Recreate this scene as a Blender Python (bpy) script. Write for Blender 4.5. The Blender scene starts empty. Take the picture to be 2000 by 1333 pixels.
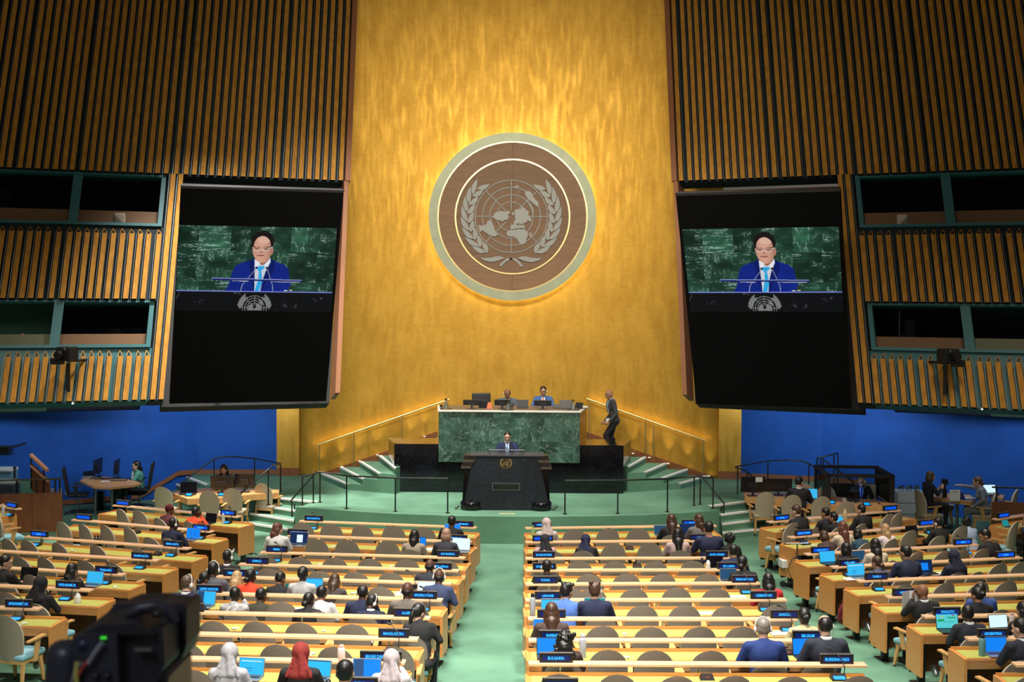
import bpy, bmesh, math, random
import numpy as np
from mathutils import Vector, Matrix, Euler
R = math.radians
C = bpy.context.scene.collection
scene = bpy.context.scene

# ------------------------------------------------------------------ camera
FPX = 2500.0
CAM = Vector((0.5, 0.0, 5.19))
yaw = math.atan(32.0 / FPX); pitch = math.atan(82.3 / FPX); roll = 0.0062
CM = (Matrix.Rotation(yaw, 3, 'Z') @ Matrix.Rotation(math.pi / 2 - pitch, 3, 'X') @ Matrix.Rotation(roll, 3, 'Z'))
cd = bpy.data.cameras.new('camera'); cam = bpy.data.objects.new('camera', cd); C.objects.link(cam)
cam.matrix_world = Matrix.Translation(CAM) @ CM.to_4x4()
cd.sensor_width = 36; cd.lens = 45.0; cd.clip_end = 300; cd.clip_start = 0.05
cd.dof.use_dof = True; cd.dof.focus_distance = 23.0; cd.dof.aperture_fstop = 4.0
scene.camera = cam

def ray(px, py):
    return (CM @ Vector(((px - 1000) / FPX, -(py - 666.5) / FPX, -1.0)))
def PY(px, py, Y):                    # the point seen at a pixel, at distance Y
    d = ray(px, py); return CAM + d * (Y / d.y)
def PZ(px, py, z):                    # the point seen at a pixel, at height z
    d = ray(px, py); return CAM + d * ((z - CAM.z) / d.z)
def PP(px, py, o, n):                 # on a plane
    d = ray(px, py); return CAM + d * ((o - CAM).dot(n) / d.dot(n))
def proj(p):
    q = CM.transposed() @ (Vector(p) - CAM); return (1000 + FPX * q.x / -q.z, 666.5 - FPX * q.y / -q.z)
def FL(Y):                            # floor height: level near the stage, rising gently to the back
    return 0.0 if Y > 21.3 else 0.045 * (21.3 - Y)

# ------------------------------------------------------------------ materials
MATS = {}
def mat(name, col, rough=0.6, metal=0.0, emit=None, es=1.0, spec=0.5, noise=0, nscale=20, bump=0, trans=0, coat=0, stretch=None):
    if name in MATS: return MATS[name]
    m = bpy.data.materials.new(name); m.use_nodes = True; MATS[name] = m
    nt = m.node_tree; b = nt.nodes['Principled BSDF']
    b.inputs['Base Color'].default_value = (*col, 1); b.inputs['Roughness'].default_value = rough
    b.inputs['Metallic'].default_value = metal; b.inputs['Specular IOR Level'].default_value = spec
    b.inputs['Coat Weight'].default_value = coat
    if trans: b.inputs['Transmission Weight'].default_value = trans
    if emit: b.inputs['Emission Color'].default_value = (*emit, 1); b.inputs['Emission Strength'].default_value = es
    if noise or bump:
        tc = nt.nodes.new('ShaderNodeTexCoord'); mp = nt.nodes.new('ShaderNodeMapping'); nz = nt.nodes.new('ShaderNodeTexNoise')
        nz.inputs['Scale'].default_value = nscale; nz.inputs['Detail'].default_value = 4
        if stretch: mp.inputs['Scale'].default_value = stretch
        nt.links.new(tc.outputs['Object'], mp.inputs[0]); nt.links.new(mp.outputs[0], nz.inputs['Vector'])
        if noise:
            cr = nt.nodes.new('ShaderNodeValToRGB')
            cr.color_ramp.elements[0].position = 0.3; cr.color_ramp.elements[1].position = 0.7
            cr.color_ramp.elements[0].color = (*[c * (1 - noise) for c in col], 1)
            cr.color_ramp.elements[1].color = (*[min(1, c * (1 + noise)) for c in col], 1)
            nt.links.new(nz.outputs['Fac'], cr.inputs[0]); nt.links.new(cr.outputs[0], b.inputs['Base Color'])
        if bump:
            bp = nt.nodes.new('ShaderNodeBump'); bp.inputs['Strength'].default_value = bump; bp.inputs['Distance'].default_value = 0.01
            nt.links.new(nz.outputs['Fac'], bp.inputs['Height']); nt.links.new(bp.outputs[0], b.inputs['Normal'])
    return m

def mat_marble(name, base, dark, vein, tile=(0.75, 0.42), vs=1.0, rough=0.12, vw=0.03, tiled=True, off=0.0, coat=.3):
    m = bpy.data.materials.new(name); m.use_nodes = True; MATS[name] = m
    nt = m.node_tree; N = nt.nodes; L = nt.links; b = N['Principled BSDF']; b.inputs['Roughness'].default_value = rough
    b.inputs['Coat Weight'].default_value = coat
    tc = N.new('ShaderNodeTexCoord'); sx = N.new('ShaderNodeSeparateXYZ'); L.new(tc.outputs['Object'], sx.inputs[0])
    def mth(op, a, v=None):
        n = N.new('ShaderNodeMath'); n.operation = op
        for i, q in enumerate((a, v)):
            if q is None: continue
            if isinstance(q, (int, float)): n.inputs[i].default_value = q
            else: L.new(q, n.inputs[i])
        return n.outputs[0]
    row = mth('FLOOR', mth('DIVIDE', mth('ADD', sx.outputs['Z'], 50.0), tile[1]))
    xs = mth('ADD', mth('ADD', sx.outputs['X'], sx.outputs['Y']), mth('MULTIPLY', row, 0.37))
    colm = mth('FLOOR', mth('DIVIDE', mth('ADD', xs, 50.0), tile[0]))
    cmb = N.new('ShaderNodeCombineXYZ'); L.new(row, cmb.inputs[0]); L.new(colm, cmb.inputs[1])
    wn = N.new('ShaderNodeTexWhiteNoise'); wn.noise_dimensions = '3D'; L.new(cmb.outputs[0], wn.inputs['Vector'])
    # each slab turns and shifts its veins
    sh = N.new('ShaderNodeVectorMath'); sh.operation = 'SCALE'; L.new(wn.outputs['Color'], sh.inputs[0]); sh.inputs['Scale'].default_value = 30.0 if tiled else 0.0
    rt = N.new('ShaderNodeVectorRotate'); rt.rotation_type = 'Y_AXIS'; L.new(tc.outputs['Object'], rt.inputs['Vector'])
    L.new(mth('MULTIPLY', wn.outputs['Value'], 3.14 if tiled else 0.0), rt.inputs['Angle'])
    ad = N.new('ShaderNodeVectorMath'); ad.operation = 'ADD'; L.new(rt.outputs[0], ad.inputs[0]); L.new(sh.outputs[0], ad.inputs[1])
    mp = N.new('ShaderNodeMapping'); L.new(ad.outputs[0], mp.inputs[0]); mp.inputs['Scale'].default_value = (2.2 * vs, 1.5 * vs, 6.0 * vs)
    n1 = N.new('ShaderNodeTexNoise'); n1.inputs['Scale'].default_value = 1.0; n1.inputs['Detail'].default_value = 6; n1.inputs['Distortion'].default_value = 1.2
    L.new(mp.outputs[0], n1.inputs['Vector'])
    v = mth('ABSOLUTE', mth('SUBTRACT', n1.outputs['Fac'], 0.5))
    cr = N.new('ShaderNodeValToRGB'); L.new(v, cr.inputs[0])
    cr.color_ramp.elements[0].position = 0.0; cr.color_ramp.elements[0].color = (1, 1, 1, 1)
    cr.color_ramp.elements[1].position = vw; cr.color_ramp.elements[1].color = (0, 0, 0, 1)
    n2 = N.new('ShaderNodeTexNoise'); n2.inputs['Scale'].default_value = 3.0; n2.inputs['Detail'].default_value = 5; L.new(ad.outputs[0], n2.inputs['Vector'])
    c2 = N.new('ShaderNodeValToRGB'); L.new(n2.outputs['Fac'], c2.inputs[0])
    c2.color_ramp.elements[0].position = 0.35; c2.color_ramp.elements[0].color = (*dark, 1)
    c2.color_ramp.elements[1].position = 0.65; c2.color_ramp.elements[1].color = (*base, 1)
    tb = N.new('ShaderNodeMix'); tb.data_type = 'RGBA'; tb.blend_type = 'MULTIPLY'; tb.inputs['Factor'].default_value = 0.55 if tiled else 0
    L.new(c2.outputs[0], tb.inputs['A'])
    g = N.new('ShaderNodeCombineColor'); [L.new(mth('ADD', mth('MULTIPLY', wn.outputs['Value'], 1.1), 0.15), g.inputs[i]) for i in range(3)]
    L.new(g.outputs[0], tb.inputs['B'])
    n3 = N.new('ShaderNodeTexNoise'); n3.inputs['Scale'].default_value = 4.0; L.new(ad.outputs[0], n3.inputs['Vector'])
    mx = N.new('ShaderNodeMix'); mx.data_type = 'RGBA'; L.new(mth('MULTIPLY', cr.outputs[0], mth('MULTIPLY', n3.outputs['Fac'], 1.3)), mx.inputs['Factor'])
    L.new(tb.outputs['Result'], mx.inputs['A']); mx.inputs['B'].default_value = (*vein, 1)
    L.new(mx.outputs['Result'], b.inputs['Base Color'])
    return m

def mat_gold():
    m = bpy.data.materials.new('gold_leaf'); m.use_nodes = True; MATS['gold'] = m
    nt = m.node_tree; N = nt.nodes; L = nt.links; b = N['Principled BSDF']
    b.inputs['Metallic'].default_value = 0.72; b.inputs['Roughness'].default_value = 0.4
    tc = N.new('ShaderNodeTexCoord')
    # small leaves of gold, a few centimetres to a side
    br = N.new('ShaderNodeTexBrick'); br.inputs['Scale'].default_value = 1.0; br.inputs['Brick Width'].default_value = 0.11; br.inputs['Row Height'].default_value = 0.09
    br.inputs['Mortar Size'].default_value = 0.004; br.inputs['Color1'].default_value = (0.80, 0.465, 0.075, 1); br.inputs['Color2'].default_value = (0.74, 0.425, 0.062, 1); br.inputs['Mortar'].default_value = (0.78, 0.47, 0.10, 1)
    mp = N.new('ShaderNodeMapping'); mp.inputs['Rotation'].default_value = (math.pi / 2, 0, 0); L.new(tc.outputs['Object'], mp.inputs[0]); L.new(mp.outputs[0], br.inputs['Vector'])
    n = N.new('ShaderNodeTexNoise'); n.inputs['Scale'].default_value = 1.6; n.inputs['Detail'].default_value = 8
    mp2 = N.new('ShaderNodeMapping'); mp2.inputs['Scale'].default_value = (2.2, 2.2, 0.8); L.new(tc.outputs['Object'], mp2.inputs[0]); L.new(mp2.outputs[0], n.inputs['Vector'])
    cr = N.new('ShaderNodeValToRGB'); cr.color_ramp.elements[0].position = 0.35; cr.color_ramp.elements[1].position = 0.72
    cr.color_ramp.elements[0].color = (0.82, 0.78, 0.68, 1); cr.color_ramp.elements[1].color = (1.0, 1.0, 1.0, 1)
    L.new(n.outputs['Fac'], cr.inputs[0])
    mx = N.new('ShaderNodeMix'); mx.data_type = 'RGBA'; mx.blend_type = 'MULTIPLY'; mx.inputs['Factor'].default_value = 1
    L.new(br.outputs['Color'], mx.inputs['A']); L.new(cr.outputs[0], mx.inputs['B']); L.new(mx.outputs['Result'], b.inputs['Base Color'])
    # bright worn streaks
    n2 = N.new('ShaderNodeTexNoise'); n2.inputs['Scale'].default_value = 1.0; n2.inputs['Detail'].default_value = 7
    mp3 = N.new('ShaderNodeMapping'); mp3.inputs['Scale'].default_value = (9, 9, 1.6); L.new(tc.outputs['Object'], mp3.inputs[0]); L.new(mp3.outputs[0], n2.inputs['Vector'])
    c3 = N.new('ShaderNodeMapRange'); c3.inputs['From Min'].default_value = 0.45; c3.inputs['From Max'].default_value = 0.75; c3.inputs['To Min'].default_value = 0.50; c3.inputs['To Max'].default_value = 0.38
    L.new(n2.outputs['Fac'], c3.inputs['Value']); L.new(c3.outputs[0], b.inputs['Roughness'])
    bp = N.new('ShaderNodeBump'); bp.inputs['Strength'].default_value = 0.22; bp.inputs['Distance'].default_value = 0.02
    L.new(n2.outputs['Fac'], bp.inputs['Height']); L.new(bp.outputs[0], b.inputs['Normal'])
    return m

def mat_carpet():
    m = mat('carpet_green', (0.12, 0.25, 0.17), 0.95, noise=0.22, nscale=0.9, spec=0.1)
    return m

wood = mat('desk_wood', (0.66, 0.275, 0.075), 0.38, noise=0.12, nscale=6, stretch=(0.6, 8, 8), coat=0.15)
wood_top = mat('desk_ledge_wood', (0.78, 0.49, 0.30), 0.3, noise=0.08, nscale=5, stretch=(0.6, 8, 8), coat=0.3)
wood_dark = mat('brown_wood', (0.23, 0.08, 0.03), 0.45, noise=0.15, nscale=5, stretch=(1, 1, 0.3))
wood_arm = mat('chair_wood', (0.60, 0.33, 0.12), 0.35)
inlay = mat('yellow_green_leather', (0.42, 0.44, 0.11), 0.42, noise=0.06, nscale=9)
steel = mat('brushed_steel', (0.35, 0.36, 0.36), 0.35, 0.9)
steel_dk = mat('dark_steel', (0.03, 0.03, 0.035), 0.4, 0.3)
blk = mat('black_plastic', (0.012, 0.012, 0.014), 0.35)
blk_m = mat('matt_black', (0.008, 0.008, 0.009), 0.7)
blkg = mat('black_gloss', (0.006, 0.006, 0.008), 0.12)
white = mat('white_plastic', (0.75, 0.75, 0.73), 0.4)
paper = mat('white_paper', (0.8, 0.8, 0.78), 0.8)
chair_fab = mat('taupe_fabric', (0.32, 0.265, 0.205), 0.85, noise=0.08, nscale=60)
chair_pale = mat('beige_fabric', (0.42, 0.35, 0.25), 0.85, noise=0.06, nscale=60)
piping = mat('cream_piping', (0.5, 0.43, 0.32), 0.7)
seat_blue = mat('pale_blue_fabric', (0.25, 0.50, 0.60), 0.8)
disp_dark = mat('navy_display', (0.0, 0.005, 0.03), 0.3, emit=(0.004, 0.012, 0.12), es=1.0)
disp_blue = mat('blue_display', (0.0, 0.02, 0.1), 0.3, emit=(0.0, 0.08, 0.75), es=1.0)
text_cyan = mat('cyan_lettering', (0.0, 0.1, 0.2), 0.4, emit=(0.03, 0.45, 1.0), es=1.6)
disp_mic = mat('microphone_display', (0, 0.1, 0.2), 0.4, emit=(0.0, 0.30, 1.0), es=1.2)
mat_gold(); mat_carpet()
blue_wall = mat('blue_wall_paint', (0.001, 0.085, 0.45), 0.75, noise=0.10, nscale=2)
green_marble = mat_marble('green_marble', (0.062, 0.135, 0.105), (0.022, 0.062, 0.047), (0.22, 0.33, 0.28), tile=(0.42, 0.28), vs=1.15, vw=0.024, rough=0.3)
black_marble = mat_marble('black_marble', (0.006, 0.007, 0.012), (0.002, 0.002, 0.004), (0.05, 0.055, 0.075), vs=2.0, vw=0.006, tiled=False, rough=0.13, coat=0)
white_top = mat('pale_stone', (0.75, 0.73, 0.68), 0.35)
nose_white = mat('white_step_nosing', (0.82, 0.82, 0.78), 0.7)
teal = mat('teal_frame_paint', (0.01, 0.11, 0.13), 0.5)
slat_wood = mat('slat_wood', (0.42, 0.20, 0.035), 0.6, spec=.1, noise=0.22, nscale=3, stretch=(4, 4, 0.5))
slat_edge = mat('slat_edge_metal', (0.16, 0.18, 0.20), 0.4, 0.5)
slat_back = mat('slat_backing', (0.002, 0.012, 0.016), 0.8)
fin_brown = mat('fin_brown', (0.26, 0.10, 0.04), 0.6)
bronze = mat('bronze', (0.42, 0.28, 0.12), 0.35, 0.9)
silver = mat('silver_emblem', (0.36, 0.37, 0.38), 0.5, 0.3)
brass = mat('pale_brass', (0.72, 0.58, 0.28), 0.3, 0.9)
emb_ring = mat('brushed_nickel_ring', (0.42, 0.46, 0.34), 0.45, 0.35, noise=0.08, nscale=4)
emb_wood = mat('walnut_disc', (0.36, 0.19, 0.10), 0.5, noise=0.13, nscale=3, stretch=(1, 4, 4))
emb_wood2 = mat('walnut_inner_disc', (0.28, 0.15, 0.078), 0.5, noise=0.1, nscale=3, stretch=(1, 4, 4))
glass = mat('clear_glass', (0.9, 0.95, 0.95), 0.03, trans=1.0)
bottle_plastic = mat('clear_bottle', (0.75, 0.82, 0.85), 0.15, trans=0.6)
def thin_glass():
    m = bpy.data.materials.new('window_glass'); m.use_nodes = True; MATS['thin'] = m; nt = m.node_tree; N = nt.nodes; L = nt.links
    N.remove(N['Principled BSDF']); t = N.new('ShaderNodeBsdfTransparent'); t.inputs[0].default_value = (0.8, 0.82, 0.82, 1); g = N.new('ShaderNodeBsdfGlossy'); g.inputs['Roughness'].default_value = 0.05
    fr = N.new('ShaderNodeFresnel'); fr.inputs[0].default_value = 1.12; mx = N.new('ShaderNodeMixShader'); L.new(fr.outputs[0], mx.inputs[0]); L.new(t.outputs[0], mx.inputs[1]); L.new(g.outputs[0], mx.inputs[2]); L.new(mx.outputs[0], N['Material Output'].inputs[0])
    return m
wglass = thin_glass()

# ------------------------------------------------------------------ mesh builder
class MB:
    def __init__(s): s.v = []; s.f = []; s.mi = []; s.sm = []; s.m = 0
    def add(s, vs, fs, smooth=False):
        o = len(s.v); s.v += [tuple(v) for v in vs]
        for f in fs: s.f.append(tuple(i + o for i in f)); s.mi.append(s.m); s.sm.append(smooth)
        return s
    def box(s, c, d, rz=0, M=None, bev=0):
        x, y, z = [q / 2 for q in d]
        if bev:
            bm = bmesh.new(); bmesh.ops.create_cube(bm, size=1)
            for v in bm.verts: v.co = Vector((v.co.x * d[0], v.co.y * d[1], v.co.z * d[2]))
            bmesh.ops.bevel(bm, geom=bm.edges[:], offset=bev, segments=2, affect='EDGES', profile=0.5)
            vs = [v.co.copy() for v in bm.verts]; bm.verts.index_update(); fs = [[v.index for v in f.verts] for f in bm.faces]; bm.free()
        else:
            vs = [Vector((i * x, j * y, k * z)) for k in (-1, 1) for j in (-1, 1) for i in (-1, 1)]
            fs = [(0, 2, 3, 1), (4, 5, 7, 6), (0, 1, 5, 4), (2, 6, 7, 3), (0, 4, 6, 2), (1, 3, 7, 5)]
        Q = Matrix.Rotation(rz, 3, 'Z') if M is None else M
        return s.add([Q @ v + Vector(c) for v in vs], fs)
    def hexa(s, b, t):                     # bottom ring, top ring (same count)
        n = len(b); vs = list(b) + list(t)
        fs = [tuple(reversed(range(n))), tuple(range(n, 2 * n))] + [(i, (i + 1) % n, (i + 1) % n + n, i + n) for i in range(n)]
        return s.add(vs, fs)
    def prism(s, poly, z0, z1):            # xy polygon between heights
        return s.hexa([(p[0], p[1], z0) for p in poly], [(p[0], p[1], z1) for p in poly])
    def cone(s, p0, p1, r0, r1, n=12, caps=True, sx=1.0):
        p0 = Vector(p0); p1 = Vector(p1); d = (p1 - p0)
        if d.length < 1e-6: return s
        d.normalize(); a = d.orthogonal().normalized() if abs(d.z) < 0.99 else Vector((1, 0, 0)); b = d.cross(a)
        vs = []
        for p, r in ((p0, r0), (p1, r1)):
            for i in range(n): t = 2 * math.pi * i / n; vs.append(p + a * (math.cos(t) * r * sx) + b * (math.sin(t) * r))
        s.add(vs, [(i, (i + 1) % n, (i + 1) % n + n, i + n) for i in range(n)], True)
        if caps: s.add(vs, [tuple(reversed(range(n))), tuple(range(n, 2 * n))])
        return s
    def tube(s, pts, r, n=8):
        pts = [Vector(p) for p in pts]; rings = []; prev = None
        for i, p in enumerate(pts):
            d = (pts[min(i + 1, len(pts) - 1)] - pts[max(i - 1, 0)]).normalized()
            a = d.orthogonal().normalized() if prev is None else (prev - d * prev.dot(d)).normalized(); prev = a; b = d.cross(a)
            rr = r[i] if isinstance(r, (list, tuple)) else r
            rings.append([p + a * (math.cos(2 * math.pi * k / n) * rr) + b * (math.sin(2 * math.pi * k / n) * rr) for k in range(n)])
        vs = [v for g in rings for v in g]; fs = []
        for i in range(len(pts) - 1):
            for k in range(n): fs.append((i * n + k, i * n + (k + 1) % n, (i + 1) * n + (k + 1) % n, (i + 1) * n + k))
        s.add(vs, fs, True); m = (len(pts) - 1) * n
        return s.add(vs, [tuple(reversed(range(n))), tuple(range(m, m + n))])
    def lathe(s, prof, c=(0, 0, 0), n=16, M=None):
        vs = []; c = Vector(c)
        for r, z in prof:
            for k in range(n):
                t = 2 * math.pi * k / n; q = Vector((r * math.cos(t), r * math.sin(t), z)); vs.append((M @ q if M else q) + c)
        fs = [(i * n + k, i * n + (k + 1) % n, (i + 1) * n + (k + 1) % n, (i + 1) * n + k) for i in range(len(prof) - 1) for k in range(n)]
        s.add(vs, fs, True); m = (len(prof) - 1) * n
        return s.add(vs, [tuple(reversed(range(n))), tuple(range(m, m + n))])
    def ell(s, c, r, n=14, m=9, M=None):
        vs = []; fs = []; c = Vector(c)
        if isinstance(r, (int, float)): r = (r, r, r)
        for i in range(1, m):
            ph = math.pi * i / m
            for k in range(n):
                t = 2 * math.pi * k / n; q = Vector((r[0] * math.sin(ph) * math.cos(t), r[1] * math.sin(ph) * math.sin(t), r[2] * math.cos(ph))); vs.append((M @ q if M else q) + c)
        q = Vector((0, 0, r[2])); vs.append((M @ q if M else q) + c); vs.append((M @ -q if M else -q) + c); T = len(vs) - 2; B = T + 1
        for i in range(m - 2):
            for k in range(n): fs.append((i * n + k, (i + 1) * n + k, (i + 1) * n + (k + 1) % n, i * n + (k + 1) % n))
        for k in range(n): fs.append((T, k, (k + 1) % n)); fs.append((B, (m - 2) * n + (k + 1) % n, (m - 2) * n + k))
        return s.add(vs, fs, True)
    def cap(s, p0, p1, r0, r1, n=12):      # rounded tapered limb
        s.cone(p0, p1, r0, r1, n); s.ell(p0, r0, n, 8); s.ell(p1, r1, n, 8); return s
    def mesh(s, name, mats):
        me = bpy.data.meshes.new(name); me.from_pydata(s.v, [], s.f)
        for m in (mats if isinstance(mats, (list, tuple)) else [mats]): me.materials.append(m)
        me.polygons.foreach_set('material_index', s.mi); me.polygons.foreach_set('use_smooth', s.sm); me.update()
        return me
    def build(s, name, mats, parent=None, loc=None, rz=0):
        o = bpy.data.objects.new(name, s.mesh(name, mats)); C.objects.link(o); o.parent = parent
        if loc is not None: o.location = loc
        if rz: o.rotation_euler = (0, 0, rz)
        return o

def tag(o, label=None, cat=None, group=None, kind=None):
    if label: o['label'] = label
    if cat: o['category'] = cat
    if group: o['group'] = group
    if kind: o['kind'] = kind
    return o
def empty(name, loc=(0, 0, 0), rz=0, label=None, cat=None, group=None):
    o = bpy.data.objects.new(name, None); C.objects.link(o); o.location = loc; o.rotation_euler = (0, 0, rz); o.empty_display_size = 0.1
    return tag(o, label, cat, group)
KIDS = {}
def copy_tree(o, parent=None):
    c = o.copy(); C.objects.link(c); c.parent = parent
    for ch in list(o.children): copy_tree(ch, c)
    return c
def struct(name, mb, mats, parent=None):
    o = mb.build(name, mats, parent)
    if parent is None: o['kind'] = 'structure'
    return o
def remesh(mb, vox, smooth=3, name='m', noise=0.0, dec=0):
    me = mb.mesh(name, []); o = bpy.data.objects.new('tmp', me); C.objects.link(o)
    r = o.modifiers.new('r', 'REMESH'); r.mode = 'VOXEL'; r.voxel_size = vox; r.use_smooth_shade = True
    if smooth: q = o.modifiers.new('s', 'SMOOTH'); q.iterations = smooth; q.factor = 0.6
    if noise:
        t = bpy.data.textures.new('t', 'CLOUDS'); t.noise_scale = 0.03; dm = o.modifiers.new('d', 'DISPLACE'); dm.texture = t; dm.strength = noise; dm.mid_level = 0.5
    if dec: q = o.modifiers.new('dc', 'DECIMATE'); q.ratio = dec
    dg = bpy.context.evaluated_depsgraph_get(); ev = o.evaluated_get(dg); out = bpy.data.meshes.new_from_object(ev); out.name = name
    bpy.data.objects.remove(o); bpy.data.meshes.remove(me)
    for p in out.polygons: p.use_smooth = True
    return out
def text_mesh(s, w, h, name='lettering', mt=None, depth=0.0):
    cu = bpy.data.curves.new('t', 'FONT'); cu.body = s; cu.size = 1; cu.align_x = 'CENTER'; cu.align_y = 'CENTER'; cu.resolution_u = 2; cu.offset = 0.02
    o = bpy.data.objects.new('t', cu); C.objects.link(o); dg = bpy.context.evaluated_depsgraph_get(); me = bpy.data.meshes.new_from_object(o.evaluated_get(dg)); bpy.data.objects.remove(o)
    n = len(me.vertices); a = np.empty(n * 3); me.vertices.foreach_get('co', a); a = a.reshape(-1, 3)
    mn = a.min(0); mx = a.max(0); sc = h / max(1e-6, mx[1] - mn[1]); sx = min(sc * 0.8, w / (mx[0] - mn[0]))
    a = a - (mn + mx) / 2; b = np.zeros_like(a); b[:, 0] = a[:, 0] * sx; b[:, 2] = a[:, 1] * sc; b[:, 1] = 0
    me.vertices.foreach_set('co', b.reshape(-1)); me.materials.clear(); me.materials.append(mt or text_cyan); me.update(); me.name = name
    return me
def add_obj(name, me, parent=None, loc=(0, 0, 0), rot=(0, 0, 0), mats=None):
    o = bpy.data.objects.new(name, me); C.objects.link(o); o.parent = parent; o.location = loc; o.rotation_euler = rot
    if mats is not None:
        if not me.materials:
            for m in (mats if isinstance(mats, list) else [mats]): me.materials.append(m)
        for i, m in enumerate(mats if isinstance(mats, list) else [mats]):
            o.material_slots[i].link = 'OBJECT'; o.material_slots[i].material = m
    return o
# ================================================================== the hall
ZS = 0.58                                              # stage height
# ---- floor
mb = MB(); xs = np.linspace(-16, 16, 9); ys = [3.2, 8, 12, 16, 21.3, 24, 28, 32, 36]
vs = [(x, y, FL(y)) for y in ys for x in xs]; nx = len(xs)
mb.add(vs, [(j * nx + i, j * nx + i + 1, (j + 1) * nx + i + 1, (j + 1) * nx + i) for j in range(len(ys) - 1) for i in range(nx - 1)])
struct('floor', mb, MATS['carpet_green'])

# ---- the gold wall: a shallow concave sheet
RG = 13.5; XG = 5.5; YG0 = 33.15
def gy(x): return YG0 + math.sqrt(RG * RG - x * x) - math.sqrt(RG * RG - XG * XG)
def gold_hit(px, py, off=0.0):         # ray against the gold sheet, moved off towards the hall
    d = ray(px, py); Y = 33.5
    for _ in range(12):
        p = CAM + d * (Y / d.y); Y = gy(max(-XG, min(XG, p.x))) - off
    return CAM + d * (Y / d.y)
mb = MB(); n = 48; xs = [-XG + 2 * XG * i / n for i in range(n + 1)]
for i in range(n):
    x0, x1 = xs[i], xs[i + 1]
    mb.add([(x0, gy(x0), 0.4), (x1, gy(x1), 0.4), (x1, gy(x1), 16.5), (x0, gy(x0), 16.5)], [(0, 1, 2, 3)], True)
    mb.add([(x0, gy(x0) + .3, 0.4), (x1, gy(x1) + .3, 0.4), (x1, gy(x1) + .3, 16.5), (x0, gy(x0) + .3, 16.5)], [(3, 2, 1, 0)], True)
gw = struct('wall_front', mb, MATS['gold'])
for v in (): pass
gm = gw.data; bm = bmesh.new(); bm.from_mesh(gm); bmesh.ops.remove_doubles(bm, verts=bm.verts, dist=1e-4); bm.to_mesh(gm); bm.free()
for sgn, nm in ((-1, 'wall_front_left'), (1, 'wall_front_right')):
    mb = MB(); xa, xb = sorted((sgn * 5.42, sgn * 6.0)); mb.box(((xa + xb) / 2, 33.1, 3.2), (xb - xa, 0.3, 5.4)); struct(nm, mb, MATS['gold'])

# ---- blue side walls (polyline in plan) with a brown baseboard on the stage level
BL = [(-5.95, 33.2), (-8.1, 33.1), (-9.35, 32.3), (-11.2, 31.3), (-13.5, 29.0), (-15.5, 26.0)]
BR = [(5.95, 33.2), (8.0, 32.6), (9.6, 31.6), (11.4, 30.4), (13.2, 28.6), (15.5, 25.0)]
for side, poly in (('left', BL), ('right', BR)):
    mb = MB()
    for (x0, y0), (x1, y1) in zip(poly, poly[1:]):
        dx, dy = x1 - x0, y1 - y0; L = math.hypot(dx, dy); nx_, ny_ = dy / L * .2, -dx / L * .2
        if ny_ < 0: nx_, ny_ = -nx_, -ny_
        mb.hexa([(x0, y0, -.1), (x1, y1, -.1), (x1 + nx_, y1 + ny_, -.1), (x0 + nx_, y0 + ny_, -.1)], [(x0, y0, 5), (x1, y1, 5), (x1 + nx_, y1 + ny_, 5), (x0 + nx_, y0 + ny_, 5)])
    struct('wall_blue_' + side, mb, blue_wall)

# ---- stage
front = [PZ(577, 991, ZS), PZ(625, 994.5, ZS), PZ(678, 998.5, ZS), PZ(770, 1004.5, ZS), PZ(885, 1008.5, ZS), PZ(980, 1010, ZS), PZ(1072, 1010, ZS), PZ(1165, 1009, ZS), PZ(1256, 1007, ZS), PZ(1348, 1002, ZS), PZ(1405, 998, ZS)]
stepsL = [(PZ(526, 971, ZS), PZ(617, 981, ZS)), (PZ(507, 987, ZS * .75), PZ(576, 998, ZS * .75)), (PZ(488, 1003, ZS * .5), PZ(574, 1017, ZS * .5)), (PZ(473, 1020, ZS * .25), PZ(568, 1035, ZS * .25))]
stepsR = [(PZ(1457, 980, ZS), PZ(1387, 989, ZS)), (PZ(1477, 997, ZS * .75), PZ(1408, 1006, ZS * .75)), (PZ(1496, 1014, ZS * .5), PZ(1410, 1024, ZS * .5)), (PZ(1498, 1033, ZS * .25), PZ(1411.5, 1041, ZS * .25))]
stepsBL = [(PZ(364, 932, ZS), PZ(404, 947, ZS)), (PZ(344, 946, ZS * .75), PZ(390, 963, ZS * .75)), (PZ(324, 961, ZS * .5), PZ(375, 982, ZS * .5)), (PZ(305, 975, ZS * .25), PZ(352, 998, ZS * .25))]
stepsBR = [(PZ(1606, 951, ZS), PZ(1572, 961, ZS)), (PZ(1624, 966, ZS * .75), PZ(1586, 977, ZS * .75)), (PZ(1640, 981, ZS * .5), PZ(1600, 993, ZS * .5)), (PZ(1656, 996, ZS * .25), PZ(1614, 1009, ZS * .25))]
poly = [stepsBL[0][0], stepsBL[0][1], stepsL[0][0], stepsL[0][1]] + front + [stepsR[0][1], stepsR[0][0], stepsBR[0][1], stepsBR[0][0], Vector((8.2, 32.55, 0)), Vector((6.0, 33.1, 0)), Vector((6.0, 34.6, 0)), Vector((-6.0, 34.6, 0)), Vector((-6, 33.1, 0)), Vector((-8.1, 33.1, 0))]
mb = MB(); mb.prism([(p.x, p.y) for p in poly], 0.0, ZS)
struct('floor_stage', mb, MATS['carpet_green'])
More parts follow.
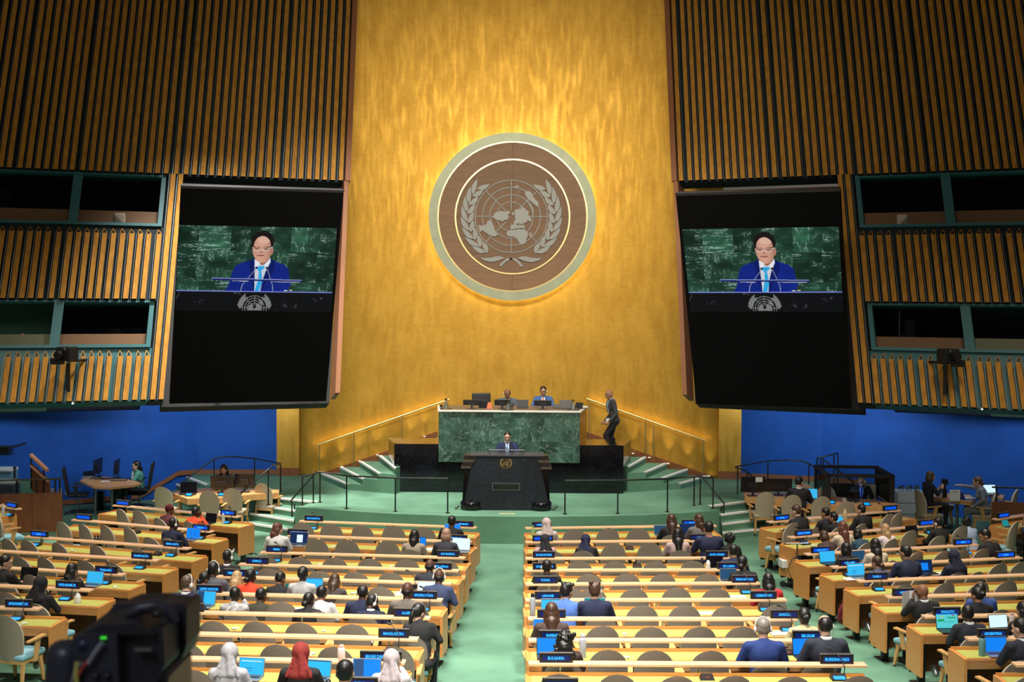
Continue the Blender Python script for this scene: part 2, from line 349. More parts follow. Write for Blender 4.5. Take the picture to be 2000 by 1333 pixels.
# the light floor plate by the lectern
mb = MB(); q = PZ(990, 1004.5, ZS); mb.box((q.x, q.y, ZS + .004), (.34, .09, .008)); mb.build('floor_plate', mat('pale_plate', (.6, .55, .3), .4)); tag(bpy.data.objects['floor_plate'], 'small pale plate set in the green carpet before the dark lectern', 'plate')
def flight(name, st, zs, zb, label, bottom=0.0):
    """carpeted steps: each tread from its own nosing back to the next one up"""
    root = empty(name, st[0][0] * .5 + st[0][1] * .5); root.location.z = zb; tag(root, label, 'stairs'); o = root.location
    mb = MB(); nb = MB()
    for k in range(1, len(st)):
        a, b = st[k]; c, d = st[k - 1]; z = zs[k]
        back = (Vector(d) - Vector(b)) * 0.06; back2 = (Vector(c) - Vector(a)) * 0.06
        ring = [a, b, Vector(d) + back, Vector(c) + back2]
        mb.hexa([(p.x - o.x, p.y - o.y, bottom - o.z) for p in ring], [(p.x - o.x, p.y - o.y, z - o.z) for p in ring])
    for k in range(len(st)):
        a, b = st[k]; c, d = st[k - 1] if k else (Vector(a) + (Vector(st[0][0]) - Vector(st[1][0])), Vector(b) + (Vector(st[0][1]) - Vector(st[1][1])))
        ia = (Vector(c) - Vector(a)); ib = (Vector(d) - Vector(b)); ia.z = 0; ib.z = 0; w = 0.075
        a2 = Vector(a) + ia.normalized() * w; b2 = Vector(b) + ib.normalized() * w; a1 = Vector(a) - ia.normalized() * .012; b1 = Vector(b) - ib.normalized() * .012
        z = zs[k]; nb.hexa([(p.x - o.x, p.y - o.y, z - .035 - o.z) for p in (a1, b1, b2, a2)], [(p.x - o.x, p.y - o.y, z + .006 - o.z) for p in (a1, b1, b2, a2)])
    mb.build('treads', MATS['carpet_green'], root); nb.build('nosings', nose_white, root); return root
zz = [ZS, ZS * .75, ZS * .5, ZS * .25]
flight('stage_steps', stepsL, zz, 0, 'bright green steps with white nosings left of the stage front')
flight('stage_steps', stepsR, zz, 0, 'shaded green steps with white nosings right of the stage front')
flight('stage_steps', stepsBL, zz, 0, 'green steps against the blue wall behind the two big dark monitors')
flight('stage_steps', stepsBR, zz, 0, 'green steps by the blue wall left of the glass booth')
# stairs up to the podium along the gold wall
def lerp(a, b, t): return a + (b - a) * t
ZP = 1.65; dz = (ZP - ZS) / 7
def podium_steps(n1, n4, top):
    st = []
    for i in range(6, -1, -1):
        z = ZS + dz * (i + 1); t = i / 3.0
        a = PZ(*[lerp(n1[0][q], n4[0][q], t) for q in (0, 1)], z) if i <= 3 else None
        b = PZ(*[lerp(n1[1][q], n4[1][q], t) for q in (0, 1)], z) if i <= 3 else None
        st.append([a, b])
    A0, A3 = st[6], st[3]; 
    for i in range(3): 
        k = 3 - i
        for j in (0, 1): st[i][j] = st[3][j] + (st[3][j] - st[4][j]) * (k)
        for j in (0, 1): st[i][j].z = 0
        for j in (0, 1):
            if abs(st[i][j].x) < 3.9 and st[i][j].y < 31.75: st[i][j].y = 31.75
    for r in st:                      # inner ends stop at the gold sheet
        for j in (0, 1):
            if abs(r[j].x) < XG and r[j].y > gy(r[j].x) - .02: r[j].y = gy(r[j].x) - .02
    return st, [ZS + dz * (i + 1) for i in range(6, -1, -1)]
# nosing run: wall end, outer end for the lowest and the fourth step
stL, zl = podium_steps(((626, 924), (676, 945)), ((740, 890), (772, 915)), None)
stR, zr = podium_steps(((1383.6, 929), (1329.6, 944)), ((1262, 893), (1228, 912)), None)
flight('podium_steps', stL, zl, ZS, 'green steps with white nosings climbing beside the gold wall left of the podium', ZS)
flight('podium_steps', stR, zr, ZS, 'green steps with white nosings climbing beside the gold wall right of the podium', ZS)
# podium floor behind the rostrum
mb = MB()
xl = min(stL[0][0].x, stL[0][1].x); xr = max(stR[0][0].x, stR[0][1].x)
pts = [(xl, 32.0), (-2.2, 31.35), (2.3, 31.35), (xr, 32.0)] + [(x, gy(x) - .01) for x in np.linspace(xr, xl, 9)]
mb.prism(pts, ZS, ZP); struct('floor_podium', mb, MATS['carpet_green'])
# brown skirting of the gold wall, following the steps
for nm, ln in (('baseboard_gold_left', [(583, 930), (622, 926.5), (751, 883), (816, 856.5), (854, 843)]), ('baseboard_gold_right', [(1421, 934), (1388, 929.5), (1243, 880), (1188, 859), (1144, 843)])):
    P = [gold_hit(x, y, .04) for x, y in ln]; mb = MB()
    for a, b in zip(P, P[1:]):
        mb.hexa([a + Vector((0, 0, -.28)), b + Vector((0, 0, -.28)), b + Vector((0, .05, -.28)), a + Vector((0, .05, -.28))], [a, b, b + Vector((0, .05, 0)), a + Vector((0, .05, 0))])
    struct(nm, mb, wood_dark)
def strip_along(nm, pts, h, z0, m, t=.04):
    mb = MB()
    for a, b in zip(pts, pts[1:]):
        mb.hexa([(a[0], a[1] - t, a[2]), (b[0], b[1] - t, b[2]), (b[0], b[1], b[2]), (a[0], a[1], a[2])], [(a[0], a[1] - t, a[2] + h), (b[0], b[1] - t, b[2] + h), (b[0], b[1], b[2] + h), (a[0], a[1], a[2] + h)])
    struct(nm, mb, m)
strip_along('baseboard_blue_left', [(-6.0, 33.18, ZS), (-8.1, 33.08, ZS), (-8.5, 32.8, ZS), (-9.35, 32.27, 0.05), (-11.2, 31.28, .02)], .12, 0, fin_brown)
strip_along('baseboard_blue_right', [(6.0, 33.18, ZS), (8.0, 32.58, ZS), (8.9, 32.0, ZS), (9.6, 31.57, .05)], .13, 0, fin_brown)
for s, x in ((-1, -5.7), (1, 5.7)):
    mb = MB(); mb.box((x, 32.93, ZS + .1), (.58, .05, .2)); struct('baseboard_pylon_' + ('left' if s < 0 else 'right'), mb, wood_dark)

# ---- slatted side walls, leaning back as they rise
rnd = random.Random(5)
def side_wall(side, A_px, B_px, vp, YA, fmax):
    A = PY(*A_px, YA); B = PZ(*B_px, A.z); u = (B - A).normalized(); v = ray(*vp).normalized()
    if v.z < 0: v = -v
    n = u.cross(v); n = n if n.dot(CAM - A) > 0 else -n; n.normalize()
    def st(px, py):
        P = PP(px, py, A, n) - A; # solve P = s u + t v
        uv = u.dot(v); a = P.dot(u); b = P.dot(v); det = 1 - uv * uv; return (a - b * uv) / det, (b - a * uv) / det
    def W(s, t, d=0.0): return A + u * s + v * t + n * d
    return dict(A=A, u=u, v=v, n=n, st=st, W=W, side=side)
WL = side_wall('left', (670, 357), (0, 331), (949, -6270), 31.0, 0)
WR = side_wall('right', (1327, 357.5), (2000, 333), (1044, -6190), 31.0, 0)
def slabw(mb, w, s0, s1, t0, t1, d0, d1):
    W = w['W']; return mb.hexa([W(s0, t0, d0), W(s1, t0, d0), W(s1, t0, d1), W(s0, t0, d1)], [W(s0, t1, d0), W(s1, t1, d0), W(s1, t1, d1), W(s0, t1, d1)])
def slats(w, s0, s1, t0, t1, seed, vtop=False):
    mb = MB(); r = random.Random(seed); s = s0; W = w['W']
    while s < s1:
        wd = r.uniform(.10, .11)
        if s + wd > s1: break
        dep = .13
        a, b = s, s + wd
        # folded slat: wood front, dark returns; an open V at its head
        mb.m = 0; mb.hexa([W(a, t0, dep), W(b, t0, dep), W(b, t0, dep - .012), W(a, t0, dep - .012)], [W(a, t1, dep), W(b, t1, dep), W(b, t1, dep - .012), W(a, t1, dep - .012)])
        hh = .16 if vtop else 0
        mb.m = 1
        mb.hexa([W(a, t0, dep - .012), W(a + .012, t0, dep - .012), W(a + .012, t0, .0), W(a, t0, .0)], [W(a, t1, dep - .012), W(a + .012, t1, dep - .012), W(a + .012, t1, .0), W(a, t1, .0)])
        mb.hexa([W(b - .012, t0, dep - .012), W(b, t0, dep - .012), W(b, t0, .0), W(b - .012, t0, .0)], [W(b - .012, t1, dep - .012), W(b, t1, dep - .012), W(b, t1, .0), W(b - .012, t1, .0)])
        if vtop:
            mb.m = 0; m_ = (a + b) / 2 + .02
            for x0, x1 in ((a, m_), (b, m_)):
                mb.hexa([W(x0, t1, dep), W(x0 + .014, t1, dep), W(x0 + .014, t1, dep - .02), W(x0, t1, dep - .02)], [W(x1, t1 + hh, .02), W(x1 + .014, t1 + hh, .02), W(x1 + .014, t1 + hh, 0), W(x1, t1 + hh, 0)])
        mb.m = 2; e = b + .022
        mb.hexa([W(e, t0, dep - .02), W(e + .010, t0, dep - .02), W(e + .010, t0, dep - .05), W(e, t0, dep - .05)], [W(e, t1, dep - .02), W(e + .010, t1, dep - .02), W(e + .010, t1, dep - .05), W(e, t1, dep - .05)])
        s += wd + r.choice([.07, .075, .08, .085, .09, .12])
    return mb
SM = [slat_wood, blk_m, slat_edge]
def build_side(w, pr):
    side = w['side']; st = w['st']; x = (lambda p: p) 
    X = pr
    # upper slatted panel
    s1, _ = st(*X['corner']); _, tt = st(*X['topedge'])
    s1 += 3.5; tt += 1.2
    mb = MB(); slabw(mb, w, -0.02, s1, 0.0, tt, -.35, 0.0)
    bk = struct('wall_' + side, mb, slat_back)
    o = slats(w, .03, s1, 0.0, tt, 11 if side == 'left' else 12).build('slat_cladding', SM, bk)
    mb = MB(); slabw(mb, w, -.15, -.02, -.01, tt, -.4, .15); mb.build('edge_fin', fin_brown, bk)
    # bands below
    sA, _ = st(*X['band_in']); t_top = 0.0
    tw1 = st(*X['win1_bot'])[1]; tb1t = st(*X['band1_top'])[1]; tb1b = st(*X['band1_bot'])[1]; tw2 = st(*X['win2_bot'])[1]; tb2t = st(*X['band2_top'])[1]; tb2b = st(*X['band2_bot'])[1]
    for nm, ta, tb, seed in (('wall_%s_band_upper' % side, tb1b, tb1t, 21), ('wall_%s_band_lower' % side, tb2b, tb2t, 22)):
        mb = MB(); slabw(mb, w, sA, s1 + .5, ta, tb + .22, -.35, 0.0); bk2 = struct(nm, mb, teal if 'lower' in nm else slat_back)
        slats(w, sA + .03, s1 + .5, ta, tb, seed + (side == 'right'), True).build('slat_cladding', SM, bk2)
    # the two tall slats beside the screen
    mb = MB(); slabw(mb, w, sA - .34, sA, tb2b, 0, -.35, 0.0); bk3 = struct('trim_screen_' + side, mb, slat_back)
    slats(w, sA - .33, sA - .02, tb2b, 0.0, 31).build('slat_cladding', SM, bk3)
    # dark recess behind the screen and its brown inner edge
    mb = MB(); slabw(mb, w, 0.0, sA - .34, tb2b, 0, -.9, -.5); struct('wall_%s_recess' % side, mb, blk_m)
    mb = MB(); slabw(mb, w, -.11, 0.0, st(*X['fin_bot'])[1], -.01, -.4, .13); struct('trim_fin_' + side, mb, fin_brown)
    # two rows of booth windows
    for row, (ta, tb) in enumerate(((tb1t + .22, 0.0), (tb2t + .22, tb1b))):
        mu = [st(*p)[0] for p in X['mull'][row]]           # mullion centres along the wall
        edges = [sA + .04] + mu + [s1 + .4]
        for k in range(len(edges) - 1):
            a, b = edges[k], edges[k + 1]; fr = .11 if k else .16
            idx = {'left': 1, 'right': 5}[side] + row * 2 + k
            root = MB(); slabw(root, w, a, b, ta, ta + .07, -.25, .06); slabw(root, w, a, b, tb - .05, tb, -.25, .02)
            slabw(root, w, a - (.10 if k else 0), a + .10, ta, tb, -.25, .04)
            if k == len(edges) - 2: slabw(root, w, b - .1, b, ta, tb, -.25, .04)
            wo = struct('window_%d' % idx, root, teal)
            g = MB(); slabw(g, w, a + .1, b - .1, ta + .07, tb - .05, -.11, -.10); g.build('pane', wglass, wo)
            # the booth behind: counter front, back wall, floor
            cb = MB(); hC = (tb - ta) * .36; slabw(cb, w, a + .02, b - .02, ta - .1, ta + hC, -.26, -.20)
            cm = mat('booth_counter_wood', (.42, .20, .10), .5) if not (row == 1 and X['lit'] == k) else mat('booth_lit_pale_counter', (.30, .30, .18), .5)  # counter of the lit booth is painted paler, no lamp inside
            cb.build('counter', cm, wo)
            ct = MB(); slabw(ct, w, a + .02, b - .02, ta + hC - .02, ta + hC, -.8, -.26); ct.build('counter_top', cm, wo)
            lit = (row == 1 and X['lit'] == k)
            rb = MB(); slabw(rb, w, a - .05, b + .05, ta - .5, tb + .6, -3.2, -3.1); slabw(rb, w, a - .05, a + .0, ta - .5, tb + .3, -3.2, -.3); slabw(rb, w, b, b + .05, ta - .5, tb + .3, -3.2, -.3)
            slabw(rb, w, a - .05, b + .05, ta - .5, ta - .45, -3.2, -.3); slabw(rb, w, a - .05, b + .05, tb + .2, tb + .25, -3.2, -.3)
            rb.build('booth_walls', mat('booth_lit_green_wall', (.10, .20, .13), .8) if lit else mat('booth_unlit_wall', (.018, .022, .045), .8), wo)  # lit and unlit booths differ by painted wall colour alone
            X.setdefault('booths', []).append((row, k, a, b, ta, tb, hC, lit))
    return
PL = dict(corner=(0, 0), topedge=(690, 0), band_in=(312, 520), win1_bot=(150, 441), band1_top=(150, 458), band1_bot=(150, 587), win2_bot=(150, 684), band2_top=(150, 700), band2_bot=(150, 787), fin_bot=(648, 771), mull=([(146, 400)], [(110, 640)]), lit=1)
PR = dict(corner=(2000, 0), topedge=(1300, 0), band_in=(1683, 520), win1_bot=(1850, 445), band1_top=(1850, 462), band1_bot=(1850, 594), win2_bot=(1850, 690), band2_top=(1850, 708), band2_bot=(1850, 797), fin_bot=(1352, 775), mull=([(1853, 400)], [(1890, 640)]), lit=1)
build_side(WL, PL); build_side(WR, PR)

# ---- gallery slab at the back that carries the television camera (below the frame)
mb = MB(); mb.box((0, .9, 3.45), (12, 4.4, .3)); struct('floor_gallery', mb, mat('gallery_floor', (.12, .12, .12), .9))

# ================================================================== emblem of the world map in two branches
def emblem_mb(Rr, dep, fine=True):
    """Rr: radius of the outermost circle of the map grid; lies in xz, faces -y"""
    mb = MB()
    def ring(r0, r1, n=64, d=dep):
        vs = []; fs = []
        for i in range(n):
            t = 2 * math.pi * i / n; c, s_ = math.cos(t), math.sin(t)
            vs += [(r0 * c, 0, r0 * s_), (r1 * c, 0, r1 * s_), (r1 * c, -d, r1 * s_), (r0 * c, -d, r0 * s_)]
        for i in range(n):
            a, b = i * 4, ((i + 1) % n) * 4
            fs += [(a, a + 1, b + 1, b), (a + 1, a + 2, b + 2, b + 1), (a + 2, a + 3, b + 3, b + 2), (a + 3, a, b, b + 3)]
        mb.add(vs, fs)
    def flat(poly, d=dep * 1.5):
        bm = bmesh.new(); vv = [bm.verts.new((x * Rr, 0, z * Rr)) for x, z in poly]; f = bm.faces.new(vv)
        r = bmesh.ops.extrude_face_region(bm, geom=[f]); bmesh.ops.translate(bm, vec=(0, -d, 0), verts=[e for e in r['geom'] if isinstance(e, bmesh.types.BMVert)])
        bmesh.ops.triangulate(bm, faces=bm.faces[:]); bm.verts.index_update()
        mb.add([v.co.copy() for v in bm.verts], [[v.index for v in f.verts] for f in bm.faces]); bm.free()
    w = .022
    for k in (1.0, .8, .6, .4): ring((k - w / 2) * Rr, (k + w / 2) * Rr)
    for a in range(0, 180, 45):
        c, s_ = math.cos(R(a)), math.sin(R(a))
        for sg in (1, -1):
            x0, z0, x1, z1 = c * .2 * sg, s_ * .2 * sg, c * sg, s_ * sg; nx_, nz_ = -s_ * w / 2, c * w / 2
            flat([(x0 + nx_, z0 + nz_), (x1 + nx_, z1 + nz_), (x1 - nx_, z1 - nz_), (x0 - nx_, z0 - nz_)], dep)
    def cv(pts): return [((x - 684) / 268, (682 - y) / 268) for x, y in pts]
    lands = [
        [(548, 690), (556, 664), (572, 648), (590, 652), (600, 640), (640, 648), (668, 640), (676, 656), (655, 668), (668, 682), (650, 694), (655, 712), (636, 706), (620, 722), (600, 712), (578, 708), (562, 700)],
        [(438, 745), (470, 752), (500, 740), (508, 716), (535, 712), (548, 740), (560, 775), (583, 822), (560, 832), (530, 822), (500, 805), (470, 785), (452, 800), (445, 770)],
        [(705, 640), (722, 628), (748, 632), (760, 616), (785, 620), (795, 635), (814, 645), (808, 668), (832, 700), (830, 722), (802, 708), (798, 728), (780, 722), (762, 742), (740, 728), (716, 740), (700, 728), (716, 700), (708, 672), (714, 655)],
        [(672, 770), (688, 745), (705, 735), (728, 742), (735, 752), (760, 745), (790, 755), (782, 770), (745, 765), (720, 772), (700, 778)],
        [(648, 800), (665, 785), (700, 782), (740, 776), (780, 778), (802, 795), (808, 820), (795, 850), (790, 880), (760, 891), (742, 875), (727, 845), (700, 830), (665, 830), (652, 818)],
        [(782, 500), (800, 494), (822, 496), (836, 512), (842, 532), (860, 555), (882, 575), (886, 605), (872, 607), (855, 594), (832, 572), (806, 552), (788, 526)],
        [(818, 572), (828, 590), (838, 612), (850, 635), (848, 662), (838, 668), (840, 640), (828, 618), (815, 595)],
        [(800, 555), (812, 572), (804, 576), (792, 560)], [(735, 452), (742, 462), (722, 468), (700, 472), (694, 464), (716, 458)],
        [(822, 800), (832, 798), (838, 826), (832, 838), (824, 826)], [(690, 652), (704, 648), (708, 664), (696, 676), (688, 668)], [(648, 690), (662, 688), (664, 702), (652, 704)],
        [(538, 690), (545, 688), (540, 712), (534, 714)], [(735, 498), (743, 497), (742, 505), (735, 505)]]
    for l in lands: flat(cv(l))
    # laurel branches
    for sg in (-1, 1):
        for i in range(9):
            a = 33 + i * 12.0
            for outer in (1, 0):
                if i == 8 and outer: continue
                a0 = a + (2 if outer else 0); r0 = 1.215; a1 = a0 + (19 if outer else 17); r1 = 1.40 if outer else 1.065
                if i == 0 and outer: r1 = 1.36
                def pol(ang, r): t = R(-90 + sg * ang); return Vector((r * math.cos(t), r * math.sin(t)))
                p, q = pol(a0, r0), pol(a1, r1); d = q - p; nn = Vector((-d.y, d.x)).normalized(); pts = []
                if (pol(a0 + 9, (r0 + r1) / 2 + (.06 if outer else -.06)) - (p + q) / 2).dot(nn) < 0: nn = -nn
                K = 7
                for j in range(K + 1): t = j / K; pts.append(p + d * t + nn * (.075 * math.sin(math.pi * t ** .8) + .02 * math.sin(math.pi * t)))
                for j in range(K - 1, 0, -1): t = j / K; pts.append(p + d * t + nn * (-.04 * math.sin(math.pi * t ** .8)))
                flat([(v.x, v.y) for v in pts])
        # lowest leaf and the crossing stem
        lf = cv([(640, 992), (610, 978), (575, 976), (545, 985), (500, 990), (450, 988), (480, 1006), (520, 1018), (560, 1018), (600, 1004)])
        stem = cv([(690, 990), (655, 990), (625, 1012), (592, 1048), (612, 1054), (640, 1022), (668, 1002), (700, 998)])
        for pl in (lf, stem): flat([(x * (1 if sg < 0 else -1), z) for x, z in (pl if sg < 0 else list(reversed(pl)))])
    return mb
EC = PY(1001, 424, 33.95); kpx = 33.95 / FPX
seal = empty('wall_emblem', EC, 0, 'large round wooden disc with silver world map and laurels on the gold wall', 'emblem')
def disc(mb, r0, r1, y0, y1, n=96):
    vs = []; fs = []
    for i in range(n):
        t = 2 * math.pi * i / n; c, s_ = math.cos(t), math.sin(t); vs += [(r0 * c, y0, r0 * s_), (r1 * c, y0, r1 * s_), (r1 * c, y1, r1 * s_), (r0 * c, y1, r0 * s_)]
    for i in range(n):
        a, b = i * 4, ((i + 1) % n) * 4; fs += [(a, a + 1, b + 1, b), (a + 1, a + 2, b + 2, b + 1), (a + 2, a + 3, b + 3, b + 2), (a + 3, a, b, b + 3)]
    mb.add(vs, fs)
d1 = MB(); disc(d1, 0.001, 145 * kpx, 0.0, -.04); d1.build('disc', emb_wood, seal)
d1 = MB(); disc(d1, 0.001, 110 * kpx, -.03, -.048); d1.build('inner_disc', emb_wood2, seal)
d1 = MB(); disc(d1, 146 * kpx, 163 * kpx, .06, -.09); d1.build('outer_ring', emb_ring, seal)
d1 = MB(); disc(d1, 143.5 * kpx, 146 * kpx, .03, -.10); d1.build('ring_lip', brass, seal)
d1 = MB(); disc(d1, 109.5 * kpx, 112.3 * kpx, 0, -.085); d1.build('inner_ring', brass, seal)
g = .008
for a, r0, r1 in ((90, 0.02, 1.44), (0, 1.05, 1.6), (180, 1.05, 1.6), (90, 1.6, 2.05), (270, 1.6, 2.05), (45, 1.32, 1.55), (135, 1.32, 1.55), (225, 1.42, 1.55), (315, 1.42, 1.55)):
    c, s_ = math.cos(R(a)), math.sin(R(a)); k = 70.4 * kpx; m_ = (r0 + r1) / 2 * k
    gr = MB()
    if r0 < 1.6: gr.box((m_ * c, -.0492, m_ * s_ ), ((r1 - r0) * k, .003, g), M=Matrix.Rotation(-R(a), 3, 'Y'))
    else: gr.box((m_ * c, -.0412, m_ * s_), ((r1 - r0) * k, .003, g), M=Matrix.Rotation(-R(a), 3, 'Y'))
    gr.build('panel_joint', mat('joint_brown', (.10, .05, .025), .7), seal)
eo = emblem_mb(70.4 * kpx, .035).build('map_and_laurels', silver, seal); eo.location = (-.03, -.05, .006)
hal = MB(); disc(hal, 150 * kpx, 156 * kpx, .085, .08); hal.build('halo_light', mat('halo_light', (1, 1, 1), .5, emit=(1.0, .78, .38), es=13), seal)
# ================================================================== rostrum, side blocks, lectern
def box_px(mb, l, r, y_top, y_bot, Yf, Yb, flare=0.0, zb=None):
    z1 = PY((l + r) / 2, y_top, Yf).z; z0 = PY((l + r) / 2, y_bot, Yf).z if zb is None else zb
    x0 = PY(l, y_top, Yf).x; x1 = PY(r, y_top, Yf).x
    mb.hexa([(x0, Yf, z0), (x1, Yf, z0), (x1 + flare, Yb, z0), (x0 - flare, Yb, z0)], [(x0, Yf, z1), (x1, Yf, z1), (x1 + flare, Yb, z1), (x0 - flare, Yb, z1)])
    return x0, x1, z0, z1
YB = 30.3
ros = empty('podium_rostrum', (0.05, 30.2, ZS), 0, 'tall green marble rostrum with two men seated behind it', 'rostrum')
def rel(mb, o): mb.v = [(v[0] - o.x, v[1] - o.y, v[2] - o.z) for v in mb.v]; return mb
mb = MB(); x0, x1, z0, z1 = box_px(mb, 857, 1133, 805.5, 904, 30.14, 30.3); rel(mb, ros.location).build('marble_front', green_marble, ros)
z0 = PY(994, 869, YB).z; mb = MB(); mb.hexa([(x0, 30.3, z0), (x1, 30.3, z0), (x1 + .22, 31.45, z0), (x0 - .10, 31.45, z0)], [(x0, 30.3, z1), (x1, 30.3, z1), (x1 + .22, 31.45, z1), (x0 - .10, 31.45, z1)]); rel(mb, ros.location).build('body', mat('polished_brass_side', (.75, .5, .12), .25, .9), ros)
mb = MB(); mb.hexa([(x0 - .02, 30.1, z1), (x1 + .02, 30.1, z1), (x1 + .26, 31.5, z1), (x0 - .12, 31.5, z1)], [(x0 - .02, 30.1, z1 + .04), (x1 + .02, 30.1, z1 + .04), (x1 + .26, 31.5, z1 + .04), (x0 - .12, 31.5, z1 + .04)]); rel(mb, ros.location).build('counter', white_top, ros)
mb = MB(); mb.hexa([(x0 + .03, 30.2, z1 + .04), (x1 - .03, 30.2, z1 + .04), (x1 + .2, 31.45, z1 + .04), (x0 - .05, 31.45, z1 + .04)], [(x0 + .03, 30.2, z1 + .044), (x1 - .03, 30.2, z1 + .044), (x1 + .2, 31.45, z1 + .044), (x0 - .05, 31.45, z1 + .044)]); rel(mb, ros.location).build('desk_pad', mat('desk_pad', (.10, .075, .05), .5), ros)
ZR = z1 + .04; RX0, RX1 = x0, x1
dado = empty('rostrum_base', (0, 30.4, ZS), 0, 'wide polished black marble base below the green rostrum, mirroring the gold wall', 'plinth')
mb = MB(); a0, a1, c0, c1 = box_px(mb, 770, 1218, 869, 965, YB, 31.6, .28, ZS); rel(mb, dado.location).build('marble_block', black_marble, dado)
mb = MB(); mb.box((0, YB - .004, ZS + .22), (a1 - a0, .006, .008)); rel(mb, dado.location).build('groove', steel_dk, dado)
# lectern
lect_marble = mat_marble('lectern_marble', (.006, .008, .020), (.003, .004, .009), (.07, .085, .13), vs=2.0, vw=.010, tiled=False, rough=.5, coat=0)
YL = 27.75
lect = empty('lectern', (PY(988, 900, YL).x, YL + .2, ZS), 0, 'black marble speaker lectern with stepped bronze corners and round gold emblem', 'lectern')
def LP(px, py, y=YL): p = PY(px, py, y); return (p.x, p.y, p.z)
def lpoly(mb, pts, y, th):
    f = [Vector(LP(a, b, y)) for a, b in pts]; mb.hexa([v for v in f], [Vector((v.x, v.y + th, v.z)) for v in f]); return mb
mb = MB(); lpoly(mb, [(904, 998), (919, 915), (931, 891), (1047, 892), (1057, 916), (1074, 998)], YL, .06); rel(mb, lect.location).build('front_slab', lect_marble, lect)
mb = MB(); lpoly(mb, [(902, 999), (906, 917), (925, 895), (1050, 896), (1071, 918), (1075, 1000)], YL + .06, .62); rel(mb, lect.location).build('body', blkg, lect)
mb = MB()
p0, p1 = PY(917, 890.5, YL), PY(1062, 891.5, YL); mb.box(((p0.x + p1.x) / 2, YL + .3, p0.z), (p1.x - p0.x, .7, .025)); rel(mb, lect.location).build('top', mat('lectern_top_grey', (.03, .035, .05), .35), lect)
for sg, pts in ((-1, [[(907, 890), (931, 891), (929, 897), (905, 897)], [(905, 898), (928.5, 898), (925, 904), (903.5, 904)], [(903.5, 905), (924.5, 905), (921, 910), (902, 909.5)], [(901, 911), (920.5, 911), (918.5, 916), (900, 915.5)]]),
                (1, [[(1047, 892), (1070, 891), (1071.5, 898), (1049.5, 898)], [(1050, 899), (1072, 899), (1073.5, 905), (1052.5, 905)], [(1053, 906), (1074, 906), (1075.5, 911.5), (1055, 911.5)], [(1055.5, 912.5), (1076, 912.5), (1078, 917.5), (1057, 917.5)]])):
    for i, q in enumerate(pts):
        mb = MB(); lpoly(mb, q, YL - .03 - .012 * i, .45 + .03 * i); rel(mb, lect.location).build('corner_louvre', mat('louvre_bronze', (.13, .10, .08), .35, .5) if i % 2 else mat('louvre_dark', (.03, .022, .018), .4, .4), lect)
for l, r in ((898, 941), (1036, 1078)):
    mb = MB(); a = PY(l, 995, YL - .1); b = PY(r, 995, YL - .1); c = (a.x + b.x) / 2; rr = (b.x - a.x) / 2
    mb.lathe([(rr * .93, ZS), (rr, ZS + .02), (rr, ZS + .16), (rr * .93, ZS + .18)], (c, YL + .12, 0), 24); rel(mb, lect.location).build('foot', blkg, lect)
mb = MB(); a = PY(961, 943.5, YL - .01); b = PY(1015.5, 959, YL - .01); mb.box(((a.x + b.x) / 2, YL - .006, (a.z + b.z) / 2), (b.x - a.x, .014, a.z - b.z)); pl = rel(mb, lect.location).build('plaque_frame', mat('plaque_grey', (.07, .075, .08), .35), lect)
mb = MB(); mb.box(((a.x + b.x) / 2, YL - .014, (a.z + b.z) / 2), (b.x - a.x - .05, .006, a.z - b.z - .05)); rel(mb, lect.location).build('plaque', mat('plaque_dark', (.012, .014, .014), .2), lect)
e2 = emblem_mb(.095, .012).build('small_emblem', mat('gold_emblem', (.55, .38, .16), .35, .85), lect); q = PY(988.4, 904.5, YL - .002); e2.location = (q.x - lect.location.x, q.y - lect.location.y, q.z - lect.location.z)
for px0, px1, py in ((889, 896, 997.5), (1078, 1088, 999)):
    mb = MB(); a, b = PY(px0, py, YL), PY(px1, py - 1, YL); mb.tube([(a.x, YL, ZS + .03), ((a.x + b.x) / 2, YL, ZS + .05), (b.x, YL + .05, ZS + .08)], .02); rel(mb, lect.location).build('foot_bracket', blk, lect)
ztop = p0.z + .0125
tp = empty('teleprompter', (PY(989, 880, YL + .12).x, YL + .12, ztop), 0, 'narrow clear teleprompter bar standing on the speaker lectern', 'teleprompter')
a, b = PY(955, 879.3, YL + .12), PY(1024, 879.3, YL + .12)
mb = MB(); mb.box(((a.x + b.x) / 2, YL + .12, a.z), (b.x - a.x, .02, .02)); rel(mb, tp.location).build('bar', mat('bar_grey', (.35, .38, .42), .3, .4), tp)
for x in (a.x + .01, b.x - .01):
    mb = MB(); mb.box((x, YL + .12, (a.z + ztop) / 2), (.012, .012, a.z - ztop)); rel(mb, tp.location).build('post', steel_dk, tp)
for px in (977.5, 1000.5):
    m0 = PY(px + (1 if px > 990 else -1), 888, YL + .25); m1 = PY(984.5 if px < 990 else 997, 871, YL + .3)
    o = empty('lectern_microphone', (m0.x, YL + .25, ztop), 0, 'slim lectern microphone %s of the speaker\'s tie' % ('left' if px < 990 else 'right'), 'microphone')
    mb = MB(); mb.tube([(0, 0, 0), (0, .01, .07), (m1.x - m0.x, .1, m1.z - ztop)], .006); mb.build('stem', blk, o); mb = MB(); mb.ell((m1.x - m0.x, .1, m1.z - ztop + .01), (.014, .014, .022)); mb.build('head', blk, o)
def tumbler(x, y, z, h=.11, lab='', kind='drinking_glass'):
    o = empty(kind, (x, y, z), 0, lab, 'glass'); mb = MB(); mb.lathe([(.03, 0), (.033, h), (.030, h), (.027, .006)], n=14); mb.build('glass_body', glass, o); mb = MB(); mb.lathe([(.026, .008), (.028, h * .6)], n=12); mb.build('water', bottle_plastic, o); return o
q = PY(1018, 888, YL + .2); tumbler(q.x, YL + .2, ztop, .1, 'water glass on the lectern at the speaker\'s left hand')
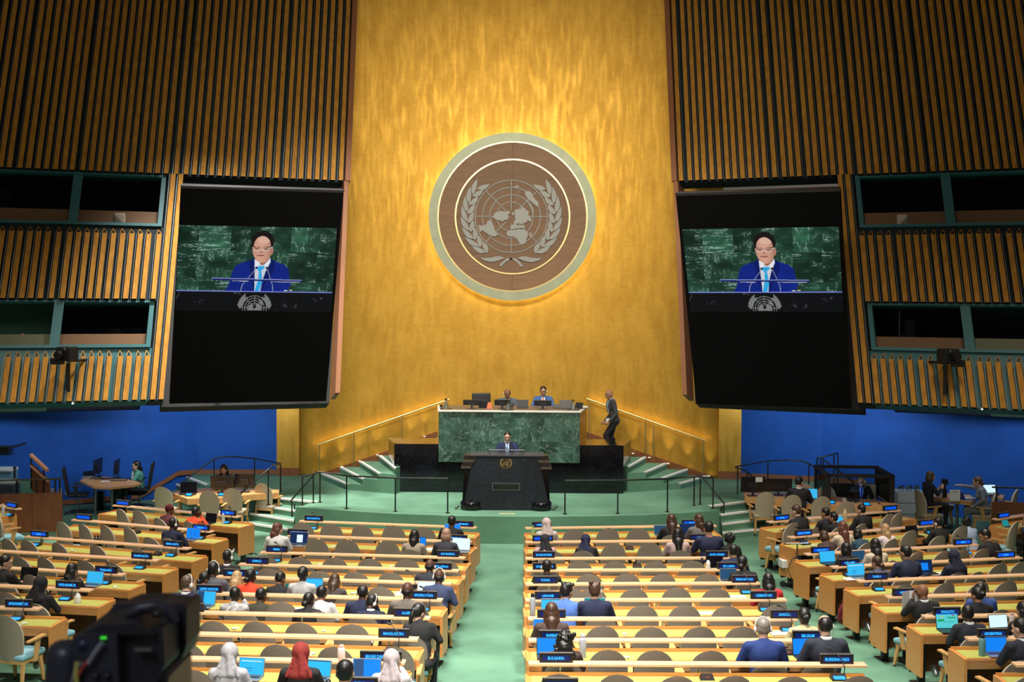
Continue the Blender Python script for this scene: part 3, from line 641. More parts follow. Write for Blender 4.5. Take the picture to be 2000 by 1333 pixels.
# things on the rostrum
def monitor(px, py_c, Y, z, w, h, label, rz=0, tilt=12, back=True, cat='monitor', name='monitor'):
    """seen from behind when back is True"""
    o = empty(name, (PY(px, py_c, Y).x, Y, z), rz, label, cat)
    M = Matrix.Rotation(R(tilt if back else -tilt), 3, 'X'); zc = h / 2 + .09
    mb = MB(); mb.box((0, 0, zc), (w, .03, h), M=M, bev=.006); mb.build('panel', blk, o)
    mb = MB(); q = M @ Vector((0, -.028 if back else .028, 0)); mb.box((q.x, q.y, zc + q.z - .02), (w * .45, .03, h * .4), M=M, bev=.005); mb.build('housing', steel_dk, o)
    mb = MB(); mb.box((0, -.03 if back else .03, .05 + h * .12), (.05, .02, .1 + h * .3)); mb.box((0, 0, .008), (.22, .16, .016)); mb.build('stand', steel_dk, o)
    mb = MB(); q = M @ Vector((0, .017 if back else -.017, 0)); mb.box((q.x, q.y, zc + q.z), (w - .03, .003, h - .03), M=M); mb.build('screen', disp_dark, o); return o
for px, py, w, h, rz, lb in ((921.5, 797, .42, .13, 0, 'low black monitor seen from behind, leftmost on the green rostrum'), (981, 797, .38, .14, 0, 'black monitor before the grey-suited man on the rostrum'), (1060, 798, .42, .13, 0, 'black monitor before the man in the bright blue suit')):
    monitor(px, py, 30.5, ZR, w, h, lb, rz, 14)
def laptop_closed_back(px, Y, z, w, h, label, rz=0, tilt=20):
    o = empty('laptop', (PY(px, 800, Y).x, Y, z), rz, label, 'laptop'); M = Matrix.Rotation(R(tilt), 3, 'X')
    mb = MB(); mb.box((0, .12, .008), (w, .22, .014)); mb.build('base', blk, o)
    q = M @ Vector((0, 0, h / 2)); mb = MB(); mb.box((q.x, q.y, q.z + .01), (w, .01, h), M=M, bev=.003); mb.build('lid', blk, o)
    q2 = q + M @ Vector((0, .007, 0)); mb = MB(); mb.box((q2.x, q2.y, q2.z + .01), (w - .02, .002, h - .02), M=M); mb.build('display', disp_dark, o); return o
for px, w, h, rz, lb in ((944, .24, .16, -.3, 'dark laptop tilted beside the leftmost monitor on the rostrum'), (1021, .27, .2, .1, 'black laptop open between the two seated men'), (1104, .28, .2, -.05, 'black laptop open near the right end of the rostrum'), (1130, .2, .15, -.5, 'dark tablet propped at the right corner of the rostrum'), (1087, .18, .1, 0, 'small black notebook to the right of the blue-suited man')):
    laptop_closed_back(px, 30.75, ZR, w, h, lb, rz, -12 if px < 1110 else -25)
q = PY(956, 800, 30.6); o = empty('name_tent', (q.x, 30.6, ZR), 0, 'small orange-red tent card on the rostrum between monitor and grey-suited man', 'tent card')
mb = MB(); mb.hexa([(-.07, -.03, 0), (.07, -.03, 0), (.07, .03, 0), (-.07, .03, 0)], [(-.035, -.004, .15), (.03, -.004, .15), (.03, .004, .15), (-.035, .004, .15)]); mb.build('card', mat('orange_card', (.75, .16, .05), .6), o)
def carafe(px, Y, label):
    q = PY(px, 800, Y); o = empty('water_carafe', (q.x, Y, ZR), 0, label, 'carafe'); mb = MB(); mb.lathe([(.05, 0), (.058, .05), (.05, .12), (.028, .16), (.03, .22), (.036, .235), (.03, .235), (.022, .17), (.044, .12), (.05, .05), (.044, .01)], n=18); mb.build('glass_body', glass, o)
    mb = MB(); mb.lathe([(.04, .012), (.047, .05), (.043, .11)], n=14); mb.build('water', bottle_plastic, o)
    tr = empty('drinks_tray', (q.x, Y, ZR - .0), 0, label.replace('glass carafe', 'small dark tray under the carafe'), 'tray'); mb = MB(); mb.lathe([(.13, 0.0), (.15, .006), (.15, .014), (.14, .012), (.12, .006)], n=24); mb.build('dish', blk, tr)
    o.location.z += .012; return o
carafe(871, 30.4, 'glass carafe of water at the left end of the rostrum'); carafe(992, 30.25, 'glass carafe of water at the middle of the rostrum'); carafe(1119, 30.35, 'glass carafe of water near the right end of the rostrum')
for px, lb in ((861, 'drinking glass at the left corner of the rostrum'), (999, 'drinking glass at the middle of the rostrum'), (1126, 'drinking glass near the right corner of the rostrum')): 
    q = PY(px, 800, 30.45); tumbler(q.x, 30.5, ZR, .09, lb)
q = PY(1134, 800, 31.1); o = empty('paper_stack', (q.x, 31.1, ZR), .2, 'white papers lying at the right rear corner of the rostrum', 'papers'); mb = MB(); mb.box((0, 0, .012), (.3, .21, .024)); mb.build('sheets', paper, o)
# a spare chair behind the rostrum, left
q = PY(944, 788, 31.9); o = empty('podium_chair', (q.x, 32.0, ZP), .25, 'empty black and grey chair behind the rostrum left of the grey-suited man', 'chair')
mb = MB(); mb.box((0, 0, .45), (.5, .48, .08), bev=.03); mb.build('seat', blk, o); mb = MB(); mb.box((0, .24, .85), (.48, .05, .62), M=Matrix.Rotation(R(-8), 3, 'X'), bev=.03); mb.build('backrest', steel_dk, o); mb = MB(); mb.cone((0, 0, .05), (0, 0, .42), .03, .03); mb.box((0, 0, .03), (.5, .06, .04)); mb.box((0, 0, .03), (.06, .5, .04)); mb.build('base', steel_dk, o)

# ---- handrails along the gold wall
for side, ra, rb, posts in (('left', (619, 870), (877, 780.6), [(624, 868, 926), (691, 846, 915), (785, 813, 858)]), ('right', (1377, 861), (1146.7, 779.5), [(1374, 860, 928), (1277, 829, 903), (1261, 821, 893), (1151, 781, 858)])):
    A = gold_hit(*ra, .3); Bq = gold_hit(*rb, .3); root = empty('brass_handrail', A, 0, 'thin brass handrail rising along the gold wall %s of the rostrum' % side, 'handrail')
    pts = []
    for i in range(9):
        t = i / 8; pts.append(gold_hit(lerp(ra[0], rb[0], t), lerp(ra[1], rb[1], t), .3) - A)
    mb = MB(); mb.tube(pts, .022); mb.build('rail', brass, root); mb = MB(); mb.tube([p + Vector((0, .035, .012)) for p in pts], .006, 5); mb.build('light_strip', mat('rail_led', (1, 1, 1), .5, emit=(1, .62, .18), es=11), root)
    for px, y0, y1 in posts:
        t_ = gold_hit(px, y0, .3); b_ = gold_hit(px, y1, .3); mb = MB(); mb.cone(Vector((t_.x, t_.y, b_.z)) - A, t_ - A, .016, .016); mb.build('post', brass, root)
# ---- black stage railings
def railing(label, top, posts, zf, r=.018, zlist=None):
    """top: pixel path with heights; posts: (px, py_top, z_foot, Y)"""
    P = [PY(px, py, Y) for px, py, Y in top]; root = empty('railing', (P[0].x, P[0].y, zf), 0, label, 'railing'); o = root.location
    mb = MB(); mb.tube([p - o for p in P], r); mb.build('rail', blk, root)
    for px, py, Y, z0 in posts:
        t = PY(px, py, Y); mb = MB(); mb.cone((t.x - o.x, t.y - o.y, z0 - o.z), t - o, r * .9, r * .9, 8); mb.cone((t.x - o.x, t.y - o.y, z0 - o.z), (t.x - o.x, t.y - o.y, z0 - o.z + .012), .05, .05, 12); mb.build('post', blk, root)
    return root
def YF(px, py, z=ZS): return PZ(px, py, z).y
y1, y2, y3, y4, y5 = YF(625, 982), YF(677, 994.5), YF(772, 1000), YF(874.6, 1003), YF(590.6, 987.6)
railing('black railing along the stage front left of the lectern', [(590.6, 932, y5), (625, 922.5, y1), (677, 930, y2), (772, 934.5, y3), (874.6, 935.5, y4)], [(590.6, 932, y5, ZS), (625, 922.5, y1, ZS), (677, 930, y2, ZS), (772.3, 934.5, y3, ZS), (874.6, 935.5, y4, ZS)], ZS)
yb = YF(570, 1038, 0) + .15
railing('short sloping black handrail over the left stage steps', [(619, 921, YF(612, 983)), (568.7, 978, yb), (570, 985, yb)], [(612, 929, YF(612, 983), ZS), (570, 980, yb, 0), (575, 985, yb + .1, 0)], 0)
y1, y2, y3, y4, y5 = YF(1103.7, 1005), YF(1207, 1004), YF(1304, 1000.5), YF(1356, 988), YF(1393, 994)
railing('black railing along the stage front right of the lectern', [(1103.7, 939.5, y1), (1207, 939, y2), (1304, 936, y3), (1356, 931, y4), (1393, 935, y5)], [(1103.7, 939.5, y1, ZS), (1207, 939, y2, ZS), (1304, 936, y3, ZS), (1356, 931, y4, ZS), (1393, 935, y5, ZS)], ZS)
yb = YF(1413, 1044, 0) + .12
railing('short sloping black handrail over the right stage steps', [(1359, 929, YF(1366, 986)), (1370, 931, YF(1366, 986)), (1415, 985, yb), (1413, 991, yb)], [(1368, 930, YF(1366, 986), ZS), (1413.5, 988, yb, 0), (1409, 990, yb + .1, 0)], 0)
railing('long curved black railing at the back left of the stage before the blue wall', [(352, 945, 31.3), (418, 897, 31.6), (437, 893, 31.7), (458, 892.6, 31.6), (497, 896, 31.2), (548, 906, 30.2)], [(418, 897, 31.6, ZS), (497, 896, 31.2, ZS), (548, 906, 30.2, ZS), (352, 945, 31.3, ZS)], ZS)
yb = YF(469, 1035, 0)
railing('black handrail rising behind the beige chairs to the left of the stage steps', [(469, 966, yb), (524, 918, YF(524, 987)), (532, 910, YF(524, 987) + .3), (548, 907.5, 30.1)], [(469, 966, yb, 0), (524, 918, YF(524, 987), ZS)], 0)
railing('long curved black railing at the back right of the stage before the blue wall', [(1436, 912.7, 30.3), (1498, 901, 31.3), (1540, 899.5, 31.6), (1567, 901, 31.6), (1581, 907, 31.4), (1612, 928, 31.0)], [(1441, 911.5, 30.4, ZS), (1500, 901, 31.3, ZS), (1580, 906.5, 31.4, ZS)], ZS)
yb = YF(1517, 1028, 0)
railing('black handrail falling past the beige chairs right of the stage', [(1436, 914, 30.3), (1457, 920, YF(1459, 977)), (1517, 977, yb)], [(1459, 920.5, YF(1459, 977), ZS), (1517, 977, yb, 0)], 0)
railing('short black railing standing beside the glass booth', [(1595, 895.6, 31.2), (1603, 894, 31.1), (1636.6, 885.6, 31.6)], [(1596, 896, 31.2, ZS), (1603, 894.5, 31.1, ZS), (1629, 887.5, 31.5, ZS), (1636.6, 885.6, 31.6, ZS)], ZS)
railing('sloping black handrail passing in front of the glass booth', [(1604, 895, 31.0), (1672, 946, 28.0), (1672, 950, 28.0)], [(1608, 898.5, 30.8, ZS), (1672, 947, 28.0, 0)], 0)

# ================================================================== the two hanging video screens
def fnoise(h, w, sx, sy, seed, oct=4):
    r = np.random.RandomState(seed); out = np.zeros((h, w)); amp = 1.0; tot = 0
    for o in range(oct):
        gx, gy_ = max(2, int(sx * 2 ** o)), max(2, int(sy * 2 ** o)); g = r.rand(gy_ + 1, gx + 1)
        X = np.linspace(0, gx - 1e-6, w); Yv = np.linspace(0, gy_ - 1e-6, h); xi = X.astype(int); yi = Yv.astype(int); fx = X - xi; fy = Yv - yi; fx = fx * fx * (3 - 2 * fx); fy = fy * fy * (3 - 2 * fy)
        a = g[np.ix_(yi, xi)]; b = g[np.ix_(yi, xi + 1)]; c = g[np.ix_(yi + 1, xi)]; d = g[np.ix_(yi + 1, xi + 1)]
        out += amp * ((a * (1 - fx) + b * fx) * (1 - fy)[:, None] + (c * (1 - fx) + d * fx) * fy[:, None]); tot += amp; amp *= .55
    return out / tot
def paint():
    """the broadcast picture; coordinates are those of a 2000 x 1152 close-up of the left screen"""
    W, H = 560, 292; x0, x1, y0, y1 = 30, 1900, 62, 1085
    img = np.zeros((H, W, 3)); X, Yp = np.meshgrid(np.linspace(x0, x1, W), np.linspace(y0, y1, H))
    tx = [-1e9, 270, 640, 860, 1150, 1360, 1710, 1e9]
    tn = 0
    for r_, (ya, yb) in enumerate(((-1e9, 355), (355, 720), (720, 1e9))):
        off = [0, -25, 15][r_]
        for k in range(len(tx) - 1):
            m = (X >= tx[k] + off) & (X < tx[k + 1] + off) & (Yp >= ya) & (Yp < yb); tn += 1
            th = random.Random(tn * 7).uniform(-1.2, 1.2); sh = random.Random(tn).uniform(.5, 1.5)
            n = fnoise(H, W, 9, 9, tn * 3, 5); q = fnoise(H, W, 5, 26, tn, 5) if tn % 3 else fnoise(H, W, 34, 8, tn, 5)
            base = np.stack([.005 + .035 * n * n, .020 + .13 * n * n, .014 + .07 * n * n], -1) * sh
            v = np.clip(1 - np.abs(q - .5) / .022, 0, 1) * np.clip((n - .38) * 5, 0, 1)
            v2 = np.clip(1 - np.abs(q - .58) / .008, 0, 1) * .5 * (n > .5)
            base = base + (v + v2)[..., None] * np.array([.36, .48, .46])
            img[m] = base[m]
    def poly(pts, col, soft=3.0, shade=None):
        P = np.array(pts, float); inside = np.zeros(X.shape, bool); j = len(P) - 1
        for i in range(len(P)):
            c = ((P[i, 1] > Yp) != (P[j, 1] > Yp)) & (X < (P[j, 0] - P[i, 0]) * (Yp - P[i, 1]) / (P[j, 1] - P[i, 1] + 1e-9) + P[i, 0]); inside ^= c; j = i
        col = np.array(col); c_ = np.broadcast_to(col, img.shape) * (1 if shade is None else shade[..., None]); img[inside] = c_[inside]
    def ell(cx, cy, rx, ry, col, shade=None):
        m = ((X - cx) / rx) ** 2 + ((Yp - cy) / ry) ** 2 < 1; c_ = np.broadcast_to(np.array(col), img.shape) * (1 if shade is None else shade[..., None]); img[m] = c_[m]
    def line(ax, ay, bx, by, w, col):
        dx, dy = bx - ax, by - ay; t = np.clip(((X - ax) * dx + (Yp - ay) * dy) / (dx * dx + dy * dy), 0, 1); m = np.hypot(X - ax - t * dx, Yp - ay - t * dy) < w; img[m] = col
    sn = .75 + .5 * fnoise(H, W, 14, 10, 99, 3)
    poly([(595, 840), (640, 760), (665, 640), (700, 545), (760, 500), (880, 465), (935, 440), (1110, 440), (1190, 475), (1290, 510), (1345, 560), (1370, 700), (1420, 840)], (.004, .018, .22), shade=sn)
    poly([(870, 470), (940, 440), (950, 560), (960, 836), (900, 700), (880, 560)], (.002, .010, .13)); poly([(1175, 470), (1110, 440), (1060, 600), (1030, 836), (1110, 690), (1180, 570)], (.002, .010, .13))
    poly([(932, 450), (1118, 430), (1125, 480), (1070, 600), (1040, 700), (1020, 836), (950, 836), (943, 640), (935, 520)], (.62, .66, .72))
    poly([(955, 535), (1060, 528), (1050, 560), (1020, 585), (1040, 720), (1005, 836), (952, 836), (985, 700), (992, 600), (970, 570)], (.03, .38, .75), shade=.8 + .5 * ((X.astype(int) // 14 + Yp.astype(int) // 14) % 2))
    sk = np.clip(1.12 - .75 * np.abs((X - 1000) / 150) ** 2.2, .35, 1.2)
    poly([(940, 440), (1112, 425), (1100, 480), (1030, 520), (950, 490)], (.34, .15, .10))
    ell(1018, 300, 120, 190, (.62, .33, .24), sk); poly([(905, 300), (1140, 290), (1135, 380), (1100, 440), (1030, 488), (975, 470), (925, 420), (908, 370)], (.60, .31, .22), shade=sk)
    ell(1133, 345, 16, 48, (.45, .2, .14)); ell(1030, 215, 75, 45, (.75, .45, .34))
    # hair: high forehead, dark sides
    m = (((X - 1018) / 136) ** 2 + ((Yp - 238) / 128) ** 2 < 1) & ~((((X - 1015) / 100) ** 2 + ((Yp - 285) / 112) ** 2) < 1) & (Yp < 300); img[m] = (.008, .007, .008)
    line(905, 300, 985, 305, 4, (.06, .03, .03)); line(1040, 303, 1120, 296, 4, (.06, .03, .03))
    for cx in (955, 1060):
        for t in np.linspace(0, 6.28, 40): line(cx + 42 * math.cos(t), 325 + 22 * math.sin(t), cx + 42 * math.cos(t + .16), 325 + 22 * math.sin(t + .16), 2.4, (.75, .78, .8) if math.sin(t) > 0 else (.12, .09, .1))
        line(cx - 20, 326, cx + 20, 326, 4, (.05, .03, .03))
    line(1100, 318, 1138, 300, 3, (.6, .6, .62)); ell(1005, 365, 24, 14, (.48, .22, .16)); line(960, 404, 1042, 402, 5, (.16, .04, .04)); line(985, 416, 1025, 415, 3, (.5, .2, .17))
    poly([(940, 455), (1000, 490), (985, 530), (950, 545), (934, 500)], (.80, .82, .88)); poly([(1118, 440), (1060, 500), (1050, 530), (1085, 540), (1120, 485)], (.80, .82, .88))
    # microphones, glass bar, desk line
    for a in (((955, 565), (800, 760), (785, 835)), ((1090, 565), (1165, 760), (1170, 830))):
        line(*a[0], *a[1], 4, (.25, .28, .4)); line(*a[1], *a[2], 4, (.35, .38, .5)); ell(a[0][0] + (5 if a[0][0] < 1000 else -5), a[0][1] - 14, 16, 14, (.01, .01, .03))
    poly([(438, 680), (1518, 692), (1518, 716), (440, 708)], (.01, .015, .13)); line(440, 682, 1516, 694, 3.5, (.35, .40, .75)); line(680, 712, 870, 714, 3, (.7, .7, .75)); line(1140, 716, 1490, 718, 3, (.5, .5, .6))
    poly([(1370, 760), (1430, 770), (1425, 830), (1300, 832), (1300, 818), (1360, 815)], (.02, .04, .03)); line(1310, 820, 1345, 820, 5, (.7, .72, .6)); line(1375, 818, 1405, 818, 5, (.6, .65, .5))
    m = Yp > 842; bgd = fnoise(H, W, 30, 18, 5, 4); img[m] = (.003, .004, .006); vv = np.clip((bgd - .70) * 4, 0, 1)[..., None] * np.array([.08, .08, .10]); img[m] += vv[m]
    img[np.abs(Yp - 838) < 5] = (.22, .26, .75); line(25, 950, 70, 865, 2.5, (.10, .10, .12))
    # the emblem on the televised lectern front, cut by the lower edge of the picture
    k = 145; cx, cy = 962, 1035; G = (.20, .21, .20)
    for rr in (1, .8, .6, .4): m = (np.abs(np.hypot(X - cx, Yp - cy) - rr * k) < 4) & (Yp < 1070) & (Yp > 842); img[m] = G
    for a in (0, 45, 90, 135): line(cx + .2 * k * math.cos(R(a)), cy - .2 * k * math.sin(R(a)), cx + k * math.cos(R(a)), cy - k * math.sin(R(a)), 3, G)
    line(cx - k, cy, cx - .2 * k, cy, 3, G)
    for l in ([(885, 1065), (890, 1010), (930, 990), (950, 1005), (940, 1030), (960, 1050), (985, 1020), (975, 990), (1010, 985), (1040, 1010), (1045, 1065)], [(1010, 935), (1030, 930), (1055, 965), (1068, 1000), (1050, 1000), (1030, 975)]): poly(l, G)
    for sg in (-1, 1):
        for i in range(6):
            a = 80 + i * 8.5 + 8
            for ro, ri in ((1.40, 1.2), (1.06, 1.2)):
                t0 = R(-90 + sg * a); t1 = R(-90 + sg * (a + 13)); ax, ay = cx + ri * k * math.cos(t0), cy - ri * k * math.sin(t0); bx, by = cx + ro * k * math.cos(t1), cy - ro * k * math.sin(t1)
                if max(ay, by) < 1075: line(ax, ay, bx, by, 6, G); line(ax * .6 + bx * .4, ay * .6 + by * .4, bx * .9 + ax * .1, by * .9 + ay * .1, 9 if ro > 1.2 else 8, G)
    img[Yp > 1072] = (.002, .002, .003)
    for _ in range(1): img[1:-1, 1:-1] = (img[1:-1, 1:-1] * 4 + img[:-2, 1:-1] + img[2:, 1:-1] + img[1:-1, :-2] + img[1:-1, 2:]) / 8
    return img
IMG = paint()
def screen_mat():
    m = bpy.data.materials.new('broadcast_picture'); m.use_nodes = True; MATS['bc'] = m; nt = m.node_tree; b = nt.nodes['Principled BSDF']; a = nt.nodes.new('ShaderNodeAttribute'); a.attribute_name = 'picture'
    b.inputs['Base Color'].default_value = (.002, .002, .002, 1); b.inputs['Roughness'].default_value = .6; b.inputs['Specular IOR Level'].default_value = .1; nt.links.new(a.outputs['Color'], b.inputs['Emission Color']); b.inputs['Emission Strength'].default_value = .9; return m
bc = screen_mat()
def hang_screen(side, corners, vid, Yb, vp, label):
    bl, br, tr, tl = corners
    A = PY(*bl, Yb); Bv = PZ(*br, A.z); u = (Bv - A).normalized(); up = ray(*vp).normalized(); up = -up if up.z < 0 else up; n = u.cross(up).normalized(); n = n if n.dot(CAM - A) > 0 else -n
    P = [PP(px, py, A, n) for px, py in (bl, br, tr, tl)]
    root = empty('video_screen', (P[0] + P[1]) / 2, 0, label, 'video screen'); o = root.location
    mb = MB(); mb.hexa([p - o for p in P], [p - n * .3 - o for p in P]); mb.build('housing', mat('screen_black', (.002, .002, .003), .7, spec=.1), root)
    # slim raised rim on top
    mb = MB(); a, b = P[3] - o, P[2] - o; d = (b - a).normalized(); mb.hexa([a, b, b - n * .3, a - n * .3], [a + up * .05 - d * .02, b + up * .05 + d * .02, b + up * .05 - n * .3, a + up * .05 - n * .3]); mb.build('top_rim', steel_dk, root)
    V = [PP(px, py, A + n * .006, n) for px, py in vid]   # TL TR BR BL
    H, W, _ = IMG.shape; s = np.linspace(0, 1, W + 1); t = np.linspace(0, 1, H + 1); S, T = np.meshgrid(s, t)
    V = [np.array(v - o) for v in V]; co = ((1 - T)[..., None] * ((1 - S)[..., None] * V[0] + S[..., None] * V[1]) + T[..., None] * ((1 - S)[..., None] * V[3] + S[..., None] * V[2])).reshape(-1, 3)
    me = bpy.data.meshes.new('picture'); idx = np.arange((H + 1) * (W + 1)).reshape(H + 1, W + 1); f = np.stack([idx[:-1, :-1], idx[1:, :-1], idx[1:, 1:], idx[:-1, 1:]], -1).reshape(-1, 4)
    me.vertices.add(len(co)); me.vertices.foreach_set('co', co.reshape(-1)); me.loops.add(f.size); me.loops.foreach_set('vertex_index', f.reshape(-1)); me.polygons.add(len(f)); me.polygons.foreach_set('loop_start', np.arange(0, f.size, 4))
    me.update(calc_edges=True); at = me.attributes.new('picture', 'FLOAT_COLOR', 'FACE'); at.data.foreach_set('color', np.concatenate([IMG, np.ones((H, W, 1))], -1).reshape(-1)); me.materials.append(bc)
    add_obj('picture', me, root)
    # brackets back to the wall
    for k in (.2, .8):
        for c0, c1 in ((P[0], P[1]), (P[3], P[2])):
            p = c0.lerp(c1, k) - n * .28; p = p + up * (.5 if c0 is P[0] else -.5); e = Vector((p.x, p.y + 3.2, p.z + .3)); mb = MB(); mb.cone(p - o, e - o, .05, .05, 8); mb.build('bracket', blk_m, root)
    return root
hang_screen('left', ((331, 789), (637, 784), (671, 377), (354, 368)), ((349.5, 439.5), (658, 446), (646, 611.5), (342.5, 608)), 26.7, (-267, 11270), 'large black video screen hanging left of the gold wall showing the speaker')
hang_screen('right', ((1662, 799), (1360, 789), (1320, 383), (1640, 374)), ((1332.5, 448), (1638, 443), (1647, 611), (1349, 610.5)), 26.7, (2240, 11300), 'large black video screen hanging right of the gold wall showing the speaker')
# ================================================================== desk rows
ROWS = {}
def ray2(px, py):
    d = ray(px, py); return Vector((d.x, d.y))
def row_solve(px, py, hz):
    Y = 20.0
    for _ in range(30):
        d = ray(px, py); z = FL(Y) + hz; Y = CAM.y + d.y * ((z - CAM.z) / d.z)
    return PY(px, py, Y)
class Row:
    def __init__(s, name, L, Rr, deskL=None, deskR=None):
        a = row_solve(*L, .87); b = row_solve(*Rr, .87); s.z = FL((a.y + b.y) / 2)
        s.a = PZ(*L, s.z + .87); s.b = PZ(*Rr, s.z + .87); s.a.z = s.b.z = s.z; s.u = (s.b - s.a).normalized(); s.n = Vector((-s.u.y, s.u.x, 0)); s.yaw = math.atan2(s.u.y, s.u.x)
        s.L = (s.b - s.a).length; s.name = name; ROWS[name] = s; s.pl = L; s.pr = Rr
    def at(s, px, off, h=1.0):          # distance along the row where the column px crosses the line off (towards the stage is +)
        t = 0.5 * s.L
        for _ in range(6):
            p = s.a + s.u * t + s.n * off; p.z = s.z + h; x = proj(p)[0]; p2 = p + s.u * .05; x2 = proj(p2)[0]; t += (px - x) / ((x2 - x) / .05)
        return t
    def P(s, t, off, h=0): p = s.a + s.u * t + s.n * off; p.z = s.z + h; return p
BLK = {'CL': 'centre left', 'CR': 'centre right', 'L': 'left', 'R': 'right', 'RR': 'far right', 'LL': 'far left'}
ORD = ['front', 'second', 'third', 'fourth', 'fifth', 'sixth', 'seventh', 'eighth', 'ninth', 'tenth']
CLr = [((586, 1017), (931, 1030)), ((563, 1045), (921.5, 1058)), ((509, 1078), (908.6, 1089)), ((467.5, 1101), (896.5, 1114)), ((424, 1125), (883, 1139)), ((388, 1157), (864.6, 1171)), ((345, 1194), (841, 1206)), ((310, 1235), (817.5, 1247)), ((270, 1283), (792, 1292)), ((240, 1336), (760, 1345))]
CRr = [((1026, 1031), (1398, 1026)), ((1026, 1058), (1410, 1055)), ((1026, 1090), (1424, 1089)), ((1026, 1113), (1448, 1112)), ((1026, 1140), (1483, 1138)), ((1026, 1171), (1535, 1170)), ((1031, 1207), (1556, 1208)), ((1032, 1249), (1622, 1250)), ((1032, 1294), (1691, 1297)), ((1032, 1345), (1760, 1349))]
Lr = [((224, 986), (468, 1009)), ((144, 1014), (415, 1038)), ((52, 1047), (371, 1071)), ((-40, 1073), (310, 1094)), ((-60, 1104), (243, 1122)), ((-80, 1139), (180, 1152)), ((-120, 1182), (80, 1188))]
Rr_ = [((1500, 1019), (1756, 996)), ((1541, 1049), (1826, 1025)), ((1573, 1082), (1907, 1063)), ((1624, 1107), (1993, 1088)), ((1674, 1134), (2030, 1121)), ((1731, 1165), (2060, 1157)), ((1803, 1203), (2080, 1199)), ((1888, 1246), (2100, 1244)), ((1980, 1296), (2130, 1297))]
for k, r in (('CL', CLr), ('CR', CRr), ('L', Lr), ('R', Rr_)):
    for i, (a, b) in enumerate(r): Row('%s%d' % (k, i), a, b)
Row('RR0', (1943, 1014), (2030, 1001)); Row('LL0', (-60, 976), (37, 994))
def rowname(nm):
    k = nm.rstrip('0123456789'); i = int(nm[len(k):]); return ORD[i] + ' ' + BLK[k] + ' desk' if k in ('CL', 'CR', 'L', 'R') else BLK[k] + ' desk'
def build_row(nm):
    r = ROWS[nm]; k = nm.rstrip('0123456789'); L = r.L
    e0 = -.02 if k in ('CR',) else .04; e1 = L + (.04 if k in ('CL', 'L') else -.04)
    if k in ('L',): e1 = L + .62 * 0 + .36; 
    if k in ('CL',): e1 = L + .06
    if k in ('R', 'RR'): e0 = -.22
    if k == 'R': pass
    root = empty('delegate_desk', r.a, r.yaw, 'long wooden bench desk with yellow-green top, the ' + rowname(nm).replace('desk', 'one from the stage'), 'desk', 'long curved-hall desks')
    D0, D1 = -.05, -.47
    mb = MB(); n = 1
    mb.hexa([(e0, D1, .735 - .115), (e1, D1, .735 - .115), (e1, D1 + .03, .735 - .115), (e0, D1 + .03, .735 - .115)], [(e0, D1 - .02, .735), (e1, D1 - .02, .735), (e1, D1 + .03, .735), (e0, D1 + .03, .735)])
    mb.build('apron', wood, root)
    mb = MB(); mb.box(((e0 + e1) / 2, (D0 + D1) / 2, .725), (e1 - e0, D0 - D1, .02)); mb.box(((e0 + e1) / 2, D0 - .01, .755), (e1 - e0, .02, .045)); mb.build('desktop', wood, root)
    mb = MB(); mb.box(((e0 + e1) / 2, (D0 + D1) / 2 + .015, .7375), (e1 - e0 - .10, D0 - D1 - .09, .006)); mb.build('leather_inlay', inlay, root)
    mb = MB(); mb.box((L / 2, 0, .855), (L, .145, .028), bev=.004); mb.build('ledge', wood_top, root)
    mb = MB(); mb.box(((e0 + e1) / 2, D0 + .02, .42), (e1 - e0 - .06, .025, .56)); mb.build('modesty_panel', wood_dark, root)
    npost = max(2, int(L / 1.1))
    for i in range(npost):
        x = .35 + (L - .7) * i / (npost - 1); mb = MB(); mb.box((x, -.02, .80), (.018, .04, .095)); mb.build('ledge_post', steel, root)
    for x in ((e0, e1)):
        mb = MB(); mb.box((x, (D0 + D1) / 2 - .01, .475), (.035, D0 - D1 + .06, .55)); mb.build('end_panel', wood, root)
        xi = x + (.12 if x == e0 else -.12)
        mb = MB(); mb.box((xi, -.2, .31), (.09, .07, .62)); mb.box((xi, -.2, .012), (.16, .36, .024)); mb.build('metal_foot', steel_dk, root)
        lamp = MB(); lamp.lathe([(.045, 0), (.05, .02), (.038, .13), (.02, .15)], (0, 0, 0), 14, Matrix.Rotation(R(125), 3, 'X')); lo = lamp.build('footlight', steel, root); lo.location = (xi + (.12 if x == e0 else -.12), -.3, .28)
    # sockets in the apron between seats
    m = max(1, int(L / 1.35))
    for i in range(m):
        x = (i + .62) * L / m; mb = MB(); mb.box((x, D1 - .018, .665), (.17, .012, .055)); s_ = mb.build('socket_panel', blk, root)
        mb = MB(); mb.box((x - .035, D1 - .026, .665), (.022, .006, .03)); mb.box((x + .04, D1 - .026, .665), (.022, .006, .03)); mb.build('socket', white, s_)
    return root
for nm in list(ROWS): build_row(nm)

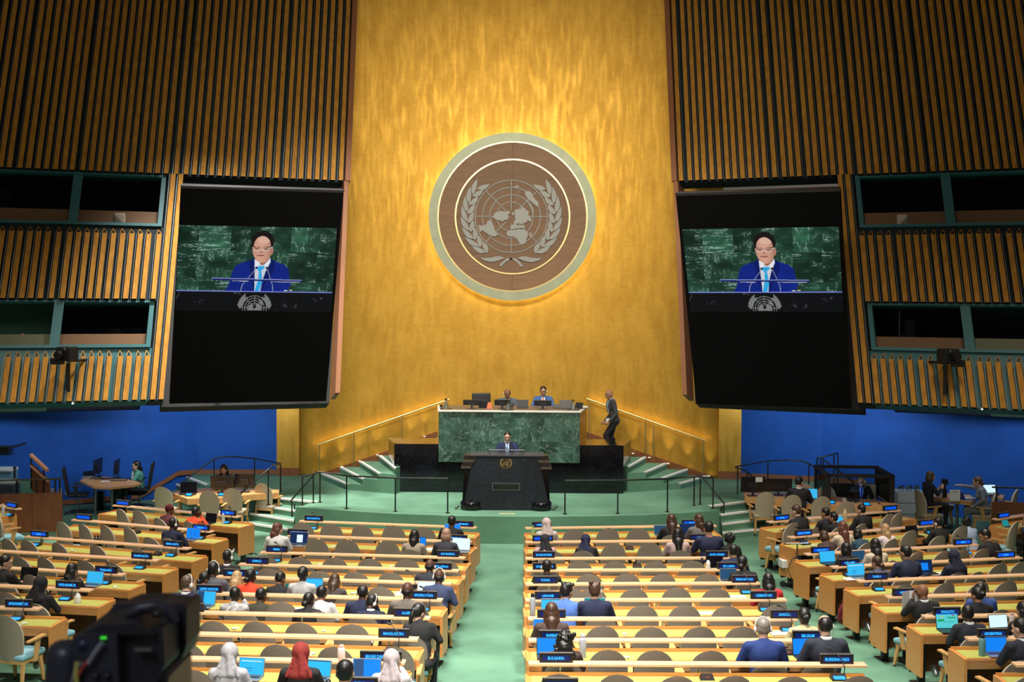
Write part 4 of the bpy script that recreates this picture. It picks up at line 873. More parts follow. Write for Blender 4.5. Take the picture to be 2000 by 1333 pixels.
# ================================================================== chairs
def make_chair(fab, seatm, name='delegate_chair'):
    root = empty(name)
    # curved shell back: rounded top, slightly narrower foot
    W2, zb, zt, th = .225, .40, 1.0, .045; cols, rows = 14, 16
    def outline(t):      # half width at height fraction
        return W2 * (.86 + .14 * min(1, t / .45)) if t < .55 else W2 * math.sqrt(max(0, 1 - ((t - .55) / .45) ** 2.3))
    mb = MB(); vs = []; fs = []
    for side in (0, 1):
        for i in range(rows + 1):
            t = i / rows; t = 1 - (1 - t) ** 1.35; w = outline(min(t, .9995)); z = zb + (zt - zb) * t
            for j in range(cols + 1):
                s_ = -1 + 2 * j / cols; x = w * s_; y = -.235 - .05 * t + .055 * (x / W2) ** 2 + (th if side else 0) + .02 * (1 - t)
                if side: x *= .94; y -= 0
                vs.append((x, y, z - (0 if not side else (.02 * t))))
    nn = cols + 1; o2 = nn * (rows + 1)
    for i in range(rows):
        for j in range(cols):
            a = i * nn + j; fs.append((a, a + 1, a + nn + 1, a + nn)); fs.append((o2 + a, o2 + a + nn, o2 + a + nn + 1, o2 + a + 1))
    mb.add(vs, fs, True)
    e = []                                                   # rim
    loop = [i * nn for i in range(rows + 1)] + [rows * nn + j for j in range(1, cols + 1)] + [i * nn + cols for i in range(rows - 1, -1, -1)] + [j for j in range(cols - 1, 0, -1)]
    mb.m = 1
    mb.add(vs, [(loop[i], loop[(i + 1) % len(loop)], loop[(i + 1) % len(loop)] + o2, loop[i] + o2) for i in range(len(loop))], True)
    mb.build('backrest', [fab, piping], root)
    mb = MB(); mb.box((0, .02, .445), (.46, .46, .085), bev=.03); so = mb.build('seat_cushion', seatm, root)
    for p in so.data.polygons: p.use_smooth = True
    mb = MB(); mb.box((0, .0, .385), (.42, .42, .04)); mb.build('seat_frame', wood_arm, root)
    for sx in (-1, 1):
        mb = MB(); mb.hexa([(sx * .24, -.16, .635), (sx * .29, -.16, .635), (sx * .30, .16, .655), (sx * .235, .16, .655)], [(sx * .24, -.16, .655), (sx * .29, -.16, .655), (sx * .30, .16, .68), (sx * .235, .16, .68)]) if sx > 0 else mb.hexa([(sx * .29, -.16, .635), (sx * .24, -.16, .635), (sx * .235, .16, .655), (sx * .30, .16, .655)], [(sx * .29, -.16, .655), (sx * .24, -.16, .655), (sx * .235, .16, .68), (sx * .30, .16, .68)])
        mb.hexa([(sx * .265 - .012, -.04, .38), (sx * .265 + .012, -.04, .38), (sx * .265 + .012, .02, .38), (sx * .265 - .012, .02, .38)], [(sx * .265 - .012, .0, .65), (sx * .265 + .012, .0, .65), (sx * .265 + .012, .09, .65), (sx * .265 - .012, .09, .65)]); mb.box((sx * .23, -.01, .385), (.09, .06, .03))
        mb.build('armrest', wood_arm, root)
        for sy in (-1, 1):
            mb = MB(); mb.m = 0; mb.hexa([(sx * .22 - .014, sy * .21 - .018, .07), (sx * .22 + .014, sy * .21 - .018, .07), (sx * .22 + .014, sy * .21 + .018, .07), (sx * .22 - .014, sy * .21 + .018, .07)], [(sx * .20 - .016, sy * .16 - .03, .39), (sx * .20 + .016, sy * .16 - .03, .39), (sx * .20 + .016, sy * .16 + .03, .39), (sx * .20 - .016, sy * .16 + .03, .39)])
            mb.m = 1; mb.cone((sx * .22, sy * .21, 0), (sx * .22, sy * .21, .07), .014, .014, 8); mb.build('leg', [wood_arm, steel_dk], root)
    return root
chair0 = make_chair(chair_fab, seat_blue); chair1 = make_chair(chair_pale, chair_pale, 'staff_chair')
used0 = []; SEATS = []
def place_chair(proto, x, y, z, rz, label, group=None):
    if proto in used0: o = copy_tree(proto)
    else: o = proto; used0.append(proto)
    o.location = (x, y, z); o.rotation_euler = (0, 0, rz); tag(o, label, 'chair'); 
    if group: o['group'] = group
    return o
CH = {
 'CL0': [590, 646, 706, 768, 828, 894], 'CL1': [544, 617, 677, 756, 802, 880], 'CL2': [518, 585, 653, 722, 794, 871], 'CL3': [446, 523, 624, 694, 763, 838], 'CL4': [415, 489, 551, 600, 683, 743, 840],
 'CL5': [367, 476, 549, 624, 710, 796], 'CL6': [417, 500.6, 587, 687, 800], 'CL7': [362, 433, 541, 653, 770], 'CL8': [374, 455, 590, 700, 765], 'CL9': [330, 430, 564, 675],
 'CR0': [1069, 1122, 1188, 1247, 1311, 1375], 'CR1': [1079, 1138, 1199, 1270, 1328, 1404], 'CR2': [1065, 1132, 1201, 1280, 1354, 1430], 'CR3': [1074, 1151, 1224, 1295, 1381, 1456], 'CR4': [1069, 1117, 1157, 1239, 1322, 1400, 1507],
 'CR5': [1066, 1174, 1255, 1338, 1421, 1518], 'CR6': [1075, 1177, 1272, 1367, 1450, 1573], 'CR7': [1100, 1188, 1279, 1388, 1503, 1600], 'CR8': [1090, 1206, 1323, 1434, 1549, 1677], 'CR9': [1120, 1250, 1380, 1500, 1640],
 'L0': [234, 269, 312, 371], 'L1': [119, 161, 204, 250, 295, 330], 'L2': [13, 52, 112, 187, 270], 'L3': [37, 85, 164, 219], 'L4': [13, 59, 133], 'L5': [12, 72], 'L6': [8],
 'R0': [1550, 1588, 1634, 1681, 1738, 1756], 'R1': [1608, 1640, 1687, 1740, 1780, 1832, 1880], 'R2': [1651, 1700, 1737, 1792, 1844, 1880, 1921, 1976], 'R3': [1718, 1760, 1799, 1867, 1905, 1954, 1996], 'R4': [1766, 1848, 1915, 1969],
 'R5': [1818, 1905, 1950], 'R6': [1908, 1990], 'R7': [1992], 'R8': [2010], 'LL0': [-10], 'RR0': [1985]}
crn = random.Random(3); ORDN = ['leftmost', 'second', 'third', 'fourth', 'fifth', 'sixth', 'seventh', 'eighth']
for nm, xs_ in CH.items():
    r = ROWS[nm]; xs_ = sorted(xs_)
    for i, px in enumerate(xs_):
        off = -.88 - crn.uniform(-.03, .06); t = r.at(px, off, .9); 
        if nm[0] in 'LR': off2 = off
        rz = r.yaw + crn.uniform(-.10, .10) + ({'L': -.26, 'R': .26}.get(nm[0], 0)); p = r.P(t, off)
        # origin of the chair is below its seat; the back stands .26 behind it
        c = Vector((p.x - math.sin(rz) * .26, p.y + math.cos(rz) * .26, p.z))
        lab = 'taupe round-backed chair, %s at the %s' % ((ORDN[i] + (' from left' if i else '')) if len(xs_) > 1 else 'the one seat', rowname(nm))
        SEATS.append((c.x, c.y, place_chair(chair0, c.x, c.y, c.z, rz, lab, 'delegates\' chairs at the long desks')))
# ================================================================== people
def rotm(yaw_=0, pit=0, rl=0): return (Matrix.Rotation(R(yaw_), 3, 'Z') @ Matrix.Rotation(R(pit), 3, 'X') @ Matrix.Rotation(R(rl), 3, 'Y'))
def head_shapes(mb, H, Mh):
    def q(x, y, z): return H + Mh @ Vector((x, y, z))
    mb.ell(q(0, -.008, .022), (.076, .094, .098), 20, 14, Mh); mb.ell(q(0, .020, -.030), (.060, .070, .088), 18, 12, Mh)
    mb.ell(q(0, .050, -.092), (.030, .030, .024), 12, 8, Mh); mb.cone(q(0, .078, .012), q(0, .104, -.028), .008, .015, 8); mb.ell(q(0, .100, -.032), (.016, .012, .011), 10, 7, Mh)
    for sx in (-1, 1): mb.ell(q(sx * .078, -.008, -.008), (.010, .020, .032), 10, 8, Mh); mb.ell(q(sx * .040, .060, -.025), (.024, .022, .024), 10, 8, Mh)
    mb.ell(q(0, .076, .038), (.050, .016, .014), 12, 8, Mh); mb.ell(q(0, .082, -.062), (.026, .012, .012), 10, 7, Mh)
def hand(mb, w, d, n, curl=.5, thumb=1, sp=1.0):
    """w wrist, d forearm direction, n palm normal (the palm looks that way)"""
    d = d.normalized(); s_ = d.cross(n).normalized(); n = s_.cross(d).normalized()
    M = Matrix((s_, d, n)).transposed(); c = w + d * .050
    mb.ell(c, (.042, .052, .016), 12, 8, M); mb.ell(w, (.027, .03, .019), 10, 7, M)
    for i, (x, L) in enumerate(((-.032, .062), (-.011, .074), (.011, .070), (.031, .054))):
        p = c + s_ * x * sp + d * .040; a = curl * (.5 + .08 * i); q = p + (d * math.cos(a) + n * math.sin(a)) * L * .55; e = q + (d * math.cos(a * 2.2) + n * math.sin(a * 2.2)) * L * .5
        mb.cap(p, q, .0092, .0085, 8); mb.cap(q, e, .0085, .0072, 8)
    t0 = w + d * .030 - s_ * thumb * .034; t1 = t0 + (d * .6 - s_ * thumb * .6 + n * .3).normalized() * .036; t2 = t1 + (d * .9 + n * .35).normalized() * .03
    mb.cap(w + d * .015 - s_ * thumb * .015, t1, .016, .0105, 8); mb.cap(t1, t2, .0105, .0085, 8)
PCACHE = {}
HC = {}
def leg_mb(sc):
    leg = MB(); leg.ell((0, -.01, .52), (.17 * sc, .14, .09), 16, 10)
    for sx in (-1, 1):
        hip = Vector((sx * .09, .0, .52)); kn = Vector((sx * .12, .40, .53)); an = Vector((sx * .12, .38, .13)); leg.cap(hip, kn, .092 * sc, .068, 14); leg.cap(kn, an, .066, .050, 12)
    return leg
ARMS = {  # elbow and wrist per side (x outwards), and palm normal
 'desk': (((.255, .12, .79), (.12, .36, .775)), ((.255, .12, .79), (.12, .36, .775))),
 'type': (((.26, .10, .78), (.075, .34, .80)), ((.26, .10, .78), (.075, .34, .80))),
 'lap': (((.25, .02, .76), (.12, .22, .60)), ((.25, .02, .76), (.12, .22, .60))),
 'ear': (((.25, .14, .80), (.10, .36, .775)), ((.27, .20, .86), (.115, .13, 1.10))),
 'phone': (((.25, .12, .80), (.08, .30, .86)), ((.25, .12, .80), (.05, .31, .90))),
 'up': (((.26, .16, .84), (.05, .32, 1.02)), ((.26, .16, .84), (.07, .32, 1.04))),
 'point': (((.24, .05, .78), (.14, .25, .62)), ((.22, .26, 1.0), (.10, .54, 1.04))),
 'chin': (((.24, .18, .77), (.12, .38, .775)), ((.19, .24, .80), (.045, .17, 1.04))),
}
def seated(arms='desk', lean=8, hy=0, hp=8, twist=0, male=True, vox=.012, hands=True):
    hy = round(hy / 25) * 25; lean = min((4, 8, 14, 19), key=lambda v: abs(v - lean)); hp = 20 if hp > 14 else 8; twist = round(twist / 14) * 14
    key = (arms, lean, hy, hp, twist, male)
    if key in PCACHE: return PCACHE[key]
    sc = 1.0 if male else .93
    pel = Vector((0, 0, .53)); Ml = rotm(twist, -lean)
    def T(x, y, z): return pel + Ml @ (Vector((x, y, z)) - pel)
    sw = .175 * sc; neck = T(0, -.015, 1.04); Hc = T(0, .02, 1.175); Mh = rotm(hy + twist, -(hp + lean * .35))
    Hc = neck + (Hc - neck) + Vector((0, hp * .0008, -hp * .0006))
    body = MB(); head_shapes(body, Hc, Mh)
    nk = Hc + Mh @ Vector((0, -.02, -.06)); body.cap(T(0, -.02, .99), nk, .058 * sc, .052 * sc, 14)
    # plain inner trunk and legs keep the body one piece under the clothes
    body.cap(T(0, -.01, .96), pel, .10, .10, 12)
    el = []; top = MB(); hd = []
    for sx, (e, w) in zip((-1, 1), ARMS[arms]):
        sh = T(sx * sw, -.01, .985); E = Vector((sx * e[0] * sc, e[1], e[2])); Wv = Vector((sx * w[0], w[1], w[2]))
        if lean > 14: E += Vector((0, .03, 0)); Wv += Vector((0, .05, 0))
        if Wv.z < .83 and arms in ('desk', 'type', 'ear', 'chin'): Wv.z = max(Wv.z, .775)
        body.cap(T(sx * .08, -.01, .98), sh, .045, .04, 10); body.cap(sh, E, .040, .034, 10); body.cap(E, Wv, .034, .025, 10)
        d = (Wv - E).normalized()
        if arms in ('desk', 'type', 'lap') or (arms in ('ear', 'chin', 'point') and sx < 0): d2 = Vector((d.x * .5, d.y, max(d.z * .2, -.05) if arms != 'lap' else -.3)); nrm = Vector((0, 0, -1)); cu = .35
        elif arms == 'ear': d2 = Vector((-.25, 0, 1)); nrm = Vector((-1, 0, -.1)); cu = .7
        elif arms == 'chin': d2 = Vector((0, -.1, 1)); nrm = Vector((0, -1, 0)); cu = 1.0
        elif arms == 'point': d2 = Vector((0, 1, .05)); nrm = Vector((0, 0, -1)); cu = 1.2
        else: d2 = Vector((d.x * .3, .35, 1 if arms == 'up' else .5)); nrm = Vector((-sx, -.2, 0)); cu = .9
        hand(body, Wv, d2, nrm, cu, thumb=1 if sx > 0 else -1)
        top.cap(sh, E, .062 * sc, .053 * sc, 14); we = E + (Wv - E) * .90; top.cap(E, we, .053 * sc, .037 * sc, 12)
        top.ell(sh + Vector((0, 0, -.005)), (.068 * sc, .066 * sc, .062), 12, 9)
    for sx in (-1, 1):
        hip = Vector((sx * .09, .0, .52)); kn = Vector((sx * .12, .40, .53)); an = Vector((sx * .12, .38, .09)); body.cap(hip, kn, .07, .05, 10); body.cap(kn, an, .045, .035, 10)
    # upper garment
    top.ell(T(0, -.005, .90), (.188 * sc, .118, .17), 20, 14, Ml); top.ell(T(0, .0, .72), (.165 * sc, .112, .17), 20, 12, Ml); top.ell(T(0, .01, .58), (.172 * sc, .125, .11), 20, 12, Ml)
    for sx in (-1, 1): top.cap(T(sx * .05, -.02, 1.015), T(sx * sw, -.012, .975), .048, .062, 12)
    top.cap(T(0, -.025, .98), T(0, -.02, 1.035), .085 * sc, .062, 14)
    if not male: top.ell(T(-.07, .09, .87), (.06, .05, .06)); top.ell(T(.07, .09, .87), (.06, .05, .06))
    if 'shoe' not in HC: HC['shoe'] = [MB().cap((sx * .12, .36, .05), (sx * .13, .52, .035), .045, .034, 12).mesh('shoe', []) for sx in (-1, 1)]
    if 'leg' + str(male) not in HC: HC['leg' + str(male)] = remesh(leg_mb(sc), .02, 3, 'trousers')
    res = dict(body=remesh(body, vox, 2, 'body'), top=remesh(top, .016, 4, 'upper_garment'), leg=HC['leg' + str(male)], shoe=HC['shoe'], H=Hc, M=Mh, neck=T(0, -.02, 1.045), Ml=Ml, T=T)
    PCACHE[key] = res; return res
def hair(style):
    if style in HC: return HC[style]
    mb = MB(); r = random.Random(style); vox = .009; sm = 2; noise = 0
    cap = lambda: mb.ell((0, -.020, .033), (.084, .098, .099), 20, 14)
    if style == 'short': mb.ell((0, -.021, .044), (.082, .095, .088), 20, 14); mb.ell((0, -.045, .004), (.0795, .062, .068)); noise = .005
    elif style == 'bald': mb.ell((0, -.030, -.012), (.0815, .078, .060)); noise = .002
    elif style == 'balding': mb.ell((0, -.030, .020), (.083, .088, .090)); noise = .003
    elif style == 'messy': cap(); mb.ell((0, -.05, .0), (.078, .066, .075)); [mb.ell((r.uniform(-.06, .06), r.uniform(-.08, .07), .09 + r.uniform(-.01, .03)), r.uniform(.018, .032), 8, 6) for _ in range(16)]; noise = .01
    elif style == 'long':
        cap(); mb.ell((0, -.045, -.03), (.092, .072, .12)); mb.ell((0, -.055, -.10), (.088, .060, .10)); mb.cap((0, -.062, -.10), (0, -.078, -.24), .080, .050, 16); noise = .006
        for sx in (-1, 1): mb.cap((sx * .068, -.03, .0), (sx * .075, -.045, -.22), .034, .026)
    elif style == 'longest':
        cap(); mb.ell((0, -.045, -.03), (.094, .074, .12)); mb.ell((0, -.055, -.11), (.092, .062, .11)); mb.cap((0, -.065, -.12), (0, -.10, -.34), .088, .055, 16); noise = .006
        for sx in (-1, 1): mb.cap((sx * .070, -.03, .0), (sx * .08, -.055, -.30), .036, .03)
    elif style == 'bob':
        cap(); mb.ell((0, -.045, -.03), (.095, .072, .10)); noise = .006
        for sx in (-1, 1): mb.ell((sx * .072, -.015, -.045), (.026, .05, .075))
    elif style == 'bun': cap(); mb.ell((0, -.05, .0), (.076, .060, .065)); mb.ell((0, -.118, .02), (.042, .036, .042)); noise = .004
    elif style == 'lowbun': cap(); mb.ell((0, -.05, .0), (.078, .060, .07)); mb.ell((0, -.112, -.055), (.05, .036, .042)); noise = .004
    elif style == 'pony': cap(); mb.ell((0, -.05, .0), (.078, .060, .065)); mb.cap((0, -.11, .03), (0, -.13, -.05), .032, .036); mb.cap((0, -.13, -.05), (0, -.125, -.22), .036, .014); noise = .004
    elif style == 'curly': cap(); mb.ell((0, -.04, .01), (.098, .09, .105)); [mb.ell((.095 * math.cos(a) * c, -.04 + .085 * math.sin(a) * c, .02 + .10 * s_), .026, 8, 6) for a, c, s_ in ((r.uniform(0, 6.28), math.cos(q), math.sin(q)) for q in [r.uniform(-.9, 1.4) for _ in range(40)])]; noise = .012
    elif style == 'curlylong': cap(); mb.ell((0, -.05, -.03), (.11, .085, .13)); mb.cap((0, -.07, -.08), (0, -.08, -.20), .105, .09, 16); [mb.ell((r.uniform(-.12, .12), -.06 + r.uniform(-.08, .02), r.uniform(-.25, .08)), r.uniform(.022, .034), 8, 6) for _ in range(50)]; noise = .014
    elif style in ('hijab',):
        mb.ell((0, -.018, .030), (.098, .108, .112), 22, 14); mb.ell((0, -.03, -.05), (.088, .085, .10), 20, 12); mb.cap((0, -.03, -.08), (0, -.03, -.15), .078, .10, 18); mb.ell((0, -.035, -.20), (.165, .105, .085), 22, 12); mb.cap((.02, -.10, .0), (.045, -.115, -.20), .030, .045); mb.ell((0, .035, -.165), (.10, .06, .05)); [mb.cap((x_, -.085 - .02 * (1 - abs(x_) * 8), -.02), (x_ * 2.1, -.125, -.22), .010, .018, 8) for x_ in (-.06, -.03, .0, .035, .065)]; mb.cap((-.09, .0, -.06), (.06, -.11, -.14), .02, .03, 8); noise = .004; vox = .011
    elif style == 'turban':
        cap(); mb.ell((0, -.022, .045), (.098, .108, .082)); [mb.cap((-.07, -.07, .00 + k * .025), (.07, -.085 + .01 * k, .05 + k * .02), .035, .032) for k in range(3)]; noise = .004
    elif style == 'headwrap': cap(); mb.ell((0, -.05, .02), (.088, .072, .085)); [mb.ell((r.uniform(-.04, .04), -.10 + r.uniform(-.01, .02), r.uniform(-.06, .06)), .035, 10, 7) for _ in range(8)]; noise = .006
    m = remesh(mb, vox, sm, 'hair', noise); HC[style] = m; return m
SKIN = {'d': mat('skin_deep', (.075, .032, .018), .5, spec=.35), 'm': mat('skin_brown', (.22, .10, .055), .5, spec=.35), 't': mat('skin_tan', (.42, .22, .13), .5, spec=.35), 'l': mat('skin_light', (.60, .36, .26), .5, spec=.35)}
HAIRC = {'k': (.008, .007, .007), 'b': (.055, .025, .014), 'a': (.11, .04, .025), 'g': (.20, .18, .16), 'y': (.42, .26, .13), 'w': (.09, .055, .035), 's': (.34, .20, .14)}
def hcol(c): return mat('hair_' + c, HAIRC[c], .42, noise=.25, nscale=60, stretch=(1, 1, .15)) if isinstance(c, str) else mat('cloth_%d_%d_%d' % tuple(int(q * 999) for q in c), c, .85, noise=.12, nscale=18)
def cloth(c):
    if c == 'print': 
        return mat_marble('white_navy_print', (.70, .68, .66), (.55, .52, .50), (.015, .02, .06), vs=1.6, vw=.12, tiled=False, rough=.8) if 'white_navy_print' not in MATS else MATS['white_navy_print']
    if c == 'floral': return mat('yellow_floral', (.62, .52, .28), .85, noise=.5, nscale=22)
    return mat('cloth_%d_%d_%d' % tuple(int(q * 999) for q in c), c, .85, noise=.12, nscale=18)
headset_me = None
def headset():
    global headset_me
    if headset_me is None:
        mb = MB(); mb.tube([(.088 * math.cos(t), -.005, .020 + .118 * math.sin(t)) for t in np.linspace(0, math.pi, 14)], .006, 6)
        for sx in (-1, 1): mb.ell((sx * .09, -.005, -.005), (.014, .028, .034), 10, 8)
        headset_me = mb.mesh('headset', [])
    return headset_me
def earpiece_me():
    if 'ear' not in HC:
        mb = MB(); mb.ell((.09, -.005, -.008), (.012, .022, .032), 10, 8); mb.tube([(.092, .0, -.035), (.09, .02, -.09), (.08, .03, -.16)], .003, 5); HC['ear'] = mb.mesh('earpiece', [])
    return HC['ear']
suit_collar = {}
def person(label, x, y, z, rz, arms='desk', lean=8, hy=0, hp=8, twist=0, male=True, style='short', hc='k', skin='t', top=(.01, .012, .03), shirt=None, tie=None, legs=(.012, .012, .016), gear=None, glasses=False, scale=1.0, group=None, skirt=False, face=False, chair=True):
    P = seated(arms, lean, hy, hp, twist, male)
    root = empty('person', (x, y, z), rz, label, 'person', group); root.scale = (scale,) * 3
    def ch(name, me, m, par=root, mw=None, mats=None):
        if not me.materials: me.materials.append(m)
        o = bpy.data.objects.new(name, me); C.objects.link(o); o.parent = par; o.material_slots[0].link = 'OBJECT'; o.material_slots[0].material = m
        if mw is not None: o.matrix_local = mw
        return o
    HM = Matrix.Translation(P['H']) @ P['M'].to_4x4()
    b = ch('body', P['body'], SKIN[skin]); ch('upper_garment', P['top'], cloth(top)); ch('trousers', P['leg'], cloth(legs)); [ch('shoe', m_, blk) for m_ in P['shoe']]
    if style: ch('headscarf' if style == 'hijab' else ('turban' if style in ('turban', 'headwrap') else 'hair'), hair(style), hcol(hc), mw=HM)
    if gear == 'headset': ch('headset', headset(), white, mw=HM)
    if gear == 'earL' or gear == 'earR': ch('earpiece', earpiece_me(), white, mw=HM @ (Matrix.Scale(-1, 4, Vector((1, 0, 0))) if gear == 'earL' else Matrix.Identity(4)))
    if shirt:
        k = ('collar',); 
        if k not in HC:
            mb = MB(); mb.lathe([(.060, -.03), (.068, -.02), (.064, .022), (.058, .024)], (0, 0, 0), 18); HC[k] = mb.mesh('shirt_collar', [])
        ch('shirt_collar', HC[k], cloth(shirt), mw=Matrix.Translation(P['neck']) @ P['Ml'].to_4x4())
    if face:
        mb = MB(); [mb.ell((sx * .031, .079, .006), (.012, .010, .007), 10, 7) for sx in (-1, 1)]; ch('eyes', mb.mesh('eyes', []), mat('eye_white', (.55, .52, .5), .3), mw=HM)
        mb = MB(); [mb.ell((sx * .031, .0885, .006), (.005, .003, .005), 8, 6) for sx in (-1, 1)]; ch('irises', mb.mesh('irises', []), blk, mw=HM)
        mb = MB(); [mb.cap((sx * .017, .091, .030), (sx * .048, .081, .032), .004, .003, 6) for sx in (-1, 1)]; ch('eyebrows', mb.mesh('eyebrows', []), hcol(hc if hc != 'g' else 'w'), mw=HM)
        mb = MB(); mb.ell((0, .0905, -.062), (.022, .006, .005), 10, 7); ch('lips', mb.mesh('lips', []), mat('lips', (.30, .10, .08), .5), mw=HM)
        T = P['T']
        if shirt:
            mb = MB(); a = [T(-.042, .085, 1.035), T(.042, .085, 1.035), T(.046, .132, .95), T(.016, .142, .80), T(-.016, .142, .80), T(-.046, .132, .95)]
            mb.add([v for v in a] + [v + Vector((0, -.03, 0)) for v in a], [tuple(range(6)), tuple(range(11, 5, -1))] + [(i, (i + 1) % 6, (i + 1) % 6 + 6, i + 6) for i in range(6)]); ch('shirt_front', mb.mesh('shirt_front', []), cloth(shirt))
        if tie:
            mb = MB(); mb.hexa([T(-.018, .13, .80), T(.018, .13, .80), T(.018, .152, .80), T(-.018, .152, .80)], [T(-.014, .12, .96), T(.014, .12, .96), T(.014, .145, .96), T(-.014, .145, .96)]); mb.hexa([T(-.014, .12, .96), T(.014, .12, .96), T(.014, .145, .96), T(-.014, .145, .96)], [T(-.010, .08, 1.03), T(.010, .08, 1.03), T(.010, .102, 1.03), T(-.010, .102, 1.03)]); mb.ell(T(0, .095, 1.03), (.016, .012, .014)); ch('tie', mb.mesh('tie', []), cloth(tie))
    if glasses:
        mb = MB()
        for sx in (-1, 1): mb.tube([(sx * .031 + .021 * math.cos(t), .094, .004 + .015 * math.sin(t)) for t in np.linspace(0, 6.28, 14)], .0022, 5); mb.tube([(sx * .052, .092, .008), (sx * .078, .0, .006)], .002, 5)
        mb.tube([(-.01, .096, .008), (.01, .096, .008)], .002, 5); ch('glasses', mb.mesh('glasses', []), steel_dk, mw=HM)
    return root
def sit(row, px, label, ytop=None, off=-.80, turn=0, **k):
    r = ROWS[row]; lean = k.get('lean', 8); hy = k.get('hy', 0); P = seated(k.get('arms', 'desk'), lean, hy, k.get('hp', 8), k.get('twist', 0), k.get('male', True))
    rz = r.yaw + R(turn); H = P['H']
    # the head must stand in the wanted picture column
    hx = H.x * math.cos(rz) - H.y * math.sin(rz); hyy = H.x * math.sin(rz) + H.y * math.cos(rz); hd = Vector((hx, hyy, 0)); offh = off + hd.dot(r.n)
    t = r.at(px, offh, 1.17) - hd.dot(r.u); p = r.P(t, off); sc = 1.0
    if ytop is not None:
        hp_ = p + hd; d = ray(px, ytop); zt = CAM.z + d.z * (hp_.y - CAM.y) / d.y; want = (zt - r.z) / (H.z + .125); sc = max(.87, min(1.07, want))
        if abs(want - sc) > .02: print('HEAD', row, px, 'want %.2f' % want)
    for cx_, cy_, co in SEATS:
        if math.hypot(cx_ - p.x, cy_ - p.y) < .36: co.scale.z = .88; co.location.x -= .05 * -math.sin(rz); co.location.y -= .05 * math.cos(rz)
    return person(label, p.x, p.y, p.z, rz, scale=sc, **k)
NV = (.012, .018, .055); BK = (.010, .010, .012); GY = (.10, .10, .12); WH = (.58, .57, .57); NAVY = (.008, .012, .04); RB = (.012, .035, .17)
F = dict(male=False)
# ---- centre left block
sit('CL0', 883, 'person with short dark hair in black jacket below the DENMARK sign', 1008, lean=8, skin='d', top=BK, arms='desk')
sit('CL1', 543, 'person with long brown hair in white jumper at the second centre left desk', 1021, hy=-55, turn=8, style='long', hc='a', skin='l', top=WH, arms='desk', **F)
sit('CL1', 810, 'person with black hair and pale headband in beige jacket looking at a blue tablet', 1035, hy=-12, style='long', skin='m', top=(.30, .25, .20), arms='phone', **F)
sit('CL1', 872, 'person with tousled reddish grey hair in dark jacket before a bright white laptop', 1032, hy=-12, style='bob', hc='s', skin='l', top=(.03, .03, .045), arms='type', **F)
sit('CL3', 446, 'person with black hair and white headset at the aisle left of the SOMALIA sign', 1075, off=-.55, hy=-25, skin='d', top=BK, shirt=WH, gear='headset', lean=6)
sit('CL3', 840, 'person with shaved head and earpiece behind the SOUTH AFRICA sign', 1092, hy=0, style='bald', skin='d', top=(.02, .022, .035), gear='earR', lean=12)
sit('CL4', 417, 'person with black hair in grey suit left of the TIMOR-LESTE sign', 1098, hy=-10, skin='d', top=GY, gear='headset', lean=4)
sit('CL4', 402, 'person with gathered black hair and earring looking right behind the UNITED KINGDOM sign', 1117, off=-.98, hy=-50, style='lowbun', skin='m', top=(.10, .10, .13), lean=14, **F)
sit('CL4', 464, 'person with long blonde streaked hair between two dark-haired neighbours', 1126, off=-.82, style='long', hc='y', skin='l', top=(.12, .11, .12), lean=19, hp=18, **F)
sit('CL4', 491, 'person in bright red-orange jacket with black hair in a bun', 1112, hy=-18, style='lowbun', skin='d', top=(.75, .06, .02), lean=10, **F)
sit('CL4', 549, 'person with smooth black hair and a silver clip, bent low over a teal phone', 1131, hy=-15, style='short', skin='m', top=BK, lean=19, hp=20, arms='phone', **F)
sit('CL4', 592, 'person in grey sleeveless vest over black sleeves with upswept black hair', 1107, style='bun', skin='d', top=(.42, .42, .43), lean=6, arms='type', **F)
sit('CL4', 655, 'person with long brown hair bent forward above the sixth centre left desk', 1130, style='long', hc='b', skin='l', top=(.05, .04, .04), lean=19, hp=16, **F)
sit('CL4', 858, 'person with shaved head in slate blue suit beside a white laptop screen', 1112, hy=5, style='bald', skin='d', top=(.035, .05, .12), gear='headset', lean=12, arms='type')
sit('CL5', 368, 'person with greying brown hair and headset in navy suit typing left of a cyan laptop', 1124, hy=-28, twist=-10, style='short', hc='w', skin='l', top=NV, shirt=WH, gear='headset', arms='type')
sit('CL5', 460, 'person in white and navy patterned blouse holding a phone to the ear', 1149, hy=-10, style='short', skin='d', top='print', arms='ear', lean=10, **F)
sit('CL5', 512, 'person with black hair and hoop earring in olive top with silver scarf', 1158, hy=-15, style='short', skin='d', top=(.035, .035, .02), lean=19, **F)
sit('CL5', 629, 'person in white shirt with glossy black hair, right of the person with a black bun', 1144, off=-.72, hy=8, style='short', skin='m', top=WH, lean=14, arms='desk')
sit('CL5', 605, 'person with black hair in a low bun in a dark top, beside the white shirt', 1161, off=-.98, hy=-30, style='lowbun', skin='d', top=BK, lean=19, **F)
sit('CL5', 709, 'person with balding crown and white earpiece in navy suit, behind a bowed neighbour', 1141, off=-.74, style='balding', skin='d', top=NV, gear='earL', lean=8)
sit('CL5', 728, 'person bowed forward in dark navy suit with a white headset at the right ear', 1163, off=-.98, hy=-45, hp=22, twist=0, style='short', skin='d', top=NAVY, shirt=WH, gear='headset', lean=18)
sit('CL5', 796, 'person with shaved head in brown-grey suit and earpiece behind the ALGERIA sign', 1137, hy=0, style='bald', skin='d', top=(.14, .115, .10), gear='earL', lean=4)
sit('CL6', 818, 'person in black blazer with black ponytail leaning left behind the BANGLADESH sign', 1179, hy=-60, twist=14, hp=14, style='pony', skin='l', top=BK, lean=20, **F)
sit('CL8', 449, 'person in pale grey headscarf and grey top typing on a laptop at the front', 1258, hy=-8, style='hijab', hc=(.36, .36, .39), skin='t', top=(.38, .38, .41), arms='type', lean=8, **F)
